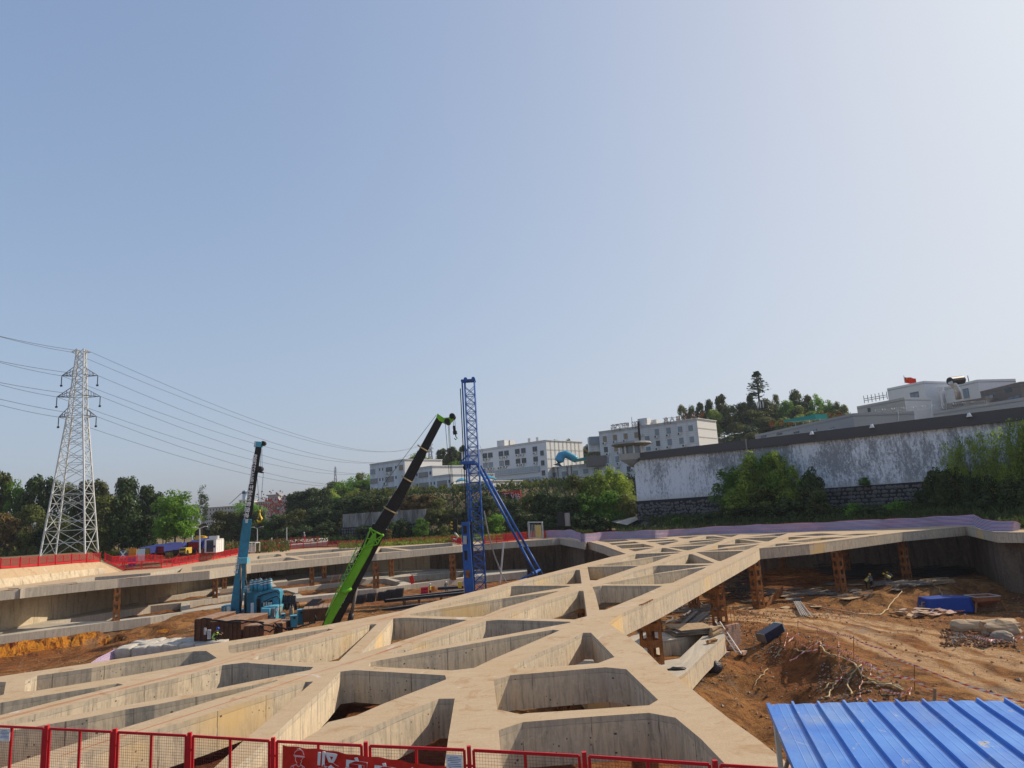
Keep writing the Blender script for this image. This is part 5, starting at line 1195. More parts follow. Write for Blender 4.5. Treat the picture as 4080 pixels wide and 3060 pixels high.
for i,(x,y) in enumerate([(1430,1150),(1585,1155),(1735,1130),(1895,1110),(2020,1080),(2150,1060)]):
    a=Ud(fp('R',x,y+45),85); m=MB()
    for k in range(9): 
        for e_ in range(5): m.bar(a+Vector((-.48+.02*k,e_*.3,k*.11)),a+Vector((.50+.02*k,e_*.3,k*.11)),.08,.06)
        if k<5: m.bar(a+Vector((-.4+.2*k,-.05,0)),a+Vector((-.4+.2*k,-.05,.95)),.06)
    solo(m,'mesh_bundle',MT['dark_steel'],'dark bundle of steel mesh stacked right of the lime boom, number from the boom: '+['nearest','second','third','fourth','fifth','furthest'][i],'steel bundle',a,kind=None)
for i,(x,yt,yb,mat,lb) in enumerate([(1222,1325,1410,'yellow_paint','yellow post standing left of the blue drive slab'),(828,1390,1460,'orange_paint','orange yellow cabinet held by the worker in the white helmet')]):
    a=Ud(fp('S',x,yb),90); b=Ud(fp('S',x,yt),90); m=MB(); m.box(a.lerp(b,.5),(.42,.3,(b-a).length),.2,rot=None); m.box(b+Vector((0,0,.02)),(.46,.34,.05),.2); solo(m,'yellow_cabinet',MT[mat],lb,'cabinet',a)
m=MB(); a=Ud(fp('S',655,1475),92); b=Ud(fp('S',760,1460),92); m.tube(a,b,.28,12); m.tube(a+Vector((0,0,.4)),b+Vector((0,0,.4)),.2,12); solo(m,'red_pipe',MT['red_fence'],'red pipe lying beside the crouching worker','pipe',a)
m=MB(); a=Ud(fp('S',522,1345),99); m.box(a+Vector((0,0,.5)),(.55,.1,1.1),.1,rot=Matrix.Rotation(-.25,3,'Y')); m.bar(a+Vector((.2,.2,0)),a+Vector((0,.1,.8)),.05); solo(m,'red_board',MT['red_cloth'],'small red board leaning on the lower beam left of the piling rig','board',a)
# small ladder standing on the lower frame
def ladder(a,b,w_,nr,label,mat='galvanised',side=Vector((1,0,0))):
    t=thing('ladder',label,'ladder',a); side=side.normalized()
    for s_ in(-1,1): m=MB(); m.bar(a+side*s_*w_/2,b+side*s_*w_/2,.06); m.build('rail',MT[mat],t)
    for k in range(nr): m=MB(); f=(k+.5)/nr; c=a.lerp(b,f); m.bar(c-side*w_/2,c+side*w_/2,.04); m.build('rung',MT[mat],t)
    return t
a=Ud(fp('R',1220,890),96); b=Ud(fp('R',1262,770),97); ladder(a,b,1.0,6,'small rusty ladder leaning on the lower frame left of the lime boom','rusty_steel')
a=Uz(fp('V',1640,1120),-5.3); b=Ud(fp('V',1325,650),a.y+3.5); ladder(a,b,.42,9,'pale bamboo ladder leaning against the low beam below the second column','white_paint',Vector((.6,-.8,0)))
# ---------------------------------------------------------------- things lying on the right pit floor
def fh(c,x,y,lift=0): v=floor_hit(fp(c,x,y)); return Vector((v.x,v.y,v.z+lift))
def plank_pile(name,label,cat,c,L,n,wd=.2,th=.03,ang=0,spread=.15,mat='plank_grey',layers=1,part='plank',tilt=0):
    t=thing(name,label,cat,c)
    for k in range(n):
        m=MB(); a=ang+random.uniform(-spread,spread); lay=k%layers if layers>1 else 0
        off=Vector((-math.sin(ang),math.cos(ang),0))*((k//layers)-(n/layers)/2)*wd*.9 if layers>1 else Vector((-math.sin(ang),math.cos(ang),0))*random.uniform(-.5,.5)*n*wd*.35
        q=c+off+Vector((0,0,.04+(lay if layers>1 else k*.6)*th*1.1)); m.box(q,(L*random.uniform(.8,1.1),wd,th),0,rot=Matrix.Rotation(a,3,'Z')@Matrix.Rotation(random.uniform(-.03,.03)+tilt,3,'Y')); m.build(part,MT[mat if random.random()<.7 else 'plank'],t)
    return t
v=Uz(fp('V',880,780),-4.2); plank_pile('board_stack','stack of thin grey shuttering boards lying on the low beam','board stack',v,3.0,14,1.4,.05,.15,.10,'plank_grey',7,'board')
v=Uz(fp('V',1310,850),-4.25); plank_pile('timber_pile','short pale timbers laid side by side on the low beam','timber pile',v,1.6,9,.16,.1,.9,.08,'plank',1)
v=Uz(fp('V',1240,960),-4.25); plank_pile('timber_pile','small loose scatter of yellow timber offcuts on the low beam','timber pile',v,1.0,4,.12,.08,.6,.5,'wood_orange',1)
t=None
a0=Uz(fp('V',560,890),-4.9); b0_=Ud(fp('V',960,540),a0.y+11); t=thing('plank_bundle','bundle of long grey planks leaning up from the low beam under the deck','plank bundle',a0)
for k in range(9):
    o_=Vector((k*.14,random.uniform(-.1,.1),.05*(k%3))); m=MB(); m.bar(a0+o_,b0_+o_*1.4+Vector((0,0,random.uniform(-.2,.2))),.20,.04); m.build('plank',MT['plank_grey'],t)
c=fh('G',1000,1480,.05); t=thing('pipe_fan','fanned out bundle of grey steel pipes lying on the dirt below the fourth column','pipe bundle',c)
for k in range(12):
    m=MB(); a=Uz(fp('G',965+k*9,1385+random.uniform(-5,8)),-5.2); e=fh('G',1070+k*15,1620+random.uniform(-20,10),.1); m.tube(a,e,.035,6); m.build('pipe',MT['galvanised' if k%2 else 'plank_grey'],t)
# scattered panels under the deck
PAN=[('G',1110,1250,1.6,'plank_grey'),('G',1330,1200,1.3,'plank'),('G',1530,1140,1.8,'plank_grey'),('G',1880,1160,1.6,'plank'),('G',1060,900,1.8,'plank'),('G',1215,1085,1.2,'white_paint'),('G',860,1495,1.3,'plank'),('G',1800,1360,2.0,'plank'),('G',570,1300,1.5,'plank_grey'),('G',760,1330,1.6,'plank'),('G',1230,1290,1.6,'plank_grey'),('G',1400,1290,1.7,'plank_grey'),('G',960,1370,1.7,'plank_grey'),('G',1300,1500,1.0,'plank'),('T',360,1220,1.7,'plank_grey'),('G',300,1400,1.4,'plank')]
for i,(c,x,y,s_,mat) in enumerate(PAN):
    v=fh(c,x,y,.10); m=MB(); m.box(v,(s_,s_*.55,.04),random.uniform(-.6,.9),rot=Matrix.Rotation(random.uniform(-.5,.8),3,'Z')@Matrix.Rotation(random.uniform(-.12,.12),3,'X')); solo(m,'shuttering_panel',MT[mat],'loose plywood shuttering panel lying on the floor under the far deck','panel',v,'loose panels under the far deck')
def sticks(name,label,cat,region,n,L,r,mat,ang=(0,3.14),z=.05,stack=0):
    m=MB()
    for k in range(n):
        c,x0_,x1_,y0_,y1_=region; v=fh(c,random.uniform(x0_,x1_),random.uniform(y0_,y1_),z+random.uniform(0,stack)); a=random.uniform(*ang); d=Vector((math.cos(a),math.sin(a),random.uniform(-.03,.03)))*L*random.uniform(.5,1)/2; m.bar(v-d,v+d,r*2,r*2)
    return solo(m,name,MT[mat],label,cat,v,kind='stuff')
random.seed(5)
sticks('timber_litter','strewn planks and battens along the edge of the terrace below the right columns','timber',('G',600,2100,1230,1340),60,2.6,.045,'plank_grey',(-.1,.7),.08,.3)
sticks('timber_litter','strewn planks on the terrace lip in front of the rightmost column','timber',('T',30,900,1130,1190),60,3.0,.05,'plank_grey',(-.1,.6),.08,.3)
sticks('timber_litter','heap of brushwood planks right of the rightmost column','timber',('T',760,1080,1095,1150),30,2.4,.05,'plank',(-.3,.5),.08,.4)
sticks('rebar_heap','rusty reinforcing bars stacked in rows under the deck','rebar',('G',700,1500,1000,1180),140,7.0,.03,'rusty_steel',(.05,.25),.1,1.0)
sticks('rebar_heap','dark reinforcing bars stacked far back under the deck','rebar',('G',1500,2200,930,1090),110,7.0,.03,'dark_steel',(.0,.2),.1,1.0)
sticks('rebar_heap','dark reinforcing bars lying on the terrace near the right wall','rebar',('T',600,1400,900,1040),120,8.0,.03,'dark_steel',(.3,.7),.05,.4)
sticks('rebar_heap','rusty rebar cages left of the third column','rebar',('V',1450,1830,130,380),120,4.0,.025,'dark_steel',(0,3.1),.1,1.4)
sticks('timber_litter','boards and sticks strewn between the front columns','timber',('V',600,1250,430,700),60,2.2,.05,'plank_grey',(0,3.1),.05,.2)
sticks('timber_litter','litter of splinters and sticks on top of the low beam','timber',('V',700,1200,960,1300),1,.5,.01,'plank_grey')
# leaning rebar grid
t=thing('rebar_grid','rusty rebar grid standing on edge right of the third column','rebar grid',fh('G',640,1450))
A_=fh('G',560,1480); B_=fh('G',640,1460); TOPL=Ud(fp('G',620,1330),A_.y+.5); TOPR=Ud(fp('G',810,1165),A_.y+5); BR=Ud(fp('G',800,1290),A_.y+5)
m=MB()
for k in range(14): f=k/13; m.bar(A_.lerp(TOPL,f),BR.lerp(TOPR,f),.045)
m.build('horizontal_bars',MT['rusty_steel'],t); m=MB()
for k in range(22): f=k/21; m.bar(A_.lerp(BR,f),TOPL.lerp(TOPR,f),.04)
m.build('vertical_bars',MT['rusty_steel'],t)
# brick corner post
v=Uz(fp('V',1560,1010),-5.3); t=thing('brick_pier','broken brick and concrete pier with bars sticking up behind the ladder','pier',v); paint('brick_pale',(.48,.30,.22),.3,.9)
for r_ in range(9):
    for k in range(3):
        m=MB(); m.box(v+Matrix.Rotation(.6,3,'Z')@Vector((k*.46-.4+(r_%2)*.12,0,.09+r_*.17)),(.44,.24,.155),.6); m.build('brick',MT['brick_pale'],t)
for k in range(3): m=MB(); q=v+Vector((-.2+.25*k,0,1.2)); m.bar(q,q+Vector((-.05,0,1.6)),.03); m.build('starter_bar',MT['rusty_steel'],t)
# black plastic scrap
v=Uz(fp('V',730,1350),-4.28); m=MB(); m.ball(v,.55,.3,.09,14,6)
for i,p in enumerate(m.v): m.v[i]=p+Vector((0,0,.1*noise.noise(p*4)+.02))+Vector((noise.noise(p*3)*.15,0,0))
solo(m,'plastic_sheet',MT['black_paint'],'crumpled black plastic lying on the low beam','plastic sheet',v,smooth=True)
# toppled dark blue tank / container
v=fh('X',150,190,.35); t=thing('tool_chest','toppled dark blue metal chest with pale end lying on the dirt slope','chest',v)
e=Matrix.Rotation(.45,3,'Z')@Matrix.Rotation(-.28,3,'Y')
flat('navy',(.012,.02,.05),.4)
m=MB(); m.box(v,(1.9,.85,.6),0,rot=e); m.build('chest_body',MT['navy'],t)
m=MB(); m.box(v+e@Vector((.98,0,0)),(.06,.88,.63),0,rot=e); m.build('end_panel',MT['sky_paint'],t)
for k in range(3): m=MB(); m.box(v+e@Vector((1.02,-.26+.26*k,0)),(.04,.08,.6),0,rot=e); m.build('end_slat',MT['white_paint'],t)
m=MB(); m.box(v+e@Vector((-.98,0,0)),(.06,.88,.63),0,rot=e); m.build('end_panel',MT['grey_steel'],t)
# blue tarp-covered generator
v0=Uz(fp('T',1150,1560),-7.6); wT=(Ud(fp('T',1460,1560),v0.y).x-Ud(fp('T',835,1560),v0.y).x); hT=1.55
cc=Vector(((Ud(fp('T',1460,1560),v0.y).x+Ud(fp('T',835,1560),v0.y).x)/2,v0.y+.9,v0.z)); NXT,NYT=22,10; m=MB()
bmx=bmesh.new(); bmesh.ops.create_cube(bmx,size=1.0); bmesh.ops.subdivide_edges(bmx,edges=bmx.edges[:],cuts=9,use_grid_fill=True)
for q in bmx.verts:
    c=q.co; zf=(c.z+.5); fl_=1+.12*(1-zf); fold=.035*math.sin(c.x*37+c.y*11)*(1.1-zf); q.co=Vector((c.x*wT*fl_+.05*noise.noise(c*4),c.y*1.9*fl_+fold*2+(-.15*(1-zf) if c.y<-.45 else 0),zf*hT-.12*zf*(abs(c.x)*1.2)+.05*noise.noise(Vector((c.x*5,c.y*5,1)))))
bmx.faces.ensure_lookup_table(); mm=bpy.data.meshes.new('tarpaulin'); bmx.to_mesh(mm); bmx.free(); mm.materials.append(MT['blue_tarp']); mm.polygons.foreach_set('use_smooth',[True]*len(mm.polygons))
o=bpy.data.objects.new('tarpaulin_heap',mm); COL.objects.link(o); o.location=cc; o.rotation_euler=(0,0,-.08); tag(o,'bright blue tarpaulin covering a generator on the far right of the pit floor','tarpaulin')
# hopper
h0=Uz(fp('T',1700,1540),-7.6); hw=(Ud(fp('T',1870,1400),h0.y).x-Ud(fp('T',1520,1400),h0.y).x); zt_h=Ud(fp('T',1700,1320),h0.y).z
t=thing('hopper','rusty orange steel hopper on legs beside the blue tarpaulin','hopper',h0); c=Vector(((Ud(fp('T',1870,1400),h0.y).x+Ud(fp('T',1520,1400),h0.y).x)/2,h0.y+.9,0)); hh=zt_h-h0.z
paint('hopper_orange',(.42,.15,.06),.25,.7)
TOPc=[Vector((c.x+sx*hw/2*1.05,c.y+sy*.95,zt_h)) for sx,sy in((-1,-1),(1,-1),(1,1),(-1,1))]; MID=[Vector((v.x,v.y,zt_h-.42)) for v in TOPc]; BOT=[Vector((c.x+sx*.25,c.y+sy*.2,h0.z+.35)) for sx,sy in((-1,-1),(1,-1),(1,1),(-1,1))]
for i in range(4):
    j=(i+1)%4; m=MB(); 
    for A_,B_ in((TOPc,MID),(MID,BOT)):
        off=(A_[i]+A_[j])/2-Vector((c.x,c.y,A_[i].z)); off=off.normalized()*.04; m.add([A_[i],A_[j],B_[j],B_[i],A_[i]-off,A_[j]-off,B_[j]-off,B_[i]-off],[(3,2,1,0),(4,5,6,7),(0,1,5,4),(1,2,6,5),(2,3,7,6),(3,0,4,7)])
    m.build('side_plate',MT['hopper_orange'],t)
    m=MB(); m.bar(TOPc[i]+Vector((0,0,.03)),TOPc[j]+Vector((0,0,.03)),.12,.06); m.build('rim',MT['galvanised'],t)
    m=MB(); d=(TOPc[i]-Vector((c.x,c.y,zt_h))).normalized(); m.bar(MID[i]+d*.03,Vector((TOPc[i].x+d.x*.45,TOPc[i].y+d.y*.25,h0.z)),.12); m.build('leg',MT['hopper_orange'],t)
# low rail frame, broken boards, concrete lumps
t=thing('pipe_rail','thin pale pipe railing standing in front of the blue tarpaulin','railing',Uz(fp('T',900,1530),-7.6)); yb=Uz(fp('T',900,1545),-7.6).y-.6
for s in(((710,1400),(1150,1425)),((670,1455),(1070,1470))): m=MB(); m.tube(Ud(fp('T',*s[0]),yb),Ud(fp('T',*s[1]),yb),.045,6); m.build('rail',MT['hose_yellow'],t)
for x,y in((780,1395),(1045,1410),(1105,1415),(712,1400)): m=MB(); m.tube(Ud(fp('T',x,y),yb),Ud(fp('T',x,y+125),yb),.045,6); m.build('post',MT['hose_yellow'],t)
t=thing('board_heap','heap of broken reddish shuttering boards in front of the blue tarpaulin','board heap',fh('T',900,1600)); paint('board_pink',(.50,.33,.25),.3,.9)
for k in range(34):
    x=random.uniform(330,1250); y=random.uniform(1560,1640)-(30 if 700<x<1200 else 0); v=fh('T',x,y,.1+random.uniform(0,.25)); m=MB(); m.box(v,(random.uniform(.6,1.5),random.uniform(.3,.7),.03),0,rot=Matrix.Rotation(random.uniform(0,3),3,'Z')@Matrix.Rotation(random.uniform(-.4,.4),3,'X')); m.build('board',MT[random.choice(['board_pink','board_pink','plank'])],t)
def lump(px,sx,sy,sz,label,mat='rubble_grey',cat='boulder',rz=0,cyl=False,name='boulder'):
    v=fh(*px); m=MB()
    if cyl: m.ball((0,0,0),sx,sy,sz,16,10)
    else: m.ball((0,0,0),sx,sy,sz,14,9)
    for i,p in enumerate(m.v):
        if cyl: x=max(-sx*.75,min(sx*.75,p.x*1.25)); rr=1.0 if abs(p.x)<sx*.7 else .8; p=Vector((x,p.y*rr,p.z*rr))
        n=noise.fractal(p*1.3+Vector((sx*9,0,0)),1,2,4); m.v[i]=p*(1+.22*n)
    e=Matrix.Rotation(rz,3,'Z'); m.v=[v+e@p+Vector((0,0,sz*.55)) for p in m.v]; return solo(m,name,MT[mat],label,cat,v,smooth=False)
lump(('W',790,160),1.5,.75,.62,'left of two big concrete pile stumps lying on the dirt','concrete_top','pile stump',-.25,True,'pile_stump')
lump(('W',1080,185),1.9,.85,.75,'right of two big concrete pile stumps lying on the dirt','concrete_top','pile stump',.05,True,'pile_stump')
lump(('W',1095,245),.75,.6,.5,'small pale boulder just below the right pile stump'); lump(('W',1015,190),.5,.5,.4,'dark stone in front of the right pile stump','dark_steel'); lump(('V',1280,1380),.55,.4,.42,'grey lump of mortar against the foot of the low beam','dark_steel','mortar lump',name='mortar_lump')
def rubble(region,n,r,mat,label,name='rubble'):
    m=MB()
    for k in range(n):
        c,x0_,x1_,y0_,y1_=region; v=fh(c,random.uniform(x0_,x1_),random.uniform(y0_,y1_)); rr=r*random.uniform(.4,1.3); a=random.uniform(0,6)
        e=Matrix.Rotation(a,3,'Z'); vs=[v+Vector((0,0,rr*.35))+e@Vector((x*rr*random.uniform(.6,1.2),y*rr*random.uniform(.6,1.2),z*rr*random.uniform(.5,.9))) for x,y,z in((1,0,0),(-1,.2,0),(0,1,0),(.1,-1,0),(.2,.1,1),(0,0,-1))]
        m.add(vs,[(0,2,4),(2,1,4),(1,3,4),(3,0,4),(2,0,5),(1,2,5),(3,1,5),(0,3,5)])
    return solo(m,name,MT[mat],label,'rubble',v,kind='stuff')
rubble(('W',560,1200,150,300),240,.17,'clod','dark clods around the pile stumps'); rubble(('W',650,1200,190,270),120,.16,'rubble_grey','grey broken stone around the pile stumps')
rubble(('X',540,1250,430,760),420,.075,'rubble_grey','grey broken stones on the slope behind the blue roof'); rubble(('X',0,240,180,420),150,.07,'rubble_grey','stones on the slope below the toppled chest')
rubble(('V',900,1450,1150,1600),200,.06,'rubble_grey','crumbs of concrete along the foot of the low beam'); rubble(('G',100,2100,1540,1640),260,.09,'clod_light','clods along the haul road edge'); rubble(('V',1600,2200,560,850),160,.08,'clod','clods on the haul road')
# tapes, hoses, stakes
def floor_path(s,lift=.08,wob=.08,sub=5):
    P_=[floor_hit(p)+Vector((0,0,lift)) for p in tr(s)]; Q_=[]
    for i,(a,b) in enumerate(zip(P_,P_[1:])):
        for k in range(sub):
            q=a.lerp(b,k/sub); q.z=max(zfloor(q.x,q.y)+lift*.6,q.z-.0)+wob*.4*math.sin(i*2.1+k); q.x+=wob*math.sin(i*1.3+k*.9); Q_.append(q)
    return Q_+[P_[-1]]
for i,(s,r_,lb) in enumerate([('X 560,240;575,300;640,350;720,390;800,405;860,430;880,500;960,560;1060,590;1180,610;1269,640','.05','thick yellow hose running along the crest of the dirt slope'),('X 915,450;880,490;830,560;810,620;830,695','.05','loop of yellow hose hanging down the slope'),('X 600,650;640,620;700,620;680,670;620,715;580,725','.045','curl of yellow hose on the grey stones'),('X 250,310;215,350;195,400','.04','short yellow hose below the toppled chest'),('X 0,630;40,560;90,520;130,480','.03','thin pale hose crossing the brown slope'),('G 1150,1440;1400,1510;1640,1530;1900,1590;2212,1600;T 100,1590;200,1530;290,1420;370,1330;420,1250','.05','long pale hose winding over the bank from the terrace'),('T 860,1170;960,1220;1010,1280;1025,1340','.04','pale hose arching down the bank to the blue tarpaulin'),('X 920,620;1000,605;1100,600;1180,640;1269,665','.055','second yellow hose above the blue roof'),('X 345,310;400,322;470,318','.045','yellow hose piece under the red and white tape')]):
    m=MB(); m.path(floor_path(s,.10),float(r_),6); solo(m,'hose',MT['hose_yellow'],lb,'hose',m.v[0],smooth=True)
t_=NT('barrier_tape'); uvt=t_.tc.outputs['UV']; s2=t_.new('ShaderNodeSeparateXYZ'); t_.L(uvt,s2.inputs[0]); f_=t_.math('LESS_THAN',t_.math('FRACT',t_.math('ADD',t_.math('MULTIPLY',s2.outputs[0],2.2),t_.math('MULTIPLY',s2.outputs[1],.5))),.5)
t_.fin(t_.mix(f_,(.88,.80,.76),(.75,.16,.12)),.5,0,None,.3)
def tape(pts,label,wd=.09,sag=.0,sub=10):
    Q_=[]
    for a,b in zip(pts,pts[1:]):
        for k in range(sub): f=k/sub; q=a.lerp(b,f); q.z-=sag*4*f*(1-f); Q_.append(q)
    Q_.append(pts[-1]); m=MB(); u=0; tw=0
    for i,q in enumerate(Q_):
        tw=.6*math.sin(i*.7); m.v+= [q+Vector((0,math.sin(tw)*wd/2,math.cos(tw)*wd/2)),q-Vector((0,math.sin(tw)*wd/2,math.cos(tw)*wd/2))]
    for i in range(len(Q_)-1):
        L2=(Q_[i+1]-Q_[i]).length; m.uv[len(m.f)]=[(u,0),(u+L2,0),(u+L2,1),(u,1)]; m.f.append([2*i,2*i+2,2*i+3,2*i+1]); m.mi.append(0); u+=L2
    n=len(m.v); nf_=len(m.f); m.v+= [v+Vector((0,.003,0)) for v in m.v[:n]]
    for k in range(nf_): m.uv[len(m.f)]=m.uv[k][::-1]; m.f.append([a+n for a in m.f[k][::-1]]); m.mi.append(0)
    return solo(m,'barrier_tape',MT['barrier_tape'],label,'barrier tape',Q_[0])
def above(c,x,yb,dy): 
    b=floor_hit(fp(c,x,yb)); t2=Ud(fp(c,x,yb-dy),b.y); return b,t2
stk=[('X',245,100,90),('X',378,125,75),('X',540,205,100),('X',848,390,215),('W',345,670,225)]
stt=[]
for i,(c,x,y,dy) in enumerate(stk):
    b,tp=above(c,x,y,dy); stt.append(tp); m=MB(); m.tube(b-Vector((0,0,.2)),tp,.02,6); solo(m,'stake',MT['rusty_steel'],['thin steel stake beside the toppled chest','thin steel stake far back on the road edge','thin steel stake in the middle of the slope crest','tall steel stake carrying both tapes','nearest steel stake, just above the blue roof'][i],'stake',b)
pR=Ud((4085,2800),stt[4].y-3); pR2=Ud(fp('W',745,775),stt[4].y-2.5)
tape([stt[1],Ud(fp('X',520,105),stt[2].y),Ud(fp('X',825,180),stt[3].y),stt[3].lerp(stt[4],.5)+Vector((0,0,.05)),stt[4],pR],'upper red and white barrier tape running along the haul road to the right edge',.10,.12)
tape([Ud(fp('X',548,212),stt[2].y),Ud(fp('X',840,325),stt[3].y),Ud(fp('W',0,460),stt[3].y-4),Ud(fp('W',330,560),stt[4].y),pR2],'lower red and white barrier tape dropping towards the blue roof',.11,.12)
g1=lambda c,x,y,l=.15: floor_hit(fp(c,x,y))+Vector((0,0,l))
tape([stt[0],g1('X',262,160,.5),g1('X',300,200,.4),g1('X',270,290)],'torn barrier tape tied at the toppled chest',.08)
tape([g1('X',300,245),g1('X',390,210,.4),g1('X',400,270),g1('X',470,300),g1('X',560,290,.4),g1('X',545,215,.6)],'tangle of red and white tape in the middle of the crest',.09)
tape([g1('X',310,420),g1('X',350,400),g1('X',430,350),g1('X',550,315)],'limp red and white tape lying on the brown slope',.09)
tape([g1('X',735,310,.6),g1('X',735,400,.4),g1('X',730,450),g1('X',765,520),g1('X',745,570),g1('X',700,600)],'white tape tail hanging down over the grey stones',.10)
tape([g1('X',570,290,.3),g1('X',700,330,.3),g1('X',800,400,.2),g1('X',910,450,.3),g1('X',1050,495)],'red and white tape wound round the yellow hose',.08)
tape([g1('X',920,530,.3),g1('X',960,495,.5),g1('X',1010,500,.5),g1('X',1000,570,.3),g1('X',1110,590,.2)],'white tape loop above the roof middle',.11)
tape([g1('X',910,550,.3),g1('X',930,590),g1('X',900,640),g1('X',910,710),g1('X',880,755)],'white and red tape tail reaching down to the blue roof',.10)
tape([g1('W',70,680),g1('W',140,715),g1('W',255,722),g1('W',330,690,.3),g1('W',310,740)],'white tape lying behind the blue roof by the nearest stake',.10)
tape([g1('W',800,210),g1('W',980,255),g1('W',1120,250),g1('W',1190,235),g1('W',1269,230)],'red and white tape crumpled in the rubble by the pile stumps',.16)
# wood peg and slab bits
v=floor_hit(fp('W',525,770)); m=MB(); m.box(v+Vector((0,0,.3)),(.12,.08,.7),0,rot=Matrix.Rotation(.2,3,'Y')); solo(m,'wooden_peg',MT['plank'],'short wooden peg just above the blue roof','peg',v)
for i,(c,x,y) in enumerate([('V',1520,1080),('V',1440,1165),('V',1700,1140)]): 
    v=floor_hit(fp(c,x,y)); m=MB(); m.box(v+Vector((0,0,.12)),(.7,.35,.22),.4*i); solo(m,'concrete_block',MT['brick_pale'],['pale concrete block at the foot of the brick pier','pale slab piece leaning at the corner of the low beam','small block lying right of the ladder foot'][i],'block',v)
# square outlet poking out of the clay under the left lower frame
# ---------------------------------------------------------------- far fences
def fence_run(pts,label,h=1.15,step=2.0,cell=.16,wr=.016,midp=True,sheet_=False,post_h=.12):
    """pts: world base points; panels and posts as parts"""
    t=thing('safety_fence',label,'fence',pts[0]); 
    L_=[0]
    for a,b in zip(pts,pts[1:]): L_.append(L_[-1]+(b-a).length)
    n=max(1,round(L_[-1]/step)); Q_=[]
    for i in range(n+1):
        s=L_[-1]*i/n; k=max(j for j in range(len(L_)) if L_[j]<=s+1e-6); k=min(k,len(pts)-2); f=(s-L_[k])/(L_[k+1]-L_[k]); Q_.append(pts[k].lerp(pts[k+1],f))
    for i,(a,b) in enumerate(zip(Q_,Q_[1:])):
        m=MB(); d=(b-a); tilt=Vector((0,0,random.uniform(-.03,.03))); a2=a+d*.04; b2=b-d*.04; U_=Vector((0,0,h))
        for p,q in((a2+Vector((0,0,.1)),b2+Vector((0,0,.1))),(a2+U_,b2+U_),(a2+Vector((0,0,.1)),a2+U_),(b2+Vector((0,0,.1)),b2+U_)): m.bar(p+tilt,q+tilt,.05)
        if midp: c=(a2+b2)/2; m.bar(c+Vector((0,0,.1)),c+U_,.05)
        m.bar(a2+Vector((0,0,.2)),b2+Vector((0,0,.2)),.04,.16)
        p_=m.build('panel',MT['red_fence'],t); m=MB(); nh=int(h/cell)
        for k in range(1,nh): z=Vector((0,0,.1+(h-.1)*k/nh)); m.bar(a2+z,b2+z,wr*2)
        nv=int(d.length/cell)
        for k in range(1,nv): c=a2.lerp(b2,k/nv); m.bar(c+Vector((0,0,.1)),c+U_,wr*2)
        w_=m.build('mesh_infill',MT['red_mesh'],None,origin=WORLD[t.name]); w_.location=(0,0,0); w_.parent=p_
    for i,a in enumerate(Q_):
        m=MB(); m.box(a+Vector((0,0,(h+post_h)/2)),(.10,.10,h+post_h),.5); m.build('post',MT['red_fence'],t)
    return t
fl1=[Vector((q.x+d.x*.25,q.y+d.y*.25,q.z)) for a,q,d in prof]
fence_run(fl1,'red mesh fence on top of the sunlit crown wall at the far left',1.2,2.9)
e_=prof[-1][1]; bN=Uz(fp('L',1640,250),.4); fence_run([Vector((e_.x+.4,e_.y+.4,e_.z)),Vector((endt.x+.5,endt.y+.6,.05))],'short red fence sloping down from the crown wall to deck level',1.15,2.0)
def zb(p,z=0.0): return Uz(p,z)
fence_run([zb(p) for p in tr('L 1790,352;2212,325;M 600,490;1000,415;1500,330;1530,322')],'red fence along the far rim left of the teal crane, nearer row',1.2,2.6,.2)
fence_run([Ud(p,d) for p,d in zip(tr('L 1640,262;L 1850,250;2212,225;M 600,420;M 900,365;M 1200,310'),(103,108,114,120,128,136))],'second red fence row in front of the parked dumpers',1.2,2.6,.2)
fence_run([zb(p) for p in tr('M 1540,316;1680,290;2212,240;R 700,395;1000,375;1300,365;1880,360;2212,330;S 500,770;1110,740;1250,780')],'long low red fence along the far rim between the teal crane and the blue mast',1.15,2.8,.2)
fence_run([zb(p) for p in tr('S 1590,765;1900,735;2212,700;E 0,205;400,182;640,165')],'red fence on the far rim right of the blue mast',1.3,2.6,.14,.022)
fence_run([Ud(p,d) for p,d in zip(tr('M 1440,255;1680,215;2212,165;R 90,380;600,320;1000,300'),(150,155,160,160,160,160))],'thin red fence further back beside the pale road',1.3,3.2,.25)
# gate frames / white cages at the rim
def cage(c,x0_,x1_,yt,yb,d,label,nb=9,yellow=False):
    a=Ud(fp(c,x0_,yb),d); b=Ud(fp(c,x1_,yb),d); h=Ud(fp(c,x0_,yt),d).z-a.z; t=thing('stair_cage',label,'cage',a); U_=Vector((0,0,h)); D_=Vector((.2,1.6,0))
    m=MB()
    for p,q in((a,a+U_),(b,b+U_),(a+D_,a+D_+U_),(b+D_,b+D_+U_),(a+U_,b+U_),(a+D_+U_,b+D_+U_),(a+U_,a+U_+D_),(b+U_,b+U_+D_),(a,b)): m.bar(p,q,.13)
    m.build('cage_frame',MT['galvanised'],t)
    for k in range(1,nb): m=MB(); c_=a.lerp(b,k/nb); m.bar(c_,c_+U_*.86,.07); m.build('bar',MT['galvanised'],t)
    if yellow: m=MB(); c_=a.lerp(b,.72); m.box(c_+Vector((0,.6,h*.42)),((b-a).length*.45,.1,h*.8),.05); m.build('yellow_board',MT['yellow_paint'],t)
cage('S',1940+10,2110,0,0,118,'x') if False else None
cage('E',395,598,-70,160,119,'white steel stair cage with a yellow board on the far rim behind the struts',9,True)
cage('M',1790,1905,120,255,128,'white steel cage on the far rim just right of the teal boom',8)
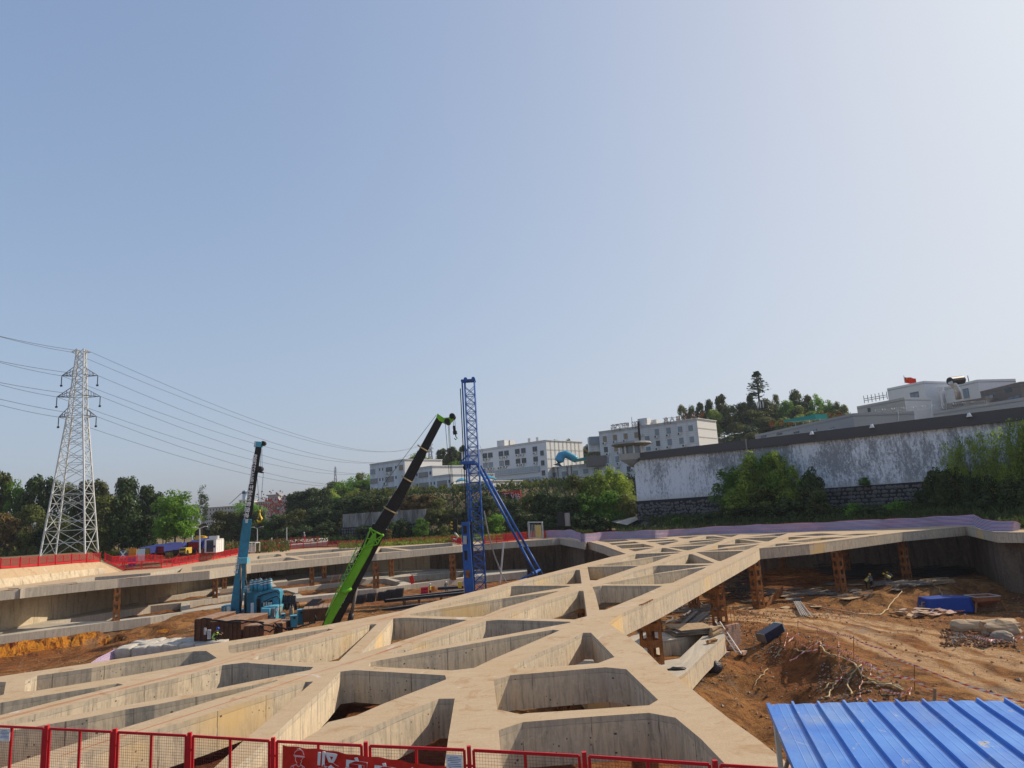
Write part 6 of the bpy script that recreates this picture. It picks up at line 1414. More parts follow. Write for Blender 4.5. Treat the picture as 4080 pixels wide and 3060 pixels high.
# lamp posts and poles
def pole(c,x,yb,yt,d,label,lampy=True,name='lamp_post'):
    a=Ud(fp(c,x,yb),d); b=Ud(fp(c,x,yt),d); t=thing(name,label,'lamp post' if lampy else 'pole',a); m=MB(); m.tube(a,b,.13,8,.08); m.build('pole',MT['galvanised'],t)
    if lampy:
        for s in(-1,1): m=MB(); m.tube(b,b+Vector((s*.8,0,.25)),.05,6); m.build('arm',MT['galvanised'],t); m=MB(); m.box(b+Vector((s*.95,0,.27)),(.6,.25,.1),0); m.build('lamp_head',MT['white_paint'],t)
pole('M',1090,270,-90,112,'white twin headed lamp post in front of the white site cabin')
pole('M',980,140,5,130,'thin pole behind the dumper trucks',False,'thin_pole')
pole('R',92,330,92,150,'white lamp post right of the teal boom')
pole('R',524,330,80,150,'thin grey pole at the edge of the pale road',False,'thin_pole')
a=Ud(fp('P',290,1170),150); b=Ud(fp('P',1640,1095),165); m=MB(); m.path([a.lerp(b,k/12)+Vector((0,0,-1.2*4*(k/12)*(1-k/12))) for k in range(13)],.03,5); solo(m,'overhead_cable',MT['cable_black'],'single overhead cable strung low across the dark trees','cable',a)
# pale road strip beyond the fence
t=NT('pale_road'); t.fin(t.mix(t.ramp(t.noise(t.pos(),.3,5,.6),[(.35,0),(.65,1)]),(.42,.36,.30),(.50,.44,.36)),.95)
P1=[Ud(p,165) for p in tr('M 1440,210;R 60,330;700,250;1130,232')]; P0=[Ud(p,158) for p in tr('M 1440,255;R 60,390;700,330;1130,290')]
m=MB(); 
for i in range(len(P1)-1):
    m.add([P0[i],P0[i+1],P1[i+1],P1[i],P0[i]-Vector((0,0,3)),P0[i+1]-Vector((0,0,3)),P1[i+1]-Vector((0,0,3)),P1[i]-Vector((0,0,3))],[(0,1,2,3),(4,5,1,0),(3,2,6,7)])
o=m.build('road_embankment',MT['pale_road']); tag(o,kind='structure')
person('person','tiny distant figure on the pale road between the trees and the fence',Ud(fp('R',785,275),162),R(180),'stand','helmet_white','cloth_grey','red_fence',1.9)
person('person','distant worker walking by the thin far fence right of the teal boom',Ud(fp('R',300,365),158),R(0),'stand','helmet_white','cloth_grey','cloth_dark',1.9)
# ---------------------------------------------------------------- container, trucks, cabin, excavator
flat('container_grey',(.11,.15,.22),.6); flat('container_blue',(.03,.05,.30),.5); flat('truck_red',(.45,.02,.03),.5); flat('truck_yellow',(.60,.40,.05),.5); flat('tarp_dark_blue',(.02,.03,.16),.6)
def obox(v,L,Wd,H,rz): return v,L,Wd,H,rz
a=Ud(fp('tk',160,345),112); t=thing('shipping_container','grey blue shipping container with white cross mark and orange banner behind the fence','container',a)
wc=Ud(fp('tk',300,345),112).x-a.x; hc=Ud(fp('tk',160,240),112).z-a.z; m=MB(); m.box((a.x+wc/2,a.y+1.3,a.z+hc/2),(wc,2.6,hc)); m.build('container_body',MT['container_grey'],t)
for k in range(14): m=MB(); m.box((a.x+wc*(k+.5)/14,a.y-.03,a.z+hc/2),(wc/28,.06,hc*.92)); m.build('corrugation',MT['container_grey'],t)
v=Ud(fp('tk',270,282),111.9); m=MB(); m.box((v.x,a.y-.1,v.z+.45),(wc*.46,.05,1.35)); m.build('orange_banner',MT['orange_paint'],t); m=MB(); m.box((v.x,a.y-.1,v.z-1.0),(wc*.46,.05,1.3)); m.build('blue_banner',MT['container_blue'],t)
text_mesh('安全生产',.62,'lettering','yellow_paint',(v.x,a.y-.14,v.z+.7),(1,0,0),(0,0,1),t,.01); 
v=Ud(fp('tk',187,278),111.8); text_mesh('X',1.5,'cross_mark','white_print',(v.x,a.y-.09,v.z),(1,0,0),(0,0,1),t,.01,bold=.02); v=Ud(fp('tk',187,302),111.8); text_mesh('XPJM',.5,'lettering','white_print',(v.x,a.y-.09,v.z),(1,0,0),(0,0,1),t,.01)
def dumper(c,x0_,x1_,yt,yb,d,body,label,tarp=True,rz=0):
    a=Ud(fp(c,x0_,yb),d); b=Ud(fp(c,x1_,yb),d); h=Ud(fp(c,x0_,yt),d).z-a.z; L=(b.x-a.x); t=thing('dump_truck',label,'dump truck',a); cx_=(a.x+b.x)/2
    # tapered tipper body seen from the rear
    z0=a.z+h*.32; z1=a.z+h; m=MB(); pts=[(-L*.40,z0),(L*.40,z0),(L*.5,z1),(-L*.5,z1)]; m.add([Vector((cx_+x,a.y,z)) for x,z in pts]+[Vector((cx_+x,a.y+6,z)) for x,z in pts],[(0,1,2,3),(7,6,5,4),(0,4,5,1),(1,5,6,2),(2,6,7,3),(3,7,4,0)]); m.build('tipper_body',MT[body],t)
    for k in range(5): m=MB(); x=cx_-L*.4+L*.8*k/4; m.box((x,a.y-.05,(z0+z1)/2),(.14,.12,(z1-z0)*.95)); m.build('rib',MT[body],t)
    for k in range(2): m=MB(); m.box((cx_,a.y-.06,z0+(z1-z0)*(.3+.45*k)),(L*.84,.1,.12)); m.build('rib',MT[body],t)
    if tarp: m=MB(); m.add([Vector((cx_-L*.56,a.y-.3,z1+.1)),Vector((cx_+L*.56,a.y-.3,z1+.05)),Vector((cx_+L*.58,a.y+6,z1+.45)),Vector((cx_-L*.58,a.y+6,z1+.5)),Vector((cx_-L*.60,a.y-.3,z0+.3)),Vector((cx_+L*.60,a.y-.3,z0+.2)),Vector((cx_+L*.62,a.y+6,z0+.3)),Vector((cx_-L*.62,a.y+6,z0+.4))],[(0,1,2,3),(4,0,3,7),(1,5,6,2),(3,2,1,0)]); m.build('tarpaulin_cover',MT['tarp_dark_blue'],t)
    for s in(-1,1):
        m=MB(); c_=Vector((cx_+s*L*.30,a.y+1.2,a.z+.5)); m.tube(c_-Vector((.28,0,0)),c_+Vector((.28,0,0)),.5,14); w_=m.build('wheel',MT['rubber'],t)
    m=MB(); m.box((cx_,a.y+3,a.z+.75),(L*.5,6,.3)); m.build('chassis',MT['dark_steel'],t)
    return t
dumper('tk',318,418,228,305,116,'truck_yellow','dump truck with a yellow tipper body and dark blue cover, right of the container')
dumper('tk',440,532,212,290,118,'truck_red','dump truck with a red tipper body and blue cover, beside the yellow one')
dumper('tk',738,830,175,268,126,'truck_red','dump truck with a bright red tipper body left of the white cabin')
# cab of yellow truck
a=Ud(fp('tk',610,285),120); b=Ud(fp('tk',722,285),120); h=Ud(fp('tk',610,218),120).z-a.z; L=b.x-a.x; t=thing('dump_truck','old dark truck with a muddy yellow cab in the middle of the row','dump truck',a)
m=MB(); m.box((a.x+L*.75,a.y+1,a.z+h*.55),(L*.5,2.2,h*.75)); m.build('cab',MT['truck_yellow'],t); m=MB(); m.box((a.x+L*.75,a.y-.13,a.z+h*.72),(L*.42,.06,h*.26)); m.build('windscreen',MT['dark_glass'],t); m=MB(); m.box((a.x+L*.75,a.y-.14,a.z+h*.28),(L*.44,.1,h*.16)); m.build('bumper',MT['dark_steel'],t)
m=MB(); m.box((a.x+L*.22,a.y+2,a.z+h*.5),(L*.5,4,h*.5)); m.build('tipper_body',MT['dark_steel'],t)
for s in(.1,.58,.92): m=MB(); c_=Vector((a.x+L*s,a.y+.5,a.z+.4)); m.tube(c_-Vector((.2,0,0)),c_+Vector((.2,0,0)),.45,12); m.build('wheel',MT['rubber'],t)
a=Ud(fp('tk',625,230),126); b=Ud(fp('tk',870,175),126); m=MB(); NA=24
for i in range(NA+1):
    for j in range(7):
        f=i/NA; z=a.z+(b.z-a.z)*f+ (1.3-.9*abs(j-3)/3)*(.8+.3*math.sin(i*.9))-.3; m.v.append(Vector((a.x+(b.x-a.x)*f,a.y+j*.9+ .2*math.sin(i),z-.9*(j==0))))
for i in range(NA):
    for j in range(6): m.f.append([i*7+j,i*7+7+j,i*7+8+j,i*7+j+1]); m.mi.append(0)
n=len(m.v); m.v+= [v-Vector((0,0,.15)) for v in m.v[:n]]; m.f+= [[k+n for k in f[::-1]] for f in list(m.f)]; m.mi=[0]*len(m.f)
solo(m,'truck_cover',MT['tarp_dark_blue'],'rumpled dark blue tarpaulin thrown over the trucks left of the white cabin','tarpaulin',a,smooth=True)
# white cabin
a=Ud(fp('tk',878,246),118); b=Ud(fp('tk',975,236),116.5); c_=Ud(fp('tk',1038,232),121); h=Ud(fp('tk',975,152),116.5).z-b.z; t=thing('site_cabin','white container cabin with one window behind the red fence','cabin',b)
ffp=[(a.x,a.y),(b.x,b.y),(c_.x,c_.y),(a.x+c_.x-b.x,a.y+c_.y-b.y)]; m=MB(); m.prism(ffp,b.z-.4,b.z+h); m.build('cabin_body',MT['white_paint'],t)
m=MB(); m.prism([(x+(x-(a.x+c_.x)/2)*.02,y) for x,y in ffp],b.z+h+.002,b.z+h+.16); m.build('roof_edge',MT['galvanised'],t)
def on_face(mid,pa,pb,w_,h_,name,mat,parent,prj=.05,depth=.08):
    d=Vector((pb[0]-pa[0],pb[1]-pa[1],0)).normalized(); n_=Vector((d.y,-d.x,0)); n_=n_ if n_.dot(Vector((-mid.x,-mid.y,0)))>0 else -n_
    m=MB(); e=Matrix((d,n_,Vector((0,0,1)))).transposed(); m.box(mid+n_*(prj-depth/2),(w_,depth,h_),0,rot=e); return m.build(name,MT[mat],parent),n_,e,d
v=Upl(fp('tk',925,203),ffp[0],ffp[1]); w1,_,_,_=on_face(v,ffp[0],ffp[1],1.75,1.9,'window_frame','dark_steel',t,.06); on_face(v,ffp[0],ffp[1],1.5,1.65,'pane','dark_glass',t,.075,.05)
v=Upl(fp('tk',962,206),ffp[0],ffp[1]); on_face(v,ffp[0],ffp[1],.5,.35,'nameplate','dark_steel',t,.05)
for k in range(5):
    f=k/4; q=Vector((b.x,b.y,0)).lerp(Vector((c_.x,c_.y,0)),f); m=MB(); m.bar((q.x,q.y-.04,b.z-.3),(q.x,q.y-.04,b.z+h),.12); m.build('corner_post' if k in(0,4) else 'wall_rib',MT['white_paint'],t)
m=MB(); v=Ud(fp('tk',960,150),118); m.box(v+Vector((0,0,.2)),(1.4,.7,.9)); m.build('aircon_unit',MT['galvanised'],t)
# excavator
a=Ud(fp('tk',805,165),135); t=thing('excavator','yellow excavator arm rising behind the white cabin','excavator',a)
flat('cat_yellow',(.72,.42,.04),.5)
q=[Ud(fp('tk',*s),135) for s in((905,160),(885,135),(850,130),(812,132))]; m=MB()
for i in range(3): m.bar(q[i],q[i+1],.6,.75)
m.build('boom',MT['cat_yellow'],t); m=MB(); m.bar(q[3],Ud(fp('tk',822,168),135),.5,.55); m.build('dipper_arm',MT['cat_yellow'],t); m=MB(); m.bar(Ud(fp('tk',870,165),135),Ud(fp('tk',905,170),135),2.2,1.8); m.build('upper_body',MT['cat_yellow'],t)
m=MB(); v=Ud(fp('tk',880,195),135); m.box(v,(3.6,2.4,1.2)); m.build('tracks',MT['rubber'],t)
# ---------------------------------------------------------------- pylons and wires
def pylon(base,H,label,hi=True,rz=.6,group=None):
    t=thing('transmission_tower',label,'pylon',base); e=Matrix.Rotation(rz,3,'Z'); B=base
    def hw(z):  # half width
        zz=z/H
        return (3.6*(1-zz/.66)+1.35*(zz/.66))*(H/39) if zz<.66 else (1.35-(zz-.66)/.34*.75)*(H/39)
    def c(z,a,b): return B+e@Vector((a*hw(z),b*hw(z),z))
    levels=[0,.115,.2,.285,.36,.43,.50,.56,.61,.66,.71,.76,.80,.84,.88,.92,.96,1.0] if hi else [0,.2,.4,.6,.8,1]
    mat='tower_white' if hi else 'tower_far'
    for a in(-1,1):
        for b in(-1,1):
            m=MB(); m.bar(c(0,a,b),c(H*.66,a,b),.22 if hi else .5); m.bar(c(H*.66,a,b),c(H,a,b),.15 if hi else .4); m.build('leg',MT[mat],t)
    for i in range(len(levels)-1):
        z0=levels[i]*H; z1=levels[i+1]*H
        for (a,b,g,d) in((-1,-1,1,-1),(1,-1,1,1),(1,1,-1,1),(-1,1,-1,-1)):
            m=MB(); r_=.085 if hi else .3
            m.bar(c(z0,a,b),c(z1,g,d),r_); m.bar(c(z0,g,d),c(z1,a,b),r_)
            if i%2==1 or z0>H*.6: m.bar(c(z0,a,b),c(z0,g,d),r_)
            if hi and z1<H*.62:
                mid0=c(z0,a,b).lerp(c(z1,g,d),.5); m.bar(c((z0+z1)/2,a,b),mid0,.06); m.bar(c((z0+z1)/2,g,d),mid0,.06)
            m.build('lattice_bracing',MT[mat],t)
    arms=[(H*.985,1.7*(H/39),.5)]+[(H*z,w_*(H/39),1.6) for z,w_ in((.865,3.1),(.76,3.7),(.66,3.2))]
    tips=[]
    for k,(z,L,hh) in enumerate(arms):
        for s in(-1,1):
            tp=B+e@Vector((s*L,0,z)); m=MB()
            for b in(-1,1): m.bar(c(z,s,b),tp,.10 if hi else .3); m.bar(c(min(H,z+hh*H/39),s,b),tp,.09 if hi else .3)
            if hi:
                for f in(.3,.6):
                    for b in(-1,1): m.bar(c(z,s,b).lerp(tp,f),c(min(H,z+hh),s,b).lerp(tp,f),.08)
                    m.bar(c(z,s,-1).lerp(tp,f),c(z,s,1).lerp(tp,f),.08)
            m.build('cross_arm',MT['tower_dark' if (hi and k) else mat],t)
            if k and hi:
                m=MB(); m.tube(tp,tp-Vector((0,0,1.7)),.05,6); 
                for q in range(9): m.tube(tp-Vector((0,0,.2+q*.16)),tp-Vector((0,0,.27+q*.16)),.10,8)
                m.build('insulator',MT['dark_steel'],t); m=MB(); m.box(tp-Vector((0,0,1.85)),(.34,.2,.34)); m.build('counterweight',MT['black_paint'],t)
            tips.append(tp-(Vector((0,0,3.3)) if False else Vector((0,0,0))))
    return tips
flat('tower_white',(.62,.63,.62),.45,.1); flat('tower_dark',(.16,.18,.21),.6); flat('tower_far',(.40,.42,.45),.8)
pb=Ud(fp('q1',462,1512),125); top_=Ud(fp('q1',527,152),125); T1=pylon(pb,top_.z-pb.z,'white steel lattice transmission tower standing among the left trees',True,.25)
pb2=Ud((1718,1900),600); T2=pylon(pb2,Ud((1718,1752),600).z-pb2.z,'distant transmission tower partly hidden behind the upper black boom',False,.3)
pb3=Ud((1337,1930),640); T3=pylon(pb3,Ud((1337,1859),640).z-pb3.z,'small faint transmission tower on the hill skyline',False,.3)
def wire(a,b,sag,label,r_=.035):
    P_=[]; 
    for k in range(33): f=k/32; q=a.lerp(b,f); P_.append(q-Vector((0,0,sag*4*f*(1-f))))
    m=MB(); m.path(P_,[r_+ .05*(k/32) for k in range(33)] if b.y>300 else r_,4); solo(m,'power_line',MT['wire_grey'],label,'power line',a,'overhead power lines')
flat('wire_grey',(.10,.11,.13),.6)
lw=[(7,1287),(0,1318),(0,1383),(0,1436),(0,1469),(0,1526),(0,1554),(0,1565)]
k_=0
nm_=['left ground wire','right ground wire','upper left line','upper right line','middle left line','middle right line','lower left line','lower right line']
for i,tp in enumerate(T1):
    wire(tp,T2[i],14+2*(i//2),nm_[i]+' from the white tower towards the distant one')
    x0_,y0_=lw[min(i,7)]; e_=Ud((x0_-600,y0_-150),78); wire(tp,e_,1.0,nm_[i]+' running off the left edge of the picture')
# ---------------------------------------------------------------- buildings
flat('tile_white',(.74,.74,.76),.55); flat('tile_blueish',(.50,.52,.56),.55); flat('metal_clad',(.74,.73,.70),.5); flat('bld_grey',(.40,.39,.38),.8); flat('bld_beige',(.46,.43,.38),.8); flat('win_frame',(.20,.20,.21),.5); flat('curtain',(.38,.27,.17),.8); flat('bld_brown',(.22,.19,.17),.85); flat('slat_grey',(.42,.46,.49),.6); flat('pane_light',(.22,.27,.32),.15,0,.6)
t=NT('tile_lined'); p=t.pos(); s3=t.new('ShaderNodeSeparateXYZ'); t.L(p,s3.inputs[0]); f_=t.math('LESS_THAN',t.math('FRACT',t.math('MULTIPLY',s3.outputs[2],1.6)),.12); a_n=t.noise(t.mapv(p,(1,1,.15)),.5,5,.6)
t.fin(t.mix(t.math('MULTIPLY',f_,.5),t.mix(t.ramp(a_n,[(.35,0),(.7,1)]),(.70,.70,.70),(.52,.52,.52)),(.20,.20,.20)),.6)
t=NT('tile_stained'); p=t.pos(); a_n=t.noise(t.mapv(p,(1,1,.12)),.45,6,.65); t.fin(t.mix(t.ramp(a_n,[(.40,0),(.75,.8)]),(.66,.68,.72),(.40,.41,.43)),.6)
def block(name,label,L_px,R_px,dL,dR,depth,zb_,mat,side_mat,cat='building',ztop=None,parent=None,side_px=None,parapet=True):
    """box building: L_px / R_px are the top corners of the facade; the lit end wall recedes to the right"""
    a=Ud(L_px,dL); b=Ud(R_px,dR); zt_b=ztop or (a.z+b.z)/2; d=Vector((b.x-a.x,b.y-a.y,0)); n_=Vector((-d.y,d.x,0)).normalized(); n_=n_ if n_.y>0 else -n_
    A=Vector((a.x,a.y,0)); B=Vector((b.x,b.y,0)); C_=B+n_*depth; D_=A+n_*depth
    t=parent or thing(name,label,cat,(b.x,b.y,zb_))
    for (p,q,mt_) in((A,B,mat),(B,C_,side_mat),(C_,D_,mat),(D_,A,mat)):
        m=MB(); nn=Vector(((q-p).y,-(q-p).x,0)).normalized(); ins=-nn*.25
        m.add([(p.x,p.y,zb_),(q.x,q.y,zb_),(q.x,q.y,zt_b),(p.x,p.y,zt_b),(p.x+ins.x,p.y+ins.y,zb_),(q.x+ins.x,q.y+ins.y,zb_),(q.x+ins.x,q.y+ins.y,zt_b),(p.x+ins.x,p.y+ins.y,zt_b)],[(0,1,2,3),(7,6,5,4),(3,2,6,7)]); m.build('wall',MT[mt_],t)
    m=MB(); m.prism([(v.x,v.y) for v in (A,B,C_,D_)],zt_b-.6,zt_b-.45); m.build('roof',MT['bld_grey'],t)
    if parapet:
        for p,q in((A,B),(B,C_)): m=MB(); nn=Vector(((q-p).y,-(q-p).x,0)).normalized()*.06; m.bar(Vector((p.x+nn.x,p.y+nn.y,zt_b+.09)),Vector((q.x+nn.x,q.y+nn.y,zt_b+.09)),.5,.18); m.build('coping',MT[side_mat],t)
    return t,A,B,C_,D_,zt_b
def window(t,A,B,c,x0_,y0_,x1_,y1_,kind='win'):
    v0=Upl(fp(c,x0_,(y0_+y1_)/2),A,B); v1=Upl(fp(c,x1_,(y0_+y1_)/2),A,B); vt=Upl(fp(c,(x0_+x1_)/2,y0_),A,B); vb=Upl(fp(c,(x0_+x1_)/2,y1_),A,B); mid=Vector(((v0.x+v1.x)/2,(v0.y+v1.y)/2,(vt.z+vb.z)/2)); w_=(v1-v0).length; h_=abs(vt.z-vb.z)
    if kind=='ac':
        bx,n_,e,d=on_face(mid,A,B,w_,h_,'aircon_unit','galvanised',t,.5,.5); m=MB(); q=mid+n_*.52-d*w_*.12; m.tube(q,q+n_*.02,h_*.36,10); f=m.build('fan',MT['black_paint'],None,origin=WORLD[t.name]); f.location=(0,0,0); f.parent=bx; return
    if kind=='dark': on_face(mid,A,B,w_,h_,'opening','dark_glass',t,.02,.05); return
    if kind=='slat':
        o,n_,e,d=on_face(mid,A,B,w_,h_,'balcony_grille','slat_grey',t,.55,.08)
        nsl=max(4,int(w_/1.1))
        for k in range(nsl+1): m=MB(); m.box(mid+n_*.58+d*(w_*(k/nsl-.5)),(.08,.06,h_),0,rot=e); m.build('grille_bar',MT['galvanised'],t)
        m=MB(); m.box(mid+n_*.28-Vector((0,0,h_/2+.08)),(w_,.62,.14),0,rot=e); m.build('balcony_slab',MT['metal_clad'],t); return
    f,n_,e,d=on_face(mid,A,B,w_,h_,'window','win_frame',t,.06,.1)
    mt_={'win':'dark_glass','cur':'curtain','light':'pane_light','grille':'bld_brown'}[kind]; np_=2 if kind!='grille' else 1
    for k in range(np_):
        m=MB(); q=mid+n_*.075+d*w_*((k+.5)/np_-.5); m.box(q,(w_/np_*.86,.05,h_*.86),0,rot=e); o=m.build('pane',MT[mt_],None,origin=WORLD[t.name]); o.location=(0,0,0); o.parent=f
    if kind=='grille':
        for k in range(1,5): m=MB(); m.box(mid+n_*.12-Vector((0,0,h_*(k/5-.5))),(w_,.05,.07),0,rot=e); o=m.build('grille_bar',MT['tile_white'],None,origin=WORLD[t.name]); o.location=(0,0,0); o.parent=f
    m=MB(); m.box(mid+n_*.1-Vector((0,0,h_/2+.05)),(w_+.2,.25,.08),0,rot=e); o=m.build('sill',MT['tile_white'],None,origin=WORLD[t.name]); o.location=(0,0,0); o.parent=f
ZB=9.5
# A: stepped white residential blocks
A1=block('apartment_block','three storey white tiled block at the left end of the stepped group',fp('Q',203,420),fp('Q',585,360),242,228,16,ZB,'tile_stained','metal_clad')
t,A,B,C_,D_,z_=A1
for w_ in [(207,470,262,522,'light'),(380,445,450,498,'win'),(525,422,568,480,'cur'),(305,458,318,488,'dark'),(338,453,350,484,'dark'),(480,432,497,462,'dark'),(207,574,290,628,'grille'),(372,550,468,608,'grille'),(308,568,322,600,'dark'),(340,563,353,596,'dark'),(484,543,500,575,'dark'),(207,685,293,738,'grille'),(375,665,472,720,'grille'),(312,680,326,705,'dark'),(342,675,356,705,'dark'),(480,655,500,690,'dark'),(388,500,436,525,'ac'),(362,612,398,645,'ac'),(376,726,410,755,'ac')]: window(t,A,B,'Q',*w_)
A2=block('apartment_block','white block standing one step to the right, behind the black boom',fp('Q',690,466),fp('Q',890,432),232,224,14,ZB,'tile_stained','metal_clad')
t,A,B,C_,D_,z_=A2
for w_ in [(742,503,845,560,'grille'),(862,492,880,528,'win'),(714,515,730,545,'dark'),(748,618,852,675,'grille'),(872,610,886,642,'dark'),(718,630,734,660,'dark'),(674,645,697,697,'win'),(910,605,924,640,'dark'),(710,688,742,718,'ac')]: window(t,A,B,'Q',*w_)
A3=block('apartment_block','lower white block with a long bright end wall left of the blue mast',fp('Q',892,553),fp('Q',1097,525),222,215,18,ZB,'tile_stained','metal_clad')
t,A,B,C_,D_,z_=A3
for w_ in [(945,595,1053,652,'grille'),(1072,585,1090,618,'win'),(908,605,922,640,'dark'),(985,715,1028,775,'win'),(1062,705,1078,742,'dark'),(1114,700,1130,738,'dark'),(1022,745,1048,775,'ac'),(1040,780,1082,815,'ac')]: window(t,A,B,'Q',*w_)
A4=block('apartment_block','low rounded white block under the turquoise canopy by the blue mast',fp('Q',1130,640),fp('Q',1560,600),216,206,14,ZB-1,'tile_stained','metal_clad')
t,A,B,C_,D_,z_=A4
for w_ in [(1186,692,1292,750,'grille'),(1440,690,1500,735,'win')]: window(t,A,B,'Q',*w_)
# turquoise canopies
def canopy(c,x0_,x1_,yb,yt,d,label,mat='sky_awning'):
    a=Ud(fp(c,x0_,yb),d); b=Ud(fp(c,x1_,yb),d); h=Ud(fp(c,x0_,yt),d).z-a.z; m=MB(); N_=16
    for i in range(N_+1):
        for j in range(6): f=i/N_; g=j/5; z=a.z+(b.z-a.z)*f+h*math.sin(math.pi*(.08+.84*f))*math.sin(math.pi*(.15+.7*g)); m.v.append(Vector((a.x+(b.x-a.x)*f,d+4*g,z)))
    for i in range(N_):
        for j in range(5): m.f.append([i*6+j,i*6+6+j,i*6+7+j,i*6+j+1]); m.mi.append(0)
    n=len(m.v); m.v+= [v-Vector((0,0,.12)) for v in m.v[:n]]; m.f+= [[k+n for k in f[::-1]] for f in list(m.f)]; m.mi=[0]*len(m.f)
    t=thing('canopy',label,'canopy',a); m.build('canopy_shell',MT[mat],t,True)
    for k in range(5): m=MB(); q=a.lerp(b,(k+.5)/5)+Vector((0,.4,0)); m.tube(q-Vector((0,0,1.6)),q+Vector((0,0,.15)),.08,6); m.build('canopy_post',MT['galvanised'],t)
canopy('Q',1142,1290,612,560,211,'turquoise dome canopy on the roof left of the blue mast'); canopy('Q',1440,1600,585,535,208,'turquoise dome canopy on the roof right of the blue mast')
A5=block('annex','low bright annex with a red sign at the foot of the long white building',fp('Q',1600,760),fp('Q',1790,722),200,196,10,ZB-2,'metal_clad','metal_clad')
t,A,B,C_,D_,z_=A5; v=Upl(fp('Q',1702,782),A,B); o,n_,e,d=on_face(v,A,B,11.0,3.4,'red_sign','red_cloth',t,.2,.15); text_mesh('福利社 EV站',2.0,'lettering','white_print',v+n_*.3,d if d.x>0 else -d,(0,0,1),t,.02)
# B: long white building
Bb=block('office_block','long white office block with paired windows and two grey balcony bands',fp('Q',1212,286),fp('Q',2143,150),262,233,20,ZB,'tile_white','metal_clad')
t,A,B,C_,D_,z_=Bb
for (x,y) in [(1447,292),(1506,285),(1623,270),(1684,262),(1804,245),(1870,235),(1997,218)]:
    window(t,A,B,'Q',x,y,x+50,y+58,'win')
for (x,y,k) in [(1450,400,'light'),(1511,392,'light'),(1630,375,'light'),(1692,368,'win'),(1812,352,'win'),(1877,344,'win'),(2005,328,'win')]: window(t,A,B,'Q',x,y,x+50,y+58,k)
for (x,y) in [(1455,352),(1490,347),(1635,330),(1682,325),(1818,305),(1865,300),(2008,282),(1470,455),(1508,452),(1540,450),(1618,443),(1645,436),(1680,430),(1826,412),(1870,408),(2013,392)]: window(t,A,B,'Q',x,y,x+33,y+26,'ac')
for (x,y) in [(2082,262),(2090,370),(2098,480),(2108,590)]: window(t,A,B,'Q',x,y,x+38,y+58,'win')
for (x,y) in [(1645,697),(1708,690),(1833,680),(1898,672),(2028,662)]: window(t,A,B,'Q',x,y,x+52,y+30,'light')
window(t,A,B,'Q',1500,462,2076,520,'slat'); window(t,A,B,'Q',1600,572,2084,630,'slat')
for k in range(1,9):
    f=k/9; q=B.lerp(C_,f); m=MB(); m.bar((q.x+.08,q.y-.08,ZB),(q.x+.08,q.y-.08,z_),.10); m.build('cladding_rib',MT['bld_beige'],t)
for k in range(1,6):
    z=ZB+(z_-ZB)*k/6; m=MB(); m.bar((B.x+.1,B.y-.1,z),(C_.x+.1,C_.y-.1,z),.08); m.build('cladding_seam',MT['bld_beige'],t)
def roofbox(c,x0_,x1_,yt,yb,d,label,mat,parent,name='plant_room',cyl=False):
    a=Ud(fp(c,x0_,yb),d); b=Ud(fp(c,x1_,yb),d); h=Ud(fp(c,x0_,yt),d).z-a.z; m=MB(); w_=b.x-a.x
    if cyl: m.tube((a.x+w_/2,d,a.z),(a.x+w_/2,d,a.z+h),w_/2,14)
    else: m.box((a.x+w_/2,d+1.5,a.z+h/2),(w_,3,h),-.6)
    m.build(name,MT[mat],parent)
roofbox('Q',1622,1722,152,215,248,'','tile_lined',t); roofbox('Q',1726,1780,150,200,250,'','galvanised',t,'roof_tank_frame'); roofbox('Q',1945,1980,130,172,242,'','galvanised',t,'water_tank',True); roofbox('Q',2035,2068,118,160,240,'','galvanised',t,'water_tank',True)
# C: link block and D: tall block with roof letters
Cb=block('link_block','low stained link block with pipes between the two white buildings',fp('q4',232,730),fp('q4',860,672),236,222,10,ZB,'tile_lined','tile_lined'); t,A,B,C_,D_,z_=Cb
for (x,y) in [(270,782),(384,770),(505,760),(620,742),(742,728)]: window(t,A,B,'q4',x,y,x+54,y+50,'light')
for (x,y) in [(275,855),(318,830),(318,858),(392,828),(330,915)]: window(t,A,B,'q4',x,y,x+34,y+28,'ac')
for (x,y) in [(275,905),(365,895)]: window(t,A,B,'q4',x,y,x+52,y+40,'cur')
for x in(260,300,340,445,490): 
    v=Upl(fp('q4',x,740),A,B); m=MB(); m.tube((v.x-.15,v.y-.15,ZB),(v.x-.15,v.y-.15,z_+.3),.13,6); m.build('downpipe',MT['rusty_steel'],t)
Db=block('office_block','grey lined four storey block with rusty roof letters and a bright end wall',fp('q4',790,340),fp('q4',1868,185),222,200,13,ZB,'tile_lined','metal_clad'); t,A,B,C_,D_,z_=Db
WD=[(835,382,878,445,'cur'),(948,368,990,430,'cur'),(1065,352,1108,412,'cur'),(1183,338,1226,400,'cur'),(848,498,890,560,'win'),(960,485,1003,550,'cur'),(1077,472,1120,532,'light'),(1300,380,1348,442,'light'),(858,612,900,680,'light'),(974,602,1016,668,'light'),(1090,590,1134,655,'light'),(1100,710,1145,775,'win'),(985,722,1025,740,'light'),(1408,305,1452,372,'light'),(1535,290,1582,352,'light'),(1662,275,1710,335,'light'),(1777,262,1827,322,'light'),(1422,430,1466,492,'win'),(1548,413,1596,480,'light'),(1677,397,1725,465,'light'),(1792,385,1840,448,'light'),(1312,500,1360,540,'light')]
for w_ in WD: window(t,A,B,'q4',*w_)
for (x,y) in [(835,448),(950,432),(1062,420),(1240,355),(1408,374),(1535,360),(1665,342),(875,567),(995,554),(1115,545),(880,684),(993,672),(1110,660),(1150,738),(1540,490),(1715,472),(1420,508)]: window(t,A,B,'q4',x,y,x+36,y+28,'ac')
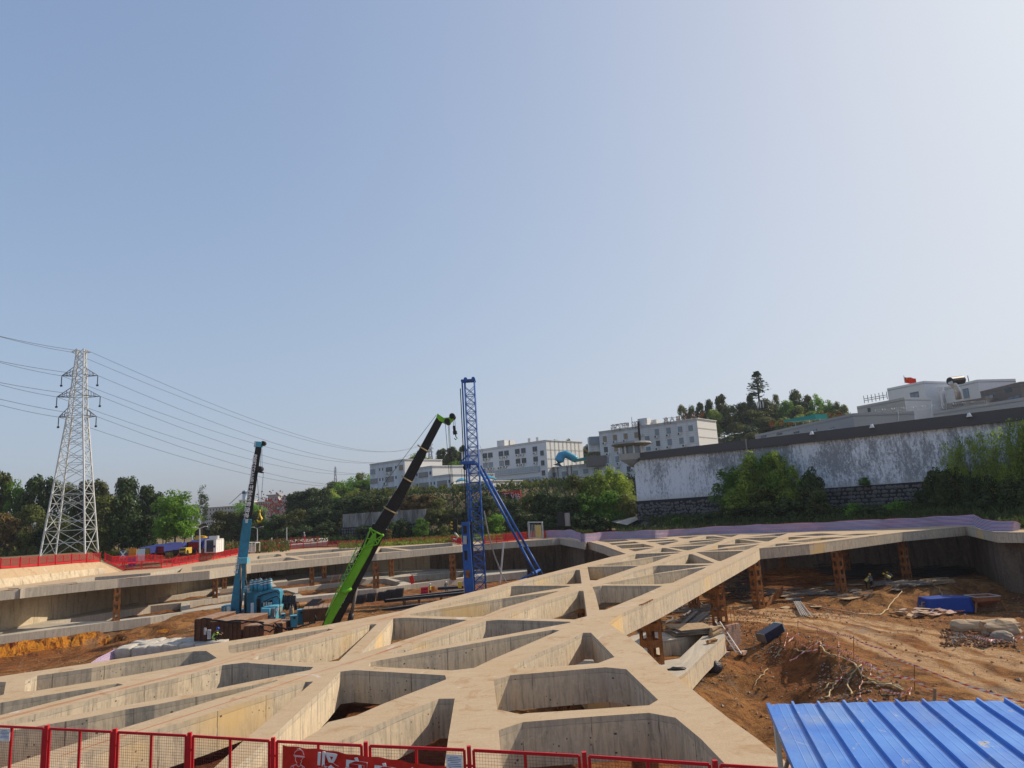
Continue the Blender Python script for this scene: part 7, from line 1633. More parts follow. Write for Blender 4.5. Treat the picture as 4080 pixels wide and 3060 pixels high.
for k in range(1,5): z=z_-(z_-18)*k/4; m=MB(); m.bar((B.x+.1,B.y-.1,z),(C_.x+.1,C_.y-.1,z),.08); m.build('cladding_seam',MT['bld_beige'],t)
roofbox('q4',1250,1362,185,260,212,'','tile_lined',t); roofbox('q4',1385,1462,200,250,214,'','galvanised',t,'roof_tank')
m=MB(); v=Ud(fp('q4',1240,400),209); m.tube((v.x,v.y,z_-12),(v.x,v.y,z_+1),.35,8); m.build('downpipe',MT['black_paint'],t)
m=MB(); v=Ud(fp('q4',770,450),224); m.box(v+Vector((0,1.5,-.5)),(5.4,3,4.6)); m.build('corner_balcony',MT['tile_lined'],t); m=MB(); v=Ud(fp('q4',762,435),223); m.box(v+Vector((0,0,.3)),(4.6,.3,2.4)); m.build('balcony_glazing',MT['pane_light'],t)
def letters(txt,c,x0_,x1_,yb0,yb1,hpx,d,label,mat='rusty_steel',mirror=True):
    a=Ud(fp(c,x0_,yb0),d); b=Ud(fp(c,x1_,yb1),d); hh=Ud(fp(c,x0_,yb0-hpx),d).z-a.z; t=thing('roof_letters',label,'roof sign',a); n=len(txt)
    xd=(b-a); xd.z=0; xd.normalize()
    for k,ch in enumerate(txt):
        q=a.lerp(b,(k+.5)/n); text_mesh(ch,hh*1.05,'letter',mat,(q.x,q.y,q.z+hh*.55),xd,(0,0,1),t,.12,mirror=mirror,bold=.02)
        for s in(-.35,.35): m=MB(); m.bar(q+xd*s*hh+Vector((0,.3,-.6)),q+xd*s*hh+Vector((0,.3,hh)),.09); m.build('sign_strut',MT['dark_steel'],t)
    for f in(.1,.95): m=MB(); m.bar(a+Vector((0,.3,hh*f)),b+Vector((0,.3,hh*f)),.08); m.build('sign_rail',MT['dark_steel'],t)
letters('北汽不明','q4',925,1125,310,285,52,216,'row of rusty roof letters seen from behind, at the left of the grey block'); letters('公工','q4',1155,1248,280,265,52,212,'two rusty roof letters seen from behind, next to the thin mast'); letters('业人民','q4',1500,1700,232,212,50,205,'rusty roof letters seen from behind, right of the stair tower'); letters('安机电','q4',1705,1975,205,180,60,203,'dense rusty roof letters at the right end of the grey block')
m=MB(); a=Ud(fp('q4',1158,285),213); b=Ud(fp('q4',1152,170),213); m.tube(a,b,.08,5); solo(m,'roof_mast',MT['dark_steel'],'thin mast on the roof of the grey block','mast',a)
# blue slide like tube and teal awning
q=[Ud(fp('q4',*s),228) for s in((340,705),(352,650),(378,598),(420,578),(470,600),(520,628),(548,640))]; m=MB(); m.path(q,[1.6,1.6,1.5,1.3,1.2,1.2,1.1],12); solo(m,'blue_tube',MT['sky_awning'],'big light blue tube bending over the link block roof','tube',q[0],smooth=True)
a=Ud(fp('q4',525,652),226); b=Ud(fp('q4',745,612),222); t=thing('roof_awning','teal awning above the link block','awning',a); m=MB(); m.bar(a+Vector((0,1,0)),b+Vector((0,1,0)),4.0,.5,a2=4.0,b2=.9); m.build('awning_sheet',MT['teal_awning'],t)
for k in range(5): m=MB(); v=a.lerp(b,(k+.5)/5)+Vector((0,-.4,0)); m.bar(v,v-Vector((0,0,3)),.12); m.build('post',MT['galvanised'],t)
m=MB(); v=Ud(fp('q4',780,655),222); m.box(v,(7,3,3.2)); solo(m,'roof_shed',MT['bld_brown'],'small dark roof shed beside the teal awning','shed',v)
# ---------------------------------------------------------------- big white perimeter wall
t=NT('peeling_paint'); p=t.pos(); a=t.noise(t.mapv(p,(1,1,.6)),.12,4,.6,.4); b=t.noise(t.mapv(p,(1,1,.5)),3.2,6,.8,.8); c=t.noise(t.mapv(p,(1,1,.18)),2.0,5,.7)
s_=t.math('ADD',t.math('MULTIPLY',a,.9),t.math('ADD',t.math('MULTIPLY',b,1.0),t.math('MULTIPLY',c,.5)))
col=t.mix(t.ramp(s_,[(1.14/2.4,1),(1.27/2.4,0)]),(.20,.195,.19),(.62,.62,.63)) if False else t.mix(t.ramp(t.math('SUBTRACT',s_,.70),[(.42,0),(.60,1)]),(.76,.78,.82),(.28,.29,.31))
sz=t.new('ShaderNodeSeparateXYZ'); t.L(p,sz.inputs[0]); low=t.ramp(t.math('DIVIDE',sz.outputs[2],16.0),[(.37,1),(.44,0)]); col=t.mix(t.math('MULTIPLY',low,.55),col,(.56,.53,.47))
t.fin(col,.9,0,t.bump(b,.3,.05),.15)
t=NT('rubble_stone'); p=t.pos(); v1=t.vor(p,1.0); dn=t.noise(p,3,5,.6); t.fin(t.mix(t.ramp(dn,[(.35,0),(.7,1)]),(.105,.10,.10),(.17,.16,.15)),.95,0,t.bump(dn,.6,.1))
flat('mortar_dark',(.035,.035,.037),.95); flat('parapet_dark',(.105,.10,.098),.9)
wL=Vector((wl.x,wl.y,0)); wR_=Vector((wr.x,wr.y,0)); wdv=(wR_-wL).normalized(); wE=wL+wdv*((wR_-wL).length+35)
zTL=Upl(fp('q4',1290,640),wL,wR_).z; zWB=Upl(fp('q4',1255,1095),wL,wR_).z; zTR=Upl(fp('q6',1849,530),wL,wR_).z; zPL=Upl(fp('q4',1290,560),wL,wR_).z; zPR=Upl(fp('q6',1849,405),wL,wR_).z; zWBR=Upl(fp('q6',1849,1045),wL,wR_).z
LW=(wR_-wL).length; zat=lambda z0,z1,s: z0+(z1-z0)*s/LW
wall=thing('perimeter_wall','tall peeling white perimeter wall on a dark rubble stone base at the right','wall',(wl.x,wl.y,1.5))
bk=Vector((-wn.x,-wn.y,0))
def wslab(z0a,z0b,z1a,z1b,thk,off,name,mat,S0=0,S1=None):
    S1=S1 or (wE-wL).length; m=MB(); n_=-bk*off; a=wL+wdv*S0+n_; b=wL+wdv*S1+n_; c=b+bk*thk; d=a+bk*thk; zz=lambda z0,z1,s:zat(z0,z1,s)
    m.add([(a.x,a.y,zz(z0a,z0b,S0)),(b.x,b.y,zz(z0a,z0b,S1)),(c.x,c.y,zz(z0a,z0b,S1)),(d.x,d.y,zz(z0a,z0b,S0)),(a.x,a.y,zz(z1a,z1b,S0)),(b.x,b.y,zz(z1a,z1b,S1)),(c.x,c.y,zz(z1a,z1b,S1)),(d.x,d.y,zz(z1a,z1b,S0))],[(3,2,1,0),(4,5,6,7),(0,1,5,4),(1,2,6,5),(2,3,7,6),(3,0,4,7)]); return m.build(name,MT[mat],wall)
wslab(zWB,zWBR,zTL,zTR,1.2,0,'painted_face','peeling_paint')
wslab(zTL+.003,zTR+.003,zTL+.45,zTR+.45,2.2,.7,'walkway_edge','parapet_dark')
wslab(zTL+.454,zTR+.454,zPL,zPR,.3,.35,'parapet','parapet_dark')
wslab(0.3,0.3,zWB-.003,zWBR-.003,2.4,.35,'stone_base','mortar_dark')
# individual rubble stones on the base where they can be told apart
random.seed(21); SM=[]
for s in range(6):
    bm=bmesh.new(); bmesh.ops.create_icosphere(bm,subdivisions=1,radius=.5)
    for v in bm.verts: v.co=Vector((v.co.x*random.uniform(.8,1.15),v.co.y*.35,v.co.z*random.uniform(.75,1.1)))
    me=bpy.data.meshes.new('stone'); bm.to_mesh(me); bm.free(); me.materials.append(MT['rubble_stone']); SM.append(me)
cnt=0; sb=wall; ang=math.atan2(wdv.y,wdv.x); many=MB()
s=.4
while s<60:
    zlo=1.2; zhi=zat(zWB,zWBR,s)-.3; z=zlo
    while z<zhi:
        q=wL+wdv*(s+random.uniform(-.25,.25))-bk*.38; sz_=random.uniform(.45,.95)
        if cnt<300 and s<34:
            o=bpy.data.objects.new('stone',SM[cnt%6]); COL.objects.link(o); o.parent=sb; o.location=Vector((q.x,q.y,z+random.uniform(-.2,.2)))-WORLD[sb.name]; o.rotation_euler=(0,random.uniform(-.5,.5),ang); o.scale=(sz_,sz_,sz_*.85)
        else:
            e=Matrix.Rotation(ang,3,'Z')@Matrix.Rotation(random.uniform(-.5,.5),3,'Y'); me=SM[cnt%6]; many.add([Vector((q.x,q.y,z))+e@Vector((v.co.x*sz_,v.co.y*sz_,v.co.z*sz_*.85)) for v in me.vertices],[list(p.vertices) for p in me.polygons])
        cnt+=1; z+=.62
    s+=.62
many.build('stones',MT['rubble_stone'],wall,kind='stuff')
# guard post on the left corner
g0=Upl(fp('q4',1235,640),wL,wR_); gp=thing('guard_post','round grey guard post on the left corner of the white wall','guard post',(g0.x,g0.y,g0.z)); gc_=Vector((wL.x,wL.y,0))-wdv*.6+bk*.6
zr=lambda y: Upl(fp('q4',1215,y),wL,wR_).z; flat('post_grey',(.30,.29,.27),.9)
rG=3.3
m=MB(); m.tube((gc_.x,gc_.y,zr(715)),(gc_.x,gc_.y,zr(635)),.3,12,rG*.8); m.build('conical_base',MT['post_grey'],gp,True)
m=MB(); m.tube((gc_.x,gc_.y,zr(635)),(gc_.x,gc_.y,zr(568)),rG*.82,12); m.build('parapet_ring',MT['bld_beige'],gp)
for k in range(8): a=2*math.pi*k/8; m=MB(); m.bar((gc_.x+rG*.72*math.cos(a),gc_.y+rG*.72*math.sin(a),zr(568)),(gc_.x+rG*.72*math.cos(a),gc_.y+rG*.72*math.sin(a),zr(480)),.3); m.build('mullion',MT['metal_clad'],gp)
m=MB(); m.tube((gc_.x,gc_.y,zr(566)),(gc_.x,gc_.y,zr(482)),rG*.62,12); m.build('glazing',MT['pane_light'],gp)
m=MB(); m.tube((gc_.x,gc_.y,zr(482)),(gc_.x,gc_.y,zr(462)),rG*1.0,20,rG*1.28); m.tube((gc_.x,gc_.y,zr(462)),(gc_.x,gc_.y,zr(440)),rG*1.3,20,rG*1.2); m.build('roof_disc',MT['post_grey'],gp)
m=MB(); a=Upl(fp('q5',680,880),wL,wR_)-bk*.6; b=Upl(fp('q5',655,712),wL,wR_)-bk*.6; m.tube(a,b,.14,8); solo(m,'wall_pole',MT['post_grey'],'grey pole standing against the white wall','pole',a)
for c,x,y,lb in(('q5',1278,650,'small domed lamp on the parapet above the bright tree'),('q6',423,585,'white triangular lamp on the parapet'),('q6',1338,480,'white box lamp on the parapet near the grey steps')):
    v=Upl(fp(c,x,y),wL,wR_)-bk*.6; t=thing('wall_lamp',lb,'lamp',v); m=MB(); m.tube(v-Vector((0,0,.35)),v+Vector((0,0,.25)),.42,10,.15); m.build('lamp_shade',MT['white_paint'],t); m=MB(); m.bar(v,v+bk*.5,.08); m.build('bracket',MT['dark_steel'],t)
# prison side buildings behind the wall
BP=[('grey_shed','long low grey building with blocked windows behind the parapet','q5',722,628,1659,520,150,118,12,'bld_grey','bld_grey',[(785,672,840,695,'dark'),(935,652,990,672,'dark'),(1095,637,1150,655,'dark'),(1258,617,1316,637,'light'),(1430,597,1478,615,'light')]),
('grey_house','plain grey concrete house with a pale gable end','q6',268,395,718,322,138,128,7,'bld_beige','metal_clad',[(372,415,400,455,'dark'),(440,487,505,507,'dark'),(602,470,655,492,'dark')]),
('pale_tower','pale stair tower building with the red flag on top','q6',550,205,905,188,150,142,9,'metal_clad','tile_white',[(790,262,872,515,'light')]),
('pale_block','pale block with a silver duct on its roof','q6',1090,200,1412,168,142,134,9,'metal_clad','tile_white',[(1275,232,1330,325,'light')]),
('middle_wing','long pale middle wing between the two pale towers','q6',880,290,1225,275,150,142,8,'metal_clad','metal_clad',[(965,362,1110,415,'light')]),
('dark_block','dark grey unfinished block at the right edge','q6',1430,240,1815,190,128,118,12,'bld_brown','bld_brown',[(1485,295,1568,360,'light'),(1700,305,1815,340,'light'),(1670,225,1735,270,'dark')]),
('parapet_wall','grey inner wall carrying barbed wire','q6',985,440,1849,330,122,108,1,'bld_grey','bld_grey',[]),
('low_house','low shed with a ribbed roof in front of the pale block','q6',1110,372,1480,318,126,120,4,'bld_brown','bld_brown',[(1170,380,1280,400,'dark')])]
for nm,lb,c,x0_,y0_,x1_,y1_,d0,d1,dep,mt1,mt2,wins in BP:
    t,A,B,C_,D_,z_=block(nm,lb+' behind the white wall' if 'behind' not in lb else lb,fp(c,x0_,y0_),fp(c,x1_,y1_),d0,d1,dep,9.5,mt1,mt2,cat='building',parapet=False)
    for w_ in wins: window(t,A,B,c,*w_)
a=Ud(fp('q6',725,182),146); b=Ud(fp('q6',713,110),146); t=thing('flag','red flag with yellow stars on a thin pole on the pale tower','flag',a); m=MB(); m.tube(a,b,.07,6); m.build('flag_pole',MT['galvanised'],t)
m=MB(); c0=Ud(fp('q6',717,122),146); 
for i in range(9):
    for j in range(5): m.v.append(c0+Vector((i*.30,.15*math.sin(i*1.2),-j*.33-.06*i-.05*math.sin(i+j))))
for i in range(8):
    for j in range(4): m.f.append([i*5+j,i*5+j+1,i*5+j+6,i*5+j+5]); m.mi.append(0)
m.build('flag_cloth',MT['red_cloth'],t)
for k,(dx,dz,s) in enumerate([(.45,.38,.22),(.85,.2,.08),(1.0,.35,.08),(1.0,.55,.08),(.85,.7,.08)]):
    m=MB(); q=c0+Vector((dx,-.12,-dz-.1)); P_=[]
    for j in range(10): r_=s if j%2==0 else s*.42; P_.append(q+Vector((r_*math.sin(math.pi*j/5),0,r_*math.cos(math.pi*j/5))))
    m.add(P_+[p+Vector((0,.02,0)) for p in P_]+[q,q+Vector((0,.02,0))],[(20,(j+1)%10,j) for j in range(10)]+[(21,j+10,(j+1)%10+10) for j in range(10)]+[(j,(j+1)%10,(j+1)%10+10,j+10) for j in range(10)]); m.build('star',MT['yellow_paint'],t)
q=[Ud(fp('q6',*s),131) for s in((1235,335),(1218,240),(1195,205),(1165,180),(1150,165))]; m=MB(); m.path(q,.55,10); t=thing('roof_duct','bright silver duct climbing the corner of the pale block','duct',q[0]); m.build('duct_pipe',MT['silver'],t,True); m=MB(); a=Ud(fp('q6',1150,165),131); b=Ud(fp('q6',1265,150),132); m.tube(a,b,.8,12); m.build('fan_drum',MT['dark_steel'],t)
m=MB(); a=Ud(fp('q6',1328,165),136); m.tube(a,Ud(fp('q6',1316,110),136),.07,5); solo(m,'antenna',MT['dark_steel'],'thin antenna on the pale block','antenna',a)
m=MB(); a=Ud(fp('q6',1085,425),128); b=Ud(fp('q6',1055,235),128); m.tube(a,b,.16,8); m.box(b,(.8,.4,.5)); solo(m,'camera_mast',MT['galvanised'],'grey mast with a camera head in front of the middle wing','mast',a)
a=Ud(fp('q5',1070,535),138); b=Ud(fp('q5',1380,490),131); t=thing('roof_awning','turquoise awning on the long grey building roof','awning',a); m=MB(); m.bar(a+Vector((0,1,0)),b+Vector((0,1,0)),3.2,.35,a2=3.2,b2=.9); m.build('awning_sheet',MT['teal_awning'],t)
for k in range(4): m=MB(); v=a.lerp(b,(k+.5)/4); m.bar(v,v-Vector((0,0,2.2)),.12); m.build('post',MT['galvanised'],t)
letters('看守所','q5',850,1110,603,583,58,146,'three dark rusty roof letters left of the turquoise awning'); letters('宁安','q5',1400,1570,535,520,62,134,'two dark rusty roof letters right of the turquoise awning')
m=MB()
for k in range(2): a=Ud(fp('q6',340,330+18*k),136); b=Ud(fp('q6',555,292+18*k),132); m.bar(a,b,.09)
for k in range(7): a=Ud(fp('q6',340+36*k,348-6.5*k),136-k*.6); m.bar(a-Vector((0,0,.5)),a+Vector((0,0,1)),.08)
solo(m,'roof_railing',MT['dark_steel'],'thin rusty railing on the grey house roof','railing',a)
# barbed wire coils on posts
t=thing('barbed_wire','coils of barbed wire on thin posts above the parapet','barbed wire',Ud(fp('q6',360,560),118)); 
for k,(x,y0_,y1_) in enumerate([(255,550,490),(362,572,480),(512,555,470),(662,540,430),(820,522,420),(980,505,345)]): m=MB(); a=Ud(fp('q6',x,y0_),124-k*1.5); m.tube(a,Ud(fp('q6',x-4,y1_),124-k*1.5),.09,5); m.build('post',MT['galvanised'],t)
m=MB(); P_=[]
for k in range(260): f=k/259; a=Ud(fp('q6',420+f*1100,455-f*90),120-f*8); P_.append(a+Vector((.1*math.cos(k*1.2),.4*math.sin(k*1.2),.45*math.cos(k*1.2))))
m.path(P_,.02,4); m.build('wire_coil',MT['galvanised'],t)
# ---------------------------------------------------------------- retaining wall, far houses, misc
v0=Ud(fp('P',1840,1000),172); v1=Ud(fp('Q',825,930),162); zt0=Ud(fp('P',1840,965),172).z; zt1=Ud(fp('Q',820,905),162).z
rw=thing('retaining_wall','weathered grey concrete wall on a dark stone base behind the lime boom','wall',(v0.x,v0.y,1)); flat('old_concrete',(.25,.24,.235),.95)
t=NT('old_panels'); p=t.pos(); b=t.noise(t.mapv(p,(1,1,.2)),.6,6,.7); t.fin(t.mix(t.ramp(b,[(.38,0),(.66,1)]),(.12,.115,.11),(.36,.345,.33)),.95)
NP=11
for k in range(NP):
    a=v0.lerp(v1,k/NP); b=v0.lerp(v1,(k+.94)/NP); h0=zt0+(zt1-zt0)*k/NP; m=MB(); m.add([(a.x,a.y,h0-3.2),(b.x,b.y,h0-3.2),(b.x,b.y,h0),(a.x,a.y,h0),(a.x,a.y+.5,h0-3.2),(b.x,b.y+.5,h0-3.2),(b.x,b.y+.5,h0),(a.x,a.y+.5,h0)],[(0,1,2,3),(7,6,5,4),(3,2,6,7),(1,5,6,2),(0,3,7,4)]); m.build('wall_panel',MT['old_panels'],rw)
m=MB(); m.add([(v0.x,v0.y-.4,0),(v1.x,v1.y-.4,0),(v1.x,v1.y-.4,zt1-3.2),(v0.x,v0.y-.4,zt0-3.2),(v0.x,v0.y+1,0),(v1.x,v1.y+1,0),(v1.x,v1.y+1,zt1-3.19),(v0.x,v0.y+1,zt0-3.19)],[(0,1,2,3),(3,2,6,7),(0,3,7,4),(1,5,6,2)]); m.build('stone_base',MT['mortar_dark'],rw)
many=MB(); random.seed(4)
Lr=(v1-v0).length; s=0
while s<Lr:
    z=.9
    while z<zt0-3.6:
        q=v0.lerp(v1,s/Lr); sz_=random.uniform(.5,.8); me=SM[random.randrange(6)]; e=Matrix.Rotation(math.atan2(v1.y-v0.y,v1.x-v0.x),3,'Z')@Matrix.Rotation(random.uniform(-.5,.5),3,'Y'); many.add([Vector((q.x,q.y-.42,z))+e@(v.co*sz_) for v in me.vertices],[list(p.vertices) for p in me.polygons]); z+=.7
    s+=.75
many.build('stones',MT['rubble_stone'],rw,kind='stuff')
a=Ud(fp('q4',920,1275),152); b=Ud(fp('q4',1215,1255),148); ha=Ud(fp('q4',930,1135),152).z; paint('old_brick',(.40,.25,.17),.35,.9,dirt=(.10,.07,.05),dirtamt=.6,scale=1)
t=thing('brick_wall','short sunlit brick wall at the foot of the white wall corner','wall',a); Lb_=(b-a).length; nb=int(Lb_/.9); db=(b-a).normalized(); rows=int((ha-a.z)/.42)
for r_ in range(rows):
    for k in range(nb): m=MB(); q=a+db*(k*.9+.45+(r_%2)*.4)+Vector((0,0,r_*.42+.2)); m.box(q,(.86,.4,.38),math.atan2(db.y,db.x)); m.build('brick',MT['old_brick'],t)
m=MB(); q=a.lerp(b,.5)-Vector((0,.3,0)); m.box(q+Vector((0,0,(ha-a.z)/2)),(.7,.5,ha-a.z+.3)); m.build('pier',MT['old_concrete'],t)
for x0_,x1_,yt,yb in((340,480,1225,1375),): 
    a=Ud(fp('q4',x0_,yb),128); b=Ud(fp('q4',x1_,yb-5),128); h=Ud(fp('q4',x0_,yt),128).z-a.z; m=MB(); m.box(((a.x+b.x)/2,128.3,a.z+h/2),(b.x-a.x,.6,h)); t=thing('gate_pier','dark block pier half hidden in the bushes right of the white cage','pier',a); m.build('pier_wall',MT['mortar_dark'],t); m=MB(); m.box((b.x-.5,127.9,a.z+h*.47),(.95,.25,h*.95)); m.build('pier_end',MT['old_panels'],t)
# slope with old slab
q=[Ud(fp('q4',*s),146) for s in((930,1325),(1205,1265))]; m=MB(); m.add([q[0],Ud(fp('q4',1100,1360),138),q[1]+Vector((0,-2,-.6)),q[1],Ud(fp('q4',1000,1290),149)],[(0,1,2,3,4)]); o=m.build('path',MT['pale_road']); tag(o,kind='structure')
# far houses on the left skyline
FH=[('far_terrace','long low grey terrace house left on the skyline','P',300,905,700,865,380,372,10,'bld_beige','bld_beige',6),('far_house','white rendered house with a light blue cap on the skyline','P',698,810,770,808,370,368,8,'metal_clad','metal_clad',1),('far_house','flat roofed house right of the black boom foot on the skyline','P',860,835,1110,820,375,368,10,'bld_beige','bld_grey',5),('far_house','pinkish grey house with an open upper frame on the skyline','P',1105,815,1175,812,366,364,8,'bld_grey','bld_grey',2),('far_house','tall plain grey house beside the trees on the skyline','P',1172,768,1290,760,360,352,9,'bld_beige','bld_beige',2),('far_shed','lower tiled house in front of the skyline houses','P',300,1010,420,990,340,336,8,'bld_beige','bld_grey',3)]
for nm,lb,c,x0_,y0_,x1_,y1_,d0,d1,dep,mt1,mt2,nw in FH:
    t,A,B,C_,D_,z_=block(nm,lb,fp(c,x0_,y0_),fp(c,x1_,y1_),d0,d1,dep,0,mt1,mt2)
    for k in range(nw*2):
        for row in range(2):
            f=(k+.5)/(nw*2); xx=x0_+(x1_-x0_)*f; yy=y0_+(y1_-y0_)*f+22+42*row; window(t,A,B,c,xx-6,yy-9,xx+6,yy+9,'dark')
m=MB(); v=Ud(fp('P',1087,800),367); m.box(v,(5.4,4,4)); m.box(v+Vector((0,0,2.2)),(7,5,.5)); solo(m,'roof_turret',MT['bld_grey'],'small roof turret on the skyline house','turret',v)
flat('pale_bridge',(.42,.56,.68),.7); m=MB(); a=Ud(fp('P',757,805),500); m.box(a+Vector((0,0,2)),(2.2,2,9)); m.box(a+Vector((1,0,5)),(5,2,1.6)); m.bar(a+Vector((-2,0,5)),Ud(fp('P',590,855),500),.5); m.bar(a+Vector((2,0,5)),Ud(fp('P',985,810),500),.5); m.bar(a+Vector((2,0,5)),Ud(fp('P',900,820),500),.5); solo(m,'bridge_tower',MT['pale_bridge'],'pale blue bridge tower with stays far away on the skyline','bridge tower',a)
# ---------------------------------------------------------------- trees
def crown_mesh(seed,nblob,nleaf,mat,leaf=.055,flat_=1.0,spread=1.0,gap=0.0,colum=False):
    """unit crown (radius about 1, height 1..): leaf clumps as small tilted quads round many sub-blobs"""
    rnd=random.Random(seed); vs=[];fs=[]
    blobs=[]
    for i in range(nblob):
        if colum: z=rnd.uniform(0,1); r=(.25+.55*(1-z))*rnd.random()**.5; a=rnd.uniform(0,6.28); c=Vector((r*math.cos(a),r*math.sin(a),z)); br=rnd.uniform(.16,.30)
        else:
            a=rnd.uniform(0,6.28); zc=rnd.uniform(-.75,1)**1; z=zc; r=math.sqrt(max(0,1-z*z*.92))*(rnd.random()**.4)*.74*spread; c=Vector((r*math.cos(a),r*math.sin(a),.5+.40*z*flat_)); br=rnd.uniform(.20,.38)
        blobs.append((c,br))
    for i in range(nleaf):
        c,br=blobs[rnd.randrange(nblob)]
        d=Vector((rnd.gauss(0,1),rnd.gauss(0,1),rnd.gauss(0,1)+.25)).normalized()
        rr=br*(rnd.random()**.33); p=c+Vector((d.x*rr,d.y*rr,d.z*rr*.40))
        s=leaf*rnd.uniform(.6,1.5); n=(d+Vector((rnd.uniform(-.7,.7),rnd.uniform(-.7,.7),rnd.uniform(-.4,.8)))).normalized()
        u=n.orthogonal().normalized(); u=(u*math.cos(rnd.uniform(0,6.3))+n.cross(u)*math.sin(rnd.uniform(0,6.3))).normalized(); v=n.cross(u)
        k=len(vs); zf=.42; sq_=lambda w_:Vector((w_.x,w_.y,w_.z*zf)); vs+= [p-sq_(u)*s,p+sq_(v)*s*.62,p+sq_(u)*s,p-sq_(v)*s*.62]; fs.append((k,k+1,k+2,k+3))
    me=bpy.data.meshes.new('crown'); me.from_pydata([tuple(q) for q in vs],[],fs); me.materials.append(MT[mat]); return me,blobs
def trunk_mesh(seed,blobs,zc=.45,th=.05):
    rnd=random.Random(seed); m=MB(); m.path([Vector((0,0,-.03)),Vector((.02,.01,zc*.4)),Vector((-.01,.02,zc*.8)),Vector((0,0,zc*1.25))],[th,th*.8,th*.6,th*.3],7)
    for c,br in blobs[:9]:
        a=Vector((0,0,zc*rnd.uniform(.45,.95))); b=Vector((c.x*.8,c.y*.8,c.z)); m.path([a,a.lerp(b,.5)+Vector((0,0,-.03)),b],[th*.42,th*.28,th*.1],5)
    me=bpy.data.meshes.new('trunk'); me.from_pydata([tuple(q) for q in m.v],[],m.f); me.materials.append(MT['bark']); return me
TREE={}
for nm_,mat,n_,leaf,kw in [('dark','leaf_dark',5200,.052,{}),('green','leaf_green',4800,.05,{}),('olive','leaf_olive',4800,.05,{}),('brown','leaf_brown',4800,.05,{}),('yellow','leaf_yellowgreen',4800,.05,{}),('sparse','leaf_yellowgreen',2600,.036,dict(spread=1.25)),('bush','leaf_dark',4200,.06,dict(flat_=.9)),('gbush','leaf_green',3600,.055,dict(flat_=.9)),('col','leaf_dark',1100,.05,dict(colum=True))]:
    TREE[nm_]=[]
    for s in range(2 if nm_ not in('dark','olive') else 3):
        cm,bl=crown_mesh(sum(map(ord,nm_))+s*17,38 if nm_!='sparse' else 40,n_,mat,leaf,**kw); TREE[nm_].append((cm,trunk_mesh(s,bl,.5 if nm_ not in('bush','gbush') else .25,.045 if nm_!='col' else .03)))
MATBY={}
def tree(kind,px,ytop,hw,ybase,d,label,name='tree',group=None,cat='tree',zbase=None,low=.12,k=None):
    """px, ytop: tip in the photo; hw: half width in px; ybase: where the foot would show"""
    tp=Ud((px,ytop),d); b=Ud((px,ybase),d); zb_=b.z if zbase is None else zbase; H_=tp.z-zb_; r_=hw*d/F
    var=TREE[kind]; cm,tm=var[(k if k is not None else int(px*7+ytop))%len(var)]
    t=thing(name,label,cat,(tp.x,d,zb_),group,rz=(px*13%628)/100)
    c=bpy.data.objects.new('crown',cm); COL.objects.link(c); c.parent=t; c.scale=(r_,r_,H_*(1-low)); c.location=(0,0,H_*low)
    # crown meshes run from about z .05 to 1.0
    tk=bpy.data.objects.new('trunk',tm); COL.objects.link(tk); tk.parent=t; sx=max(.6,min(r_,H_*.5)); tk.scale=(sx,sx,H_*.98); return t
# left back row and front row
LB=[(0,1862,62,'dark'),(62,1912,58,'green'),(140,1898,60,'dark'),(205,1905,58,'dark'),(272,1925,55,'olive'),(335,1912,60,'dark'),(402,1915,58,'dark'),(484,1898,50,'dark'),(520,1905,52,'dark'),(578,1930,56,'dark'),(625,1965,50,'dark'),(655,2010,45,'dark'),(-80,1850,70,'dark')]
LBn=['tall dark tree at the very left edge, highest of the left row','mid green tree second from the left edge of the back row','dark rounded tree left of the transmission tower','dark tree right behind the white transmission tower','olive tree just right of the transmission tower','dark tree in the back row, third right of the tower','dark tree in the back row, fourth right of the tower','dark tree with a pointed tip in the middle of the left row','dark tree directly right of the pointed one','dark tree behind the bright green tree','lower dark tree stepping down behind the bright green tree','small dark tree peeping out right of the bright green crown','dark tree cut by the left picture edge']
for (x,y,hw,kd),lb in zip(LB,LBn): tree(kd,x,y,hw+8,2200,165,lb,zbase=1.5,low=.08)
LFt=[(20,2040,75,'brown','brownish tree in the bottom left corner of the tree row'),(130,2010,62,'olive','olive tree in front of the dark ones, left of the tower legs'),(-50,2060,70,'brown','brown tree at the left edge'),(95,2085,60,'brown','low reddish brown tree left of the tower foot'),(235,2050,65,'olive','olive tree between the legs of the tower'),(335,2060,75,'olive','olive tree right of the tower foot with pale leaves'),(420,1975,80,'olive','broad olive tree with flecked leaves, middle of the left row'),(495,1965,78,'dark','broad dark tree beside the flecked olive one'),(425,2085,62,'olive','low olive tree behind the grey blue container'),(520,2060,62,'dark','dark tree above the dump trucks'),(590,2050,66,'dark','dark tree left of the bright green tree'),(180,2090,55,'dark','small dark tree below the tower bracing')]
for x,y,hw,kd,lb in LFt: tree(kd,x,y,hw+5,2235,142,lb,zbase=.8,low=.03)
tree('green',705,1952,98,2185,138,'bright green spreading tree left of the tall slender tree',low=.12,k=0); tree('green',740,2010,66,2190,137,'bright green lower tree joined to the big bright one',low=.1,k=1); tree('green',665,2040,60,2190,137,'bright green low crown at the left of the big bright tree',low=.1,k=0)
tree('col',808,1940,40,2160,185,'tall slender tree with a bare trunk left of the teal boom','slender_tree',low=.42,k=0); tree('col',806,1975,34,2165,186,'second thin crown growing with the tall slender tree','slender_tree',low=.45,k=1)
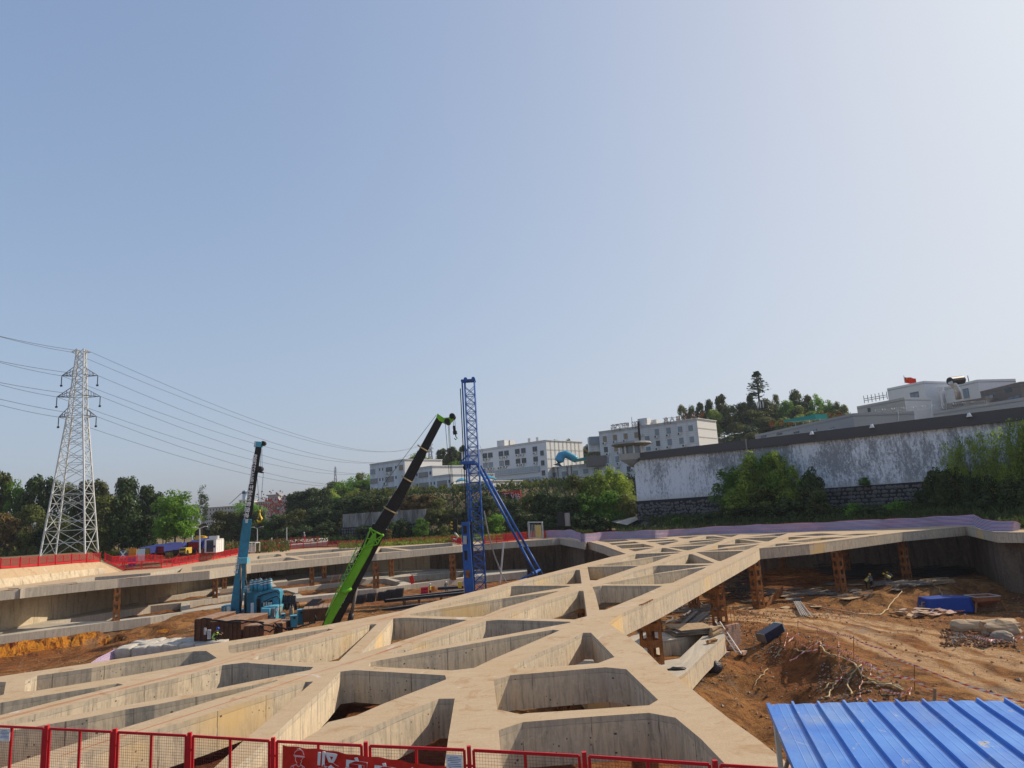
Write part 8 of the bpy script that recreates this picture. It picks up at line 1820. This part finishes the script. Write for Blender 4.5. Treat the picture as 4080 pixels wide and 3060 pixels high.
MID=[(872,2032,60,'dark','dark tree left of the teal boom'),(925,2036,55,'dark','dark tree directly behind the teal boom'),(985,2040,55,'dark','dark tree right behind the teal boom hook'),(1030,2030,60,'dark','dark tree between the hook and the light green one'),(1068,2070,40,'green','small light green tree right of the teal boom'),(1110,2045,55,'dark','dark tree right of the small light green one'),(1150,2035,50,'olive','olive tree before the hill slope'),(800,2085,50,'dark','dark low tree behind the white cabin'),(845,2100,45,'bush','dark bush behind the white cabin')]
for x,y,hw,kd,lb in MID: tree(kd,x,y,hw+5,2175,190,lb,zbase=-1,low=.04)
for i,(x,y,hw,kd,d) in enumerate([(1180,1960,55,'dark',235),(1235,1944,58,'dark',235),(1290,1945,50,'dark',240),(1322,1950,48,'yellow',245),(1355,1915,45,'green',265),(1398,1900,48,'green',270),(1438,1880,42,'olive',275),(1470,1890,40,'green',270),(1345,1980,52,'green',240),(1410,1950,55,'yellow',250),(1455,1940,52,'dark',245)]): 
    tree(kd,x,y,hw+6,2100,d,['dark tree at the left end of the hill row','tall dark tree second in the hill row','dark tree third in the hill row','yellow green tree on the hill slope','green tree on the hill shoulder','green tree near the hill top under the small tower','olive tree at the hill top beside the white blocks','green tree touching the first white block','green tree on the lower hill slope','yellow green crown in the middle of the hill','dark tree below the hill crest'][i],zbase=4,low=.05)
for i,(x,y,hw,kd,yb,d) in enumerate([(1190,2030,62,'dark',2150,185),(1250,2020,62,'dark',2150,185),(1310,2025,58,'dark',2150,182),(1370,1985,62,'dark',2100,186),(1430,1975,60,'dark',2080,184),(1490,1968,62,'dark',2070,182),(1550,1980,50,'dark',2060,180),(1300,2070,50,'bush',2150,176),(1220,2085,55,'bush',2160,176),(1150,2090,50,'bush',2165,178)]):
    tree(kd,x,y,hw+5,yb+25,d,['dark tree behind the pale road, left','dark tree behind the pale road, second','dark tree behind the pale road, third','dark tree above the left end of the retaining wall','dark tree above the retaining wall, second','dark tree above the retaining wall crossed by the black boom','dark tree left of the yellowish trees under the white block','dark bush above the pale road, right','dark bush above the pale road, middle','dark bush above the pale road, left'][i],low=.02)
for i,(x,y,hw,kd,yb,d) in enumerate([(1600,1985,45,'brown',2045,176),(1650,1968,50,'brown',2045,176),(1705,1962,52,'brown',2045,175),(1745,1985,38,'olive',2050,174)]): tree(kd,x,y,hw+6,yb+25,d,['brownish rounded tree right of the black boom, first','brownish rounded tree right of the black boom, second','brownish rounded tree right of the black boom, biggest','olive tree at the right end of the brownish group'][i],low=.0)
for i,(x,y,hw,kd,yb,d) in enumerate([(1678,2060,42,'gbush',2140,158),(1770,2095,24,'olive',2140,150),(1540,2105,26,'brown',2145,150),(1975,2040,50,'gbush',2120,150),(1930,2060,40,'olive',2125,150),(1600,2060,50,'bush',2150,162),(1450,2085,50,'bush',2160,165),(1500,2110,40,'olive',2150,158),(1560,2070,36,'bush',2150,160)]): tree(kd,x,y,hw,yb+15,d,['light green bush between boom and ivy wall','small green bush left of the hook block','reddish bush near the black boom','bright green bush under the raking struts','olive bush left of the bright one under the struts','dark bush at the stone base','dark bush at the left foot of the retaining wall','olive shrub beside the black boom','dark shrub right of the black boom'][i],'bush',cat='bush',low=-.02)
# ivy covered wall between boom and mast
IV=thing('ivy_mass','dark ivy curtain hanging on the bank between the hook and the shrubs','ivy',Ud((1790,2130),160)); 
for k in range(5):
    c=bpy.data.objects.new('ivy_clump',TREE['bush'][k%2][0]); COL.objects.link(c); c.parent=IV; v=Ud((1715+38*k,2020+ (k%2)*6),163); c.location=Vector((v.x,v.y,2))-WORLD[IV.name]; h=v.z-2; c.scale=(2.6,1.6,h); c.rotation_euler=(0,0,k*1.3)
for i,(x,y,hw,kd,yb,d) in enumerate([(1890,1985,45,'olive',2060,178),(1935,1978,48,'dark',2060,176),(2000,1985,52,'olive',2075,172),(2050,1985,58,'dark',2100,165),(2115,1960,66,'olive',2110,162),(2165,1955,60,'dark',2110,160),(2215,1965,58,'dark',2110,158),(2080,2030,60,'bush',2120,156),(2150,2040,62,'bush',2125,154),(2030,2045,44,'bush',2120,158)]): tree(kd,x,y,hw+5,yb+30,d,['olive tree behind the blue mast','dark tree just right of the blue mast','olive tree between the mast and the struts','dark tree right of the red sign','olive tree under the long white building','dark tree under the lamp of the long building','dark tree left of the big light green one','dark shrub mass left of the white cage','dark shrub mass above the white cage','dark shrub between the struts'][i],low=.0)
for i,(x,y,hw,kd,yb,d) in enumerate([(2290,1890,68,'olive',2080,152),(2370,1880,72,'yellow',2080,152),(2440,1862,70,'yellow',2075,154),(2500,1900,52,'sparse',2070,152),(2330,1960,72,'green',2110,149),(2420,1955,74,'green',2110,149),(2490,1965,50,'olive',2090,148),(2525,1990,36,'dark',2090,147),(2260,1975,62,'dark',2115,150),(2300,2040,64,'bush',2130,146),(2380,2045,66,'bush',2130,146),(2200,2050,60,'bush',2130,150)]): tree(kd,x,y,hw+4,yb+20,d,['olive crown at the left of the big light green group','yellow green crown in front of the link block','tall yellow green crown under the guard post block','sparse thin crown left of the guard post','green crown low in the middle of the group','green crown above the brick wall','olive crown beside the white wall corner','dark little tree at the white wall edge','dark crown at the left foot of the green group','dark shrub under the green group, left','dark shrub under the green group, right','dark shrub left of the gate pier'][i],low=.0)
# in front of the white wall
def Wd_(px): v=Upl((px,2000),wL,wR_); return v.y-3.5
for i,(x,y,hw,kd,yb) in enumerate([(2900,1860,85,'green',2075),(2985,1805,95,'yellow',2080),(3075,1800,100,'green',2080),(3140,1860,70,'yellow',2070),(2950,1930,90,'yellow',2085),(3060,1930,100,'olive',2090),(3080,1785,55,'sparse',2000)]): tree(kd,x,y,hw,yb,Wd_(x)-i*.4,['left lobe of the wide light green tree on the white wall','tall light green crown on the white wall, left of centre','broad light green crown on the white wall, centre','right lobe of the wide light green tree','low yellow green crown under the wide tree','low olive crown under the wide tree','thin twigs sticking out above the wide tree'][i],low=.03)
for i,(x,y,hw,kd,yb) in enumerate([(3215,1850,62,'bush',2095),(3235,1925,78,'bush',2105),(3150,1975,80,'bush',2110),(2900,2010,70,'bush',2110),(2990,2005,80,'bush',2110),(2810,2040,70,'bush',2112),(3320,2010,80,'bush',2105),(3400,2000,70,'gbush',2100),(3470,2005,75,'bush',2100),(3560,1985,70,'gbush',2095),(3090,2000,80,'bush',2112),(2700,2060,60,'gbush',2115),(2620,2065,50,'bush',2115)]): tree(kd,x,y,hw,yb,Wd_(x)-2.5-(i%3),['dark ivy mound climbing the white wall','broad dark base of the ivy mound','dark shrub right of the wide tree trunk','dark shrub at the left foot of the wide tree','dark shrub under the wide tree','dark shrub on the stone base, left part','dark shrub right of the ivy mound','greener creeper at the stone base','dark shrub in the middle of the stone base','green creeper near the right trees','dark shrub beneath the tree centre','low green weeds at the wall foot','low dark weeds at the wall corner'][i],'bush',cat='bush',low=-.02)
for i,(x,y,hw,kd,yb) in enumerate([(3790,1745,60,'sparse',2050),(3830,1715,58,'sparse',2050),(3900,1700,60,'sparse',2050),(3960,1690,60,'sparse',2050),(4040,1650,75,'sparse',2050),(4090,1690,80,'yellow',2050),(3990,1760,70,'sparse',2050),(3720,1850,62,'bush',2070),(3790,1840,70,'bush',2075),(3860,1870,70,'bush',2075),(3940,1890,80,'bush',2075),(4030,1890,80,'bush',2075),(4100,1900,80,'bush',2075),(3700,1930,75,'bush',2080),(3640,1985,70,'bush',2085),(3920,1960,90,'bush',2080),(3810,1970,90,'bush',2080),(4040,1970,90,'bush',2080)]): tree(kd,x,y,hw,yb,Wd_(x)+.5-(i%4)*.8,['thin leafy tree at the left of the right hand group','thin tree second in the right hand group','thin tree third in the right hand group','thin tree fourth in the right hand group','tallest light green tree at the right edge','yellow green tree cut by the right edge','thin low tree in the right hand group','dark bush at the left end of the right mass','dark bush second in the right mass','dark bush third in the right mass','dark bush fourth in the right mass','dark bush near the right edge','dark bush cut by the right edge','dark bush sloping down left of the right mass','low dark bush at the left tip of the right mass','dark undergrowth in the right mass, middle','dark undergrowth in the right mass, left','dark undergrowth in the right mass, right'][i],low=.0)
tree('gbush',3440,1900,28,1945,Wd_(3440)+2,'small plant growing from the ledge of the white wall','bush',cat='bush',low=0)
# hills: individual trees scattered over the slopes, seen as separate crowns
rnd=random.Random(3); kinds=['dark','olive','dark','green','yellow','dark','olive']; nh=0
for hi,(hx,hy,hz,sx,sy) in enumerate(HILLS):
    n_=[46,26,22,20,16,16,16,14,10][hi]
    for k in range(n_):
        a=rnd.uniform(-1.5,1.5); b=rnd.uniform(-1.25,.25); x=hx+a*sx*.95; y=hy+b*sy; z=zt(x,y)
        if y<262: continue
        r_=rnd.uniform(5.5,9.5); h=rnd.uniform(8,13); kd=rnd.choice(kinds); var=TREE[kd]; cm,tm=var[k%len(var)]
        t=thing('hill_tree',{'dark':'dark evergreen','olive':'olive coloured tree','green':'fresh green tree','yellow':'yellow green tree'}[kd]+' among the woods covering the hills behind the buildings','tree',(x,y,z-1),'trees covering the far hills ('+kd+')',rz=rnd.uniform(0,6)); c=bpy.data.objects.new('crown',cm); COL.objects.link(c); c.parent=t; c.scale=(r_,r_,h); nh+=1
# crest trees seen against the sky
for i,(x,y,hw,kd,d) in enumerate([(2715,1612,28,'olive',325),(2750,1608,26,'olive',325),(2785,1600,28,'dark',325),(2825,1588,30,'dark',328),(2868,1568,36,'dark',330),(2985,1570,30,'dark',335),(3085,1568,28,'olive',340),(3165,1552,36,'olive',335),(3215,1570,32,'dark',335),(3250,1568,38,'green',330),(3300,1592,34,'green',330),(3330,1600,24,'olive',330),(3360,1612,26,'olive',325),(3130,1595,50,'green',325),(3180,1620,50,'yellow',320),(2900,1605,50,'olive',325),(2960,1600,50,'dark',328),(3040,1590,50,'dark',330),(2840,1625,44,'yellow',322)]): tree(kd,x,y,hw,1760,d,'hill crest tree seen against the sky, '+['leftmost above the roof letters','second above the roof letters','third above the roof letters','dark one above the bright end wall','tall dark one with a domed crown','dark one just left of the tall artificial pine','small one right of the artificial pine','olive one on the right half of the crest','dark one beside the olive crest tree','bright green one on the right shoulder','bright green one lower on the right shoulder','thin olive one near the grey house','last small one before the grey house','broad green crown in the upper slope','yellow green crown in the middle slope','olive crown left of the pine foot','dark crown below the pine','dark crown right of the pine foot','yellow green crown at the left slope'][i],low=.1)
for i,(x,y,hw,kd,d) in enumerate([(1760,1785,36,'dark',320),(1800,1778,36,'dark',320),(1845,1772,30,'dark',322),(1720,1830,30,'olive',316),(2210,1750,30,'dark',420),(2260,1752,32,'dark',418),(2300,1765,32,'dark',412),(2345,1772,36,'dark',408),(2380,1768,34,'dark',405),(2240,1775,38,'olive',405),(2330,1790,40,'dark',400)]): tree(kd,x,y,hw,1900,d,'distant dark hill tree '+['left of the blue mast, first','left of the blue mast, highest','touching the blue mast','low on the hill behind the bright roof','left end of the gap between the white buildings','second in the gap between the white buildings','third in the gap between the white buildings','fourth in the gap between the white buildings','last in the gap before the grey block','lower left in the gap','lower right in the gap'][i],low=.05)
# artificial pine (antenna tree)
a=Ud(fp('q5',780,440),328); b=Ud(fp('q5',738,72),328); H_=b.z-a.z; t=thing('antenna_pine','tall artificial pine shaped antenna mast on the hill crest','antenna tree',a); m=MB(); m.tube((a.x,a.y,a.z-6),b,.7,8,.25); m.build('mast',MT['bark'],t)
rnd=random.Random(8); m=MB()
for k in range(120):
    f=rnd.uniform(.30,1.0); z=a.z+H_*f; L=(1.03-f)*9.5*rnd.uniform(.55,1.15)+.8; an=rnd.uniform(0,6.28); e=Vector((a.x+(b.x-a.x)*f,a.y,z)); tip_=e+Vector((math.cos(an)*L,math.sin(an)*L,L*.12)); m.bar(e,tip_,.16,a2=.05,b2=.05)
    for q in range(7): 
        g=rnd.uniform(.3,1); c=e.lerp(tip_,g); s=rnd.uniform(.5,1.0); u=Vector((rnd.uniform(-1,1),rnd.uniform(-1,1),rnd.uniform(-.2,.5))).normalized()*s; v=Vector((rnd.uniform(-1,1),rnd.uniform(-1,1),rnd.uniform(-.4,.4))).normalized()*s*.55; m.add([c-u,c+v,c+u,c-v],[(0,1,2,3)])
m.build('branches',MT['leaf_dark'],t)
for k in range(3): m=MB(); c=Vector((a.x+(k-1)*1.3,a.y-1,a.z+H_*.14)); m.box(c,(.5,.4,3)); m.build('antenna_panel',MT['galvanised'],t)
# red flowering tree by the skyline houses
flat('blossom_red',(.42,.07,.04),.8); rn=random.Random(2); m=MB(); c0=Ud(fp('P',1105,880),350); 
for k in range(260): p=c0+Vector((rn.gauss(0,5),rn.gauss(0,3),rn.gauss(0,3.2))); s=rn.uniform(.3,.6); m.add([p-Vector((s,0,0)),p+Vector((0,0,s)),p+Vector((s,0,0)),p-Vector((0,0,s))],[(0,1,2,3)])
t=thing('blossom_tree','red flowering tree in front of the skyline houses','tree',(c0.x,c0.y,-2)); m.build('crown',MT['blossom_red'],t); m=MB(); m.tube((c0.x,c0.y,-2),(c0.x,c0.y,c0.z),.35,6)
for k in range(8): m.bar((c0.x,c0.y,c0.z-3),c0+Vector((rn.uniform(-6,6),0,rn.uniform(-1,4))),.2)
m.build('trunk',MT['bark'],t)
o=bpy.data.objects.new('bulk_bag',BM[1]); COL.objects.link(o); o.location=(sq.x+.1,sq.y,sq.z-.35); o.scale=(1.5,1.2,.68); tag(o,'pale bulk bag under the squatting worker in the blue helmet','bulk bag','bulk bags packed on the pit floor')
# ---------------------------------------------------------------- undergrowth: stuff
RIMX=[]
for p_,b_2 in zip(TB,tb): RIMX.append((p_[0],b_2.y))
RIMX.sort()
def rim_y(px):
    for (a,b),(c,d) in zip(RIMX,RIMX[1:]):
        if a<=px<=c: return b+(d-b)*(px-a)/max(1,c-a)
    return RIMX[0][1] if px<RIMX[0][0] else RIMX[-1][1]
def weeds(name,label,poly,d0,d1,n,mat,hmin,hmax,seed,w_=.35):
    rn=random.Random(seed); m=MB()
    for k in range(n):
        f=rn.random(); j=min(len(poly)-2,int(f*(len(poly)-1))); g=f*(len(poly)-1)-j; px=poly[j]*(1-g)+poly[j+1]*g; d=rn.uniform(d0,d1) if d0 else (lambda a_,b_2:rn.uniform(a_,max(a_+.5,b_2)))(rim_y(px)+2.5,Upl((px,2000),wL,wR_).y+(2 if px<2560 else -.5)); x=Ud((px,2000),d).x; z=zt(x,d)
        h=rn.uniform(hmin,hmax)
        for q in range(4):
            a=rn.uniform(0,6.28); u=Vector((math.cos(a),math.sin(a),0))*w_*rn.uniform(.4,1); b=Vector((x+rn.uniform(-.4,.4),d+rn.uniform(-.4,.4),z+h*rn.uniform(.0,.8))); m.add([b-u*.6,b+Vector((0,0,h*.2)),b+u*.6+Vector((0,0,h*.25)),b-Vector((0,0,h*.15))],[(0,1,2,3)])
    return solo(m,name,MT[mat],label,'undergrowth',(0,max(60,d0),0),kind='stuff')
weeds('undergrowth','dark weeds and creepers covering the bank behind the striped fence',[2450,4100],0,0,5200,'leaf_dark',.4,1.5,1)
weeds('undergrowth','weeds on the bank between the far red fence and the retaining wall',[1350,2350],134,156,3800,'leaf_olive',.3,1.1,2)
weeds('undergrowth','yellowish weeds behind the long red fence',[1500,2000],134,146,1800,'leaf_yellowgreen',.3,.9,6)
weeds('undergrowth','dark undergrowth beneath the left tree row',[-100,1150],136,172,4200,'leaf_dark',.5,2.2,3,.5)
weeds('undergrowth','dark undergrowth on the terrace slope below the white blocks',[1150,2600],160,205,7000,'leaf_dark',.6,2.2,4,.6)
weeds('undergrowth','scrub covering the lower hill slopes',[1150,3500],206,300,9000,'leaf_olive',1.0,3.0,5,1.1)
# haze: one closed box of thin air round everything
hz_on=True
if hz_on:
    m=MB(); m.box((0,560,40),(2900,2500,118)); o=m.build('haze',bpy.data.materials.new('haze_air')); o['kind']='stuff'; o['label']='pale haze in the air over the whole place'
    hm=o.data.materials[0]; hm.use_nodes=True; hn=hm.node_tree; hn.nodes.clear(); ho=hn.nodes.new('ShaderNodeOutputMaterial'); hv=hn.nodes.new('ShaderNodeVolumePrincipled'); hv.inputs['Color'].default_value=(.80,.86,.95,1); hv.inputs['Density'].default_value=.00014; hn.links.new(hv.outputs[0],ho.inputs['Volume'])
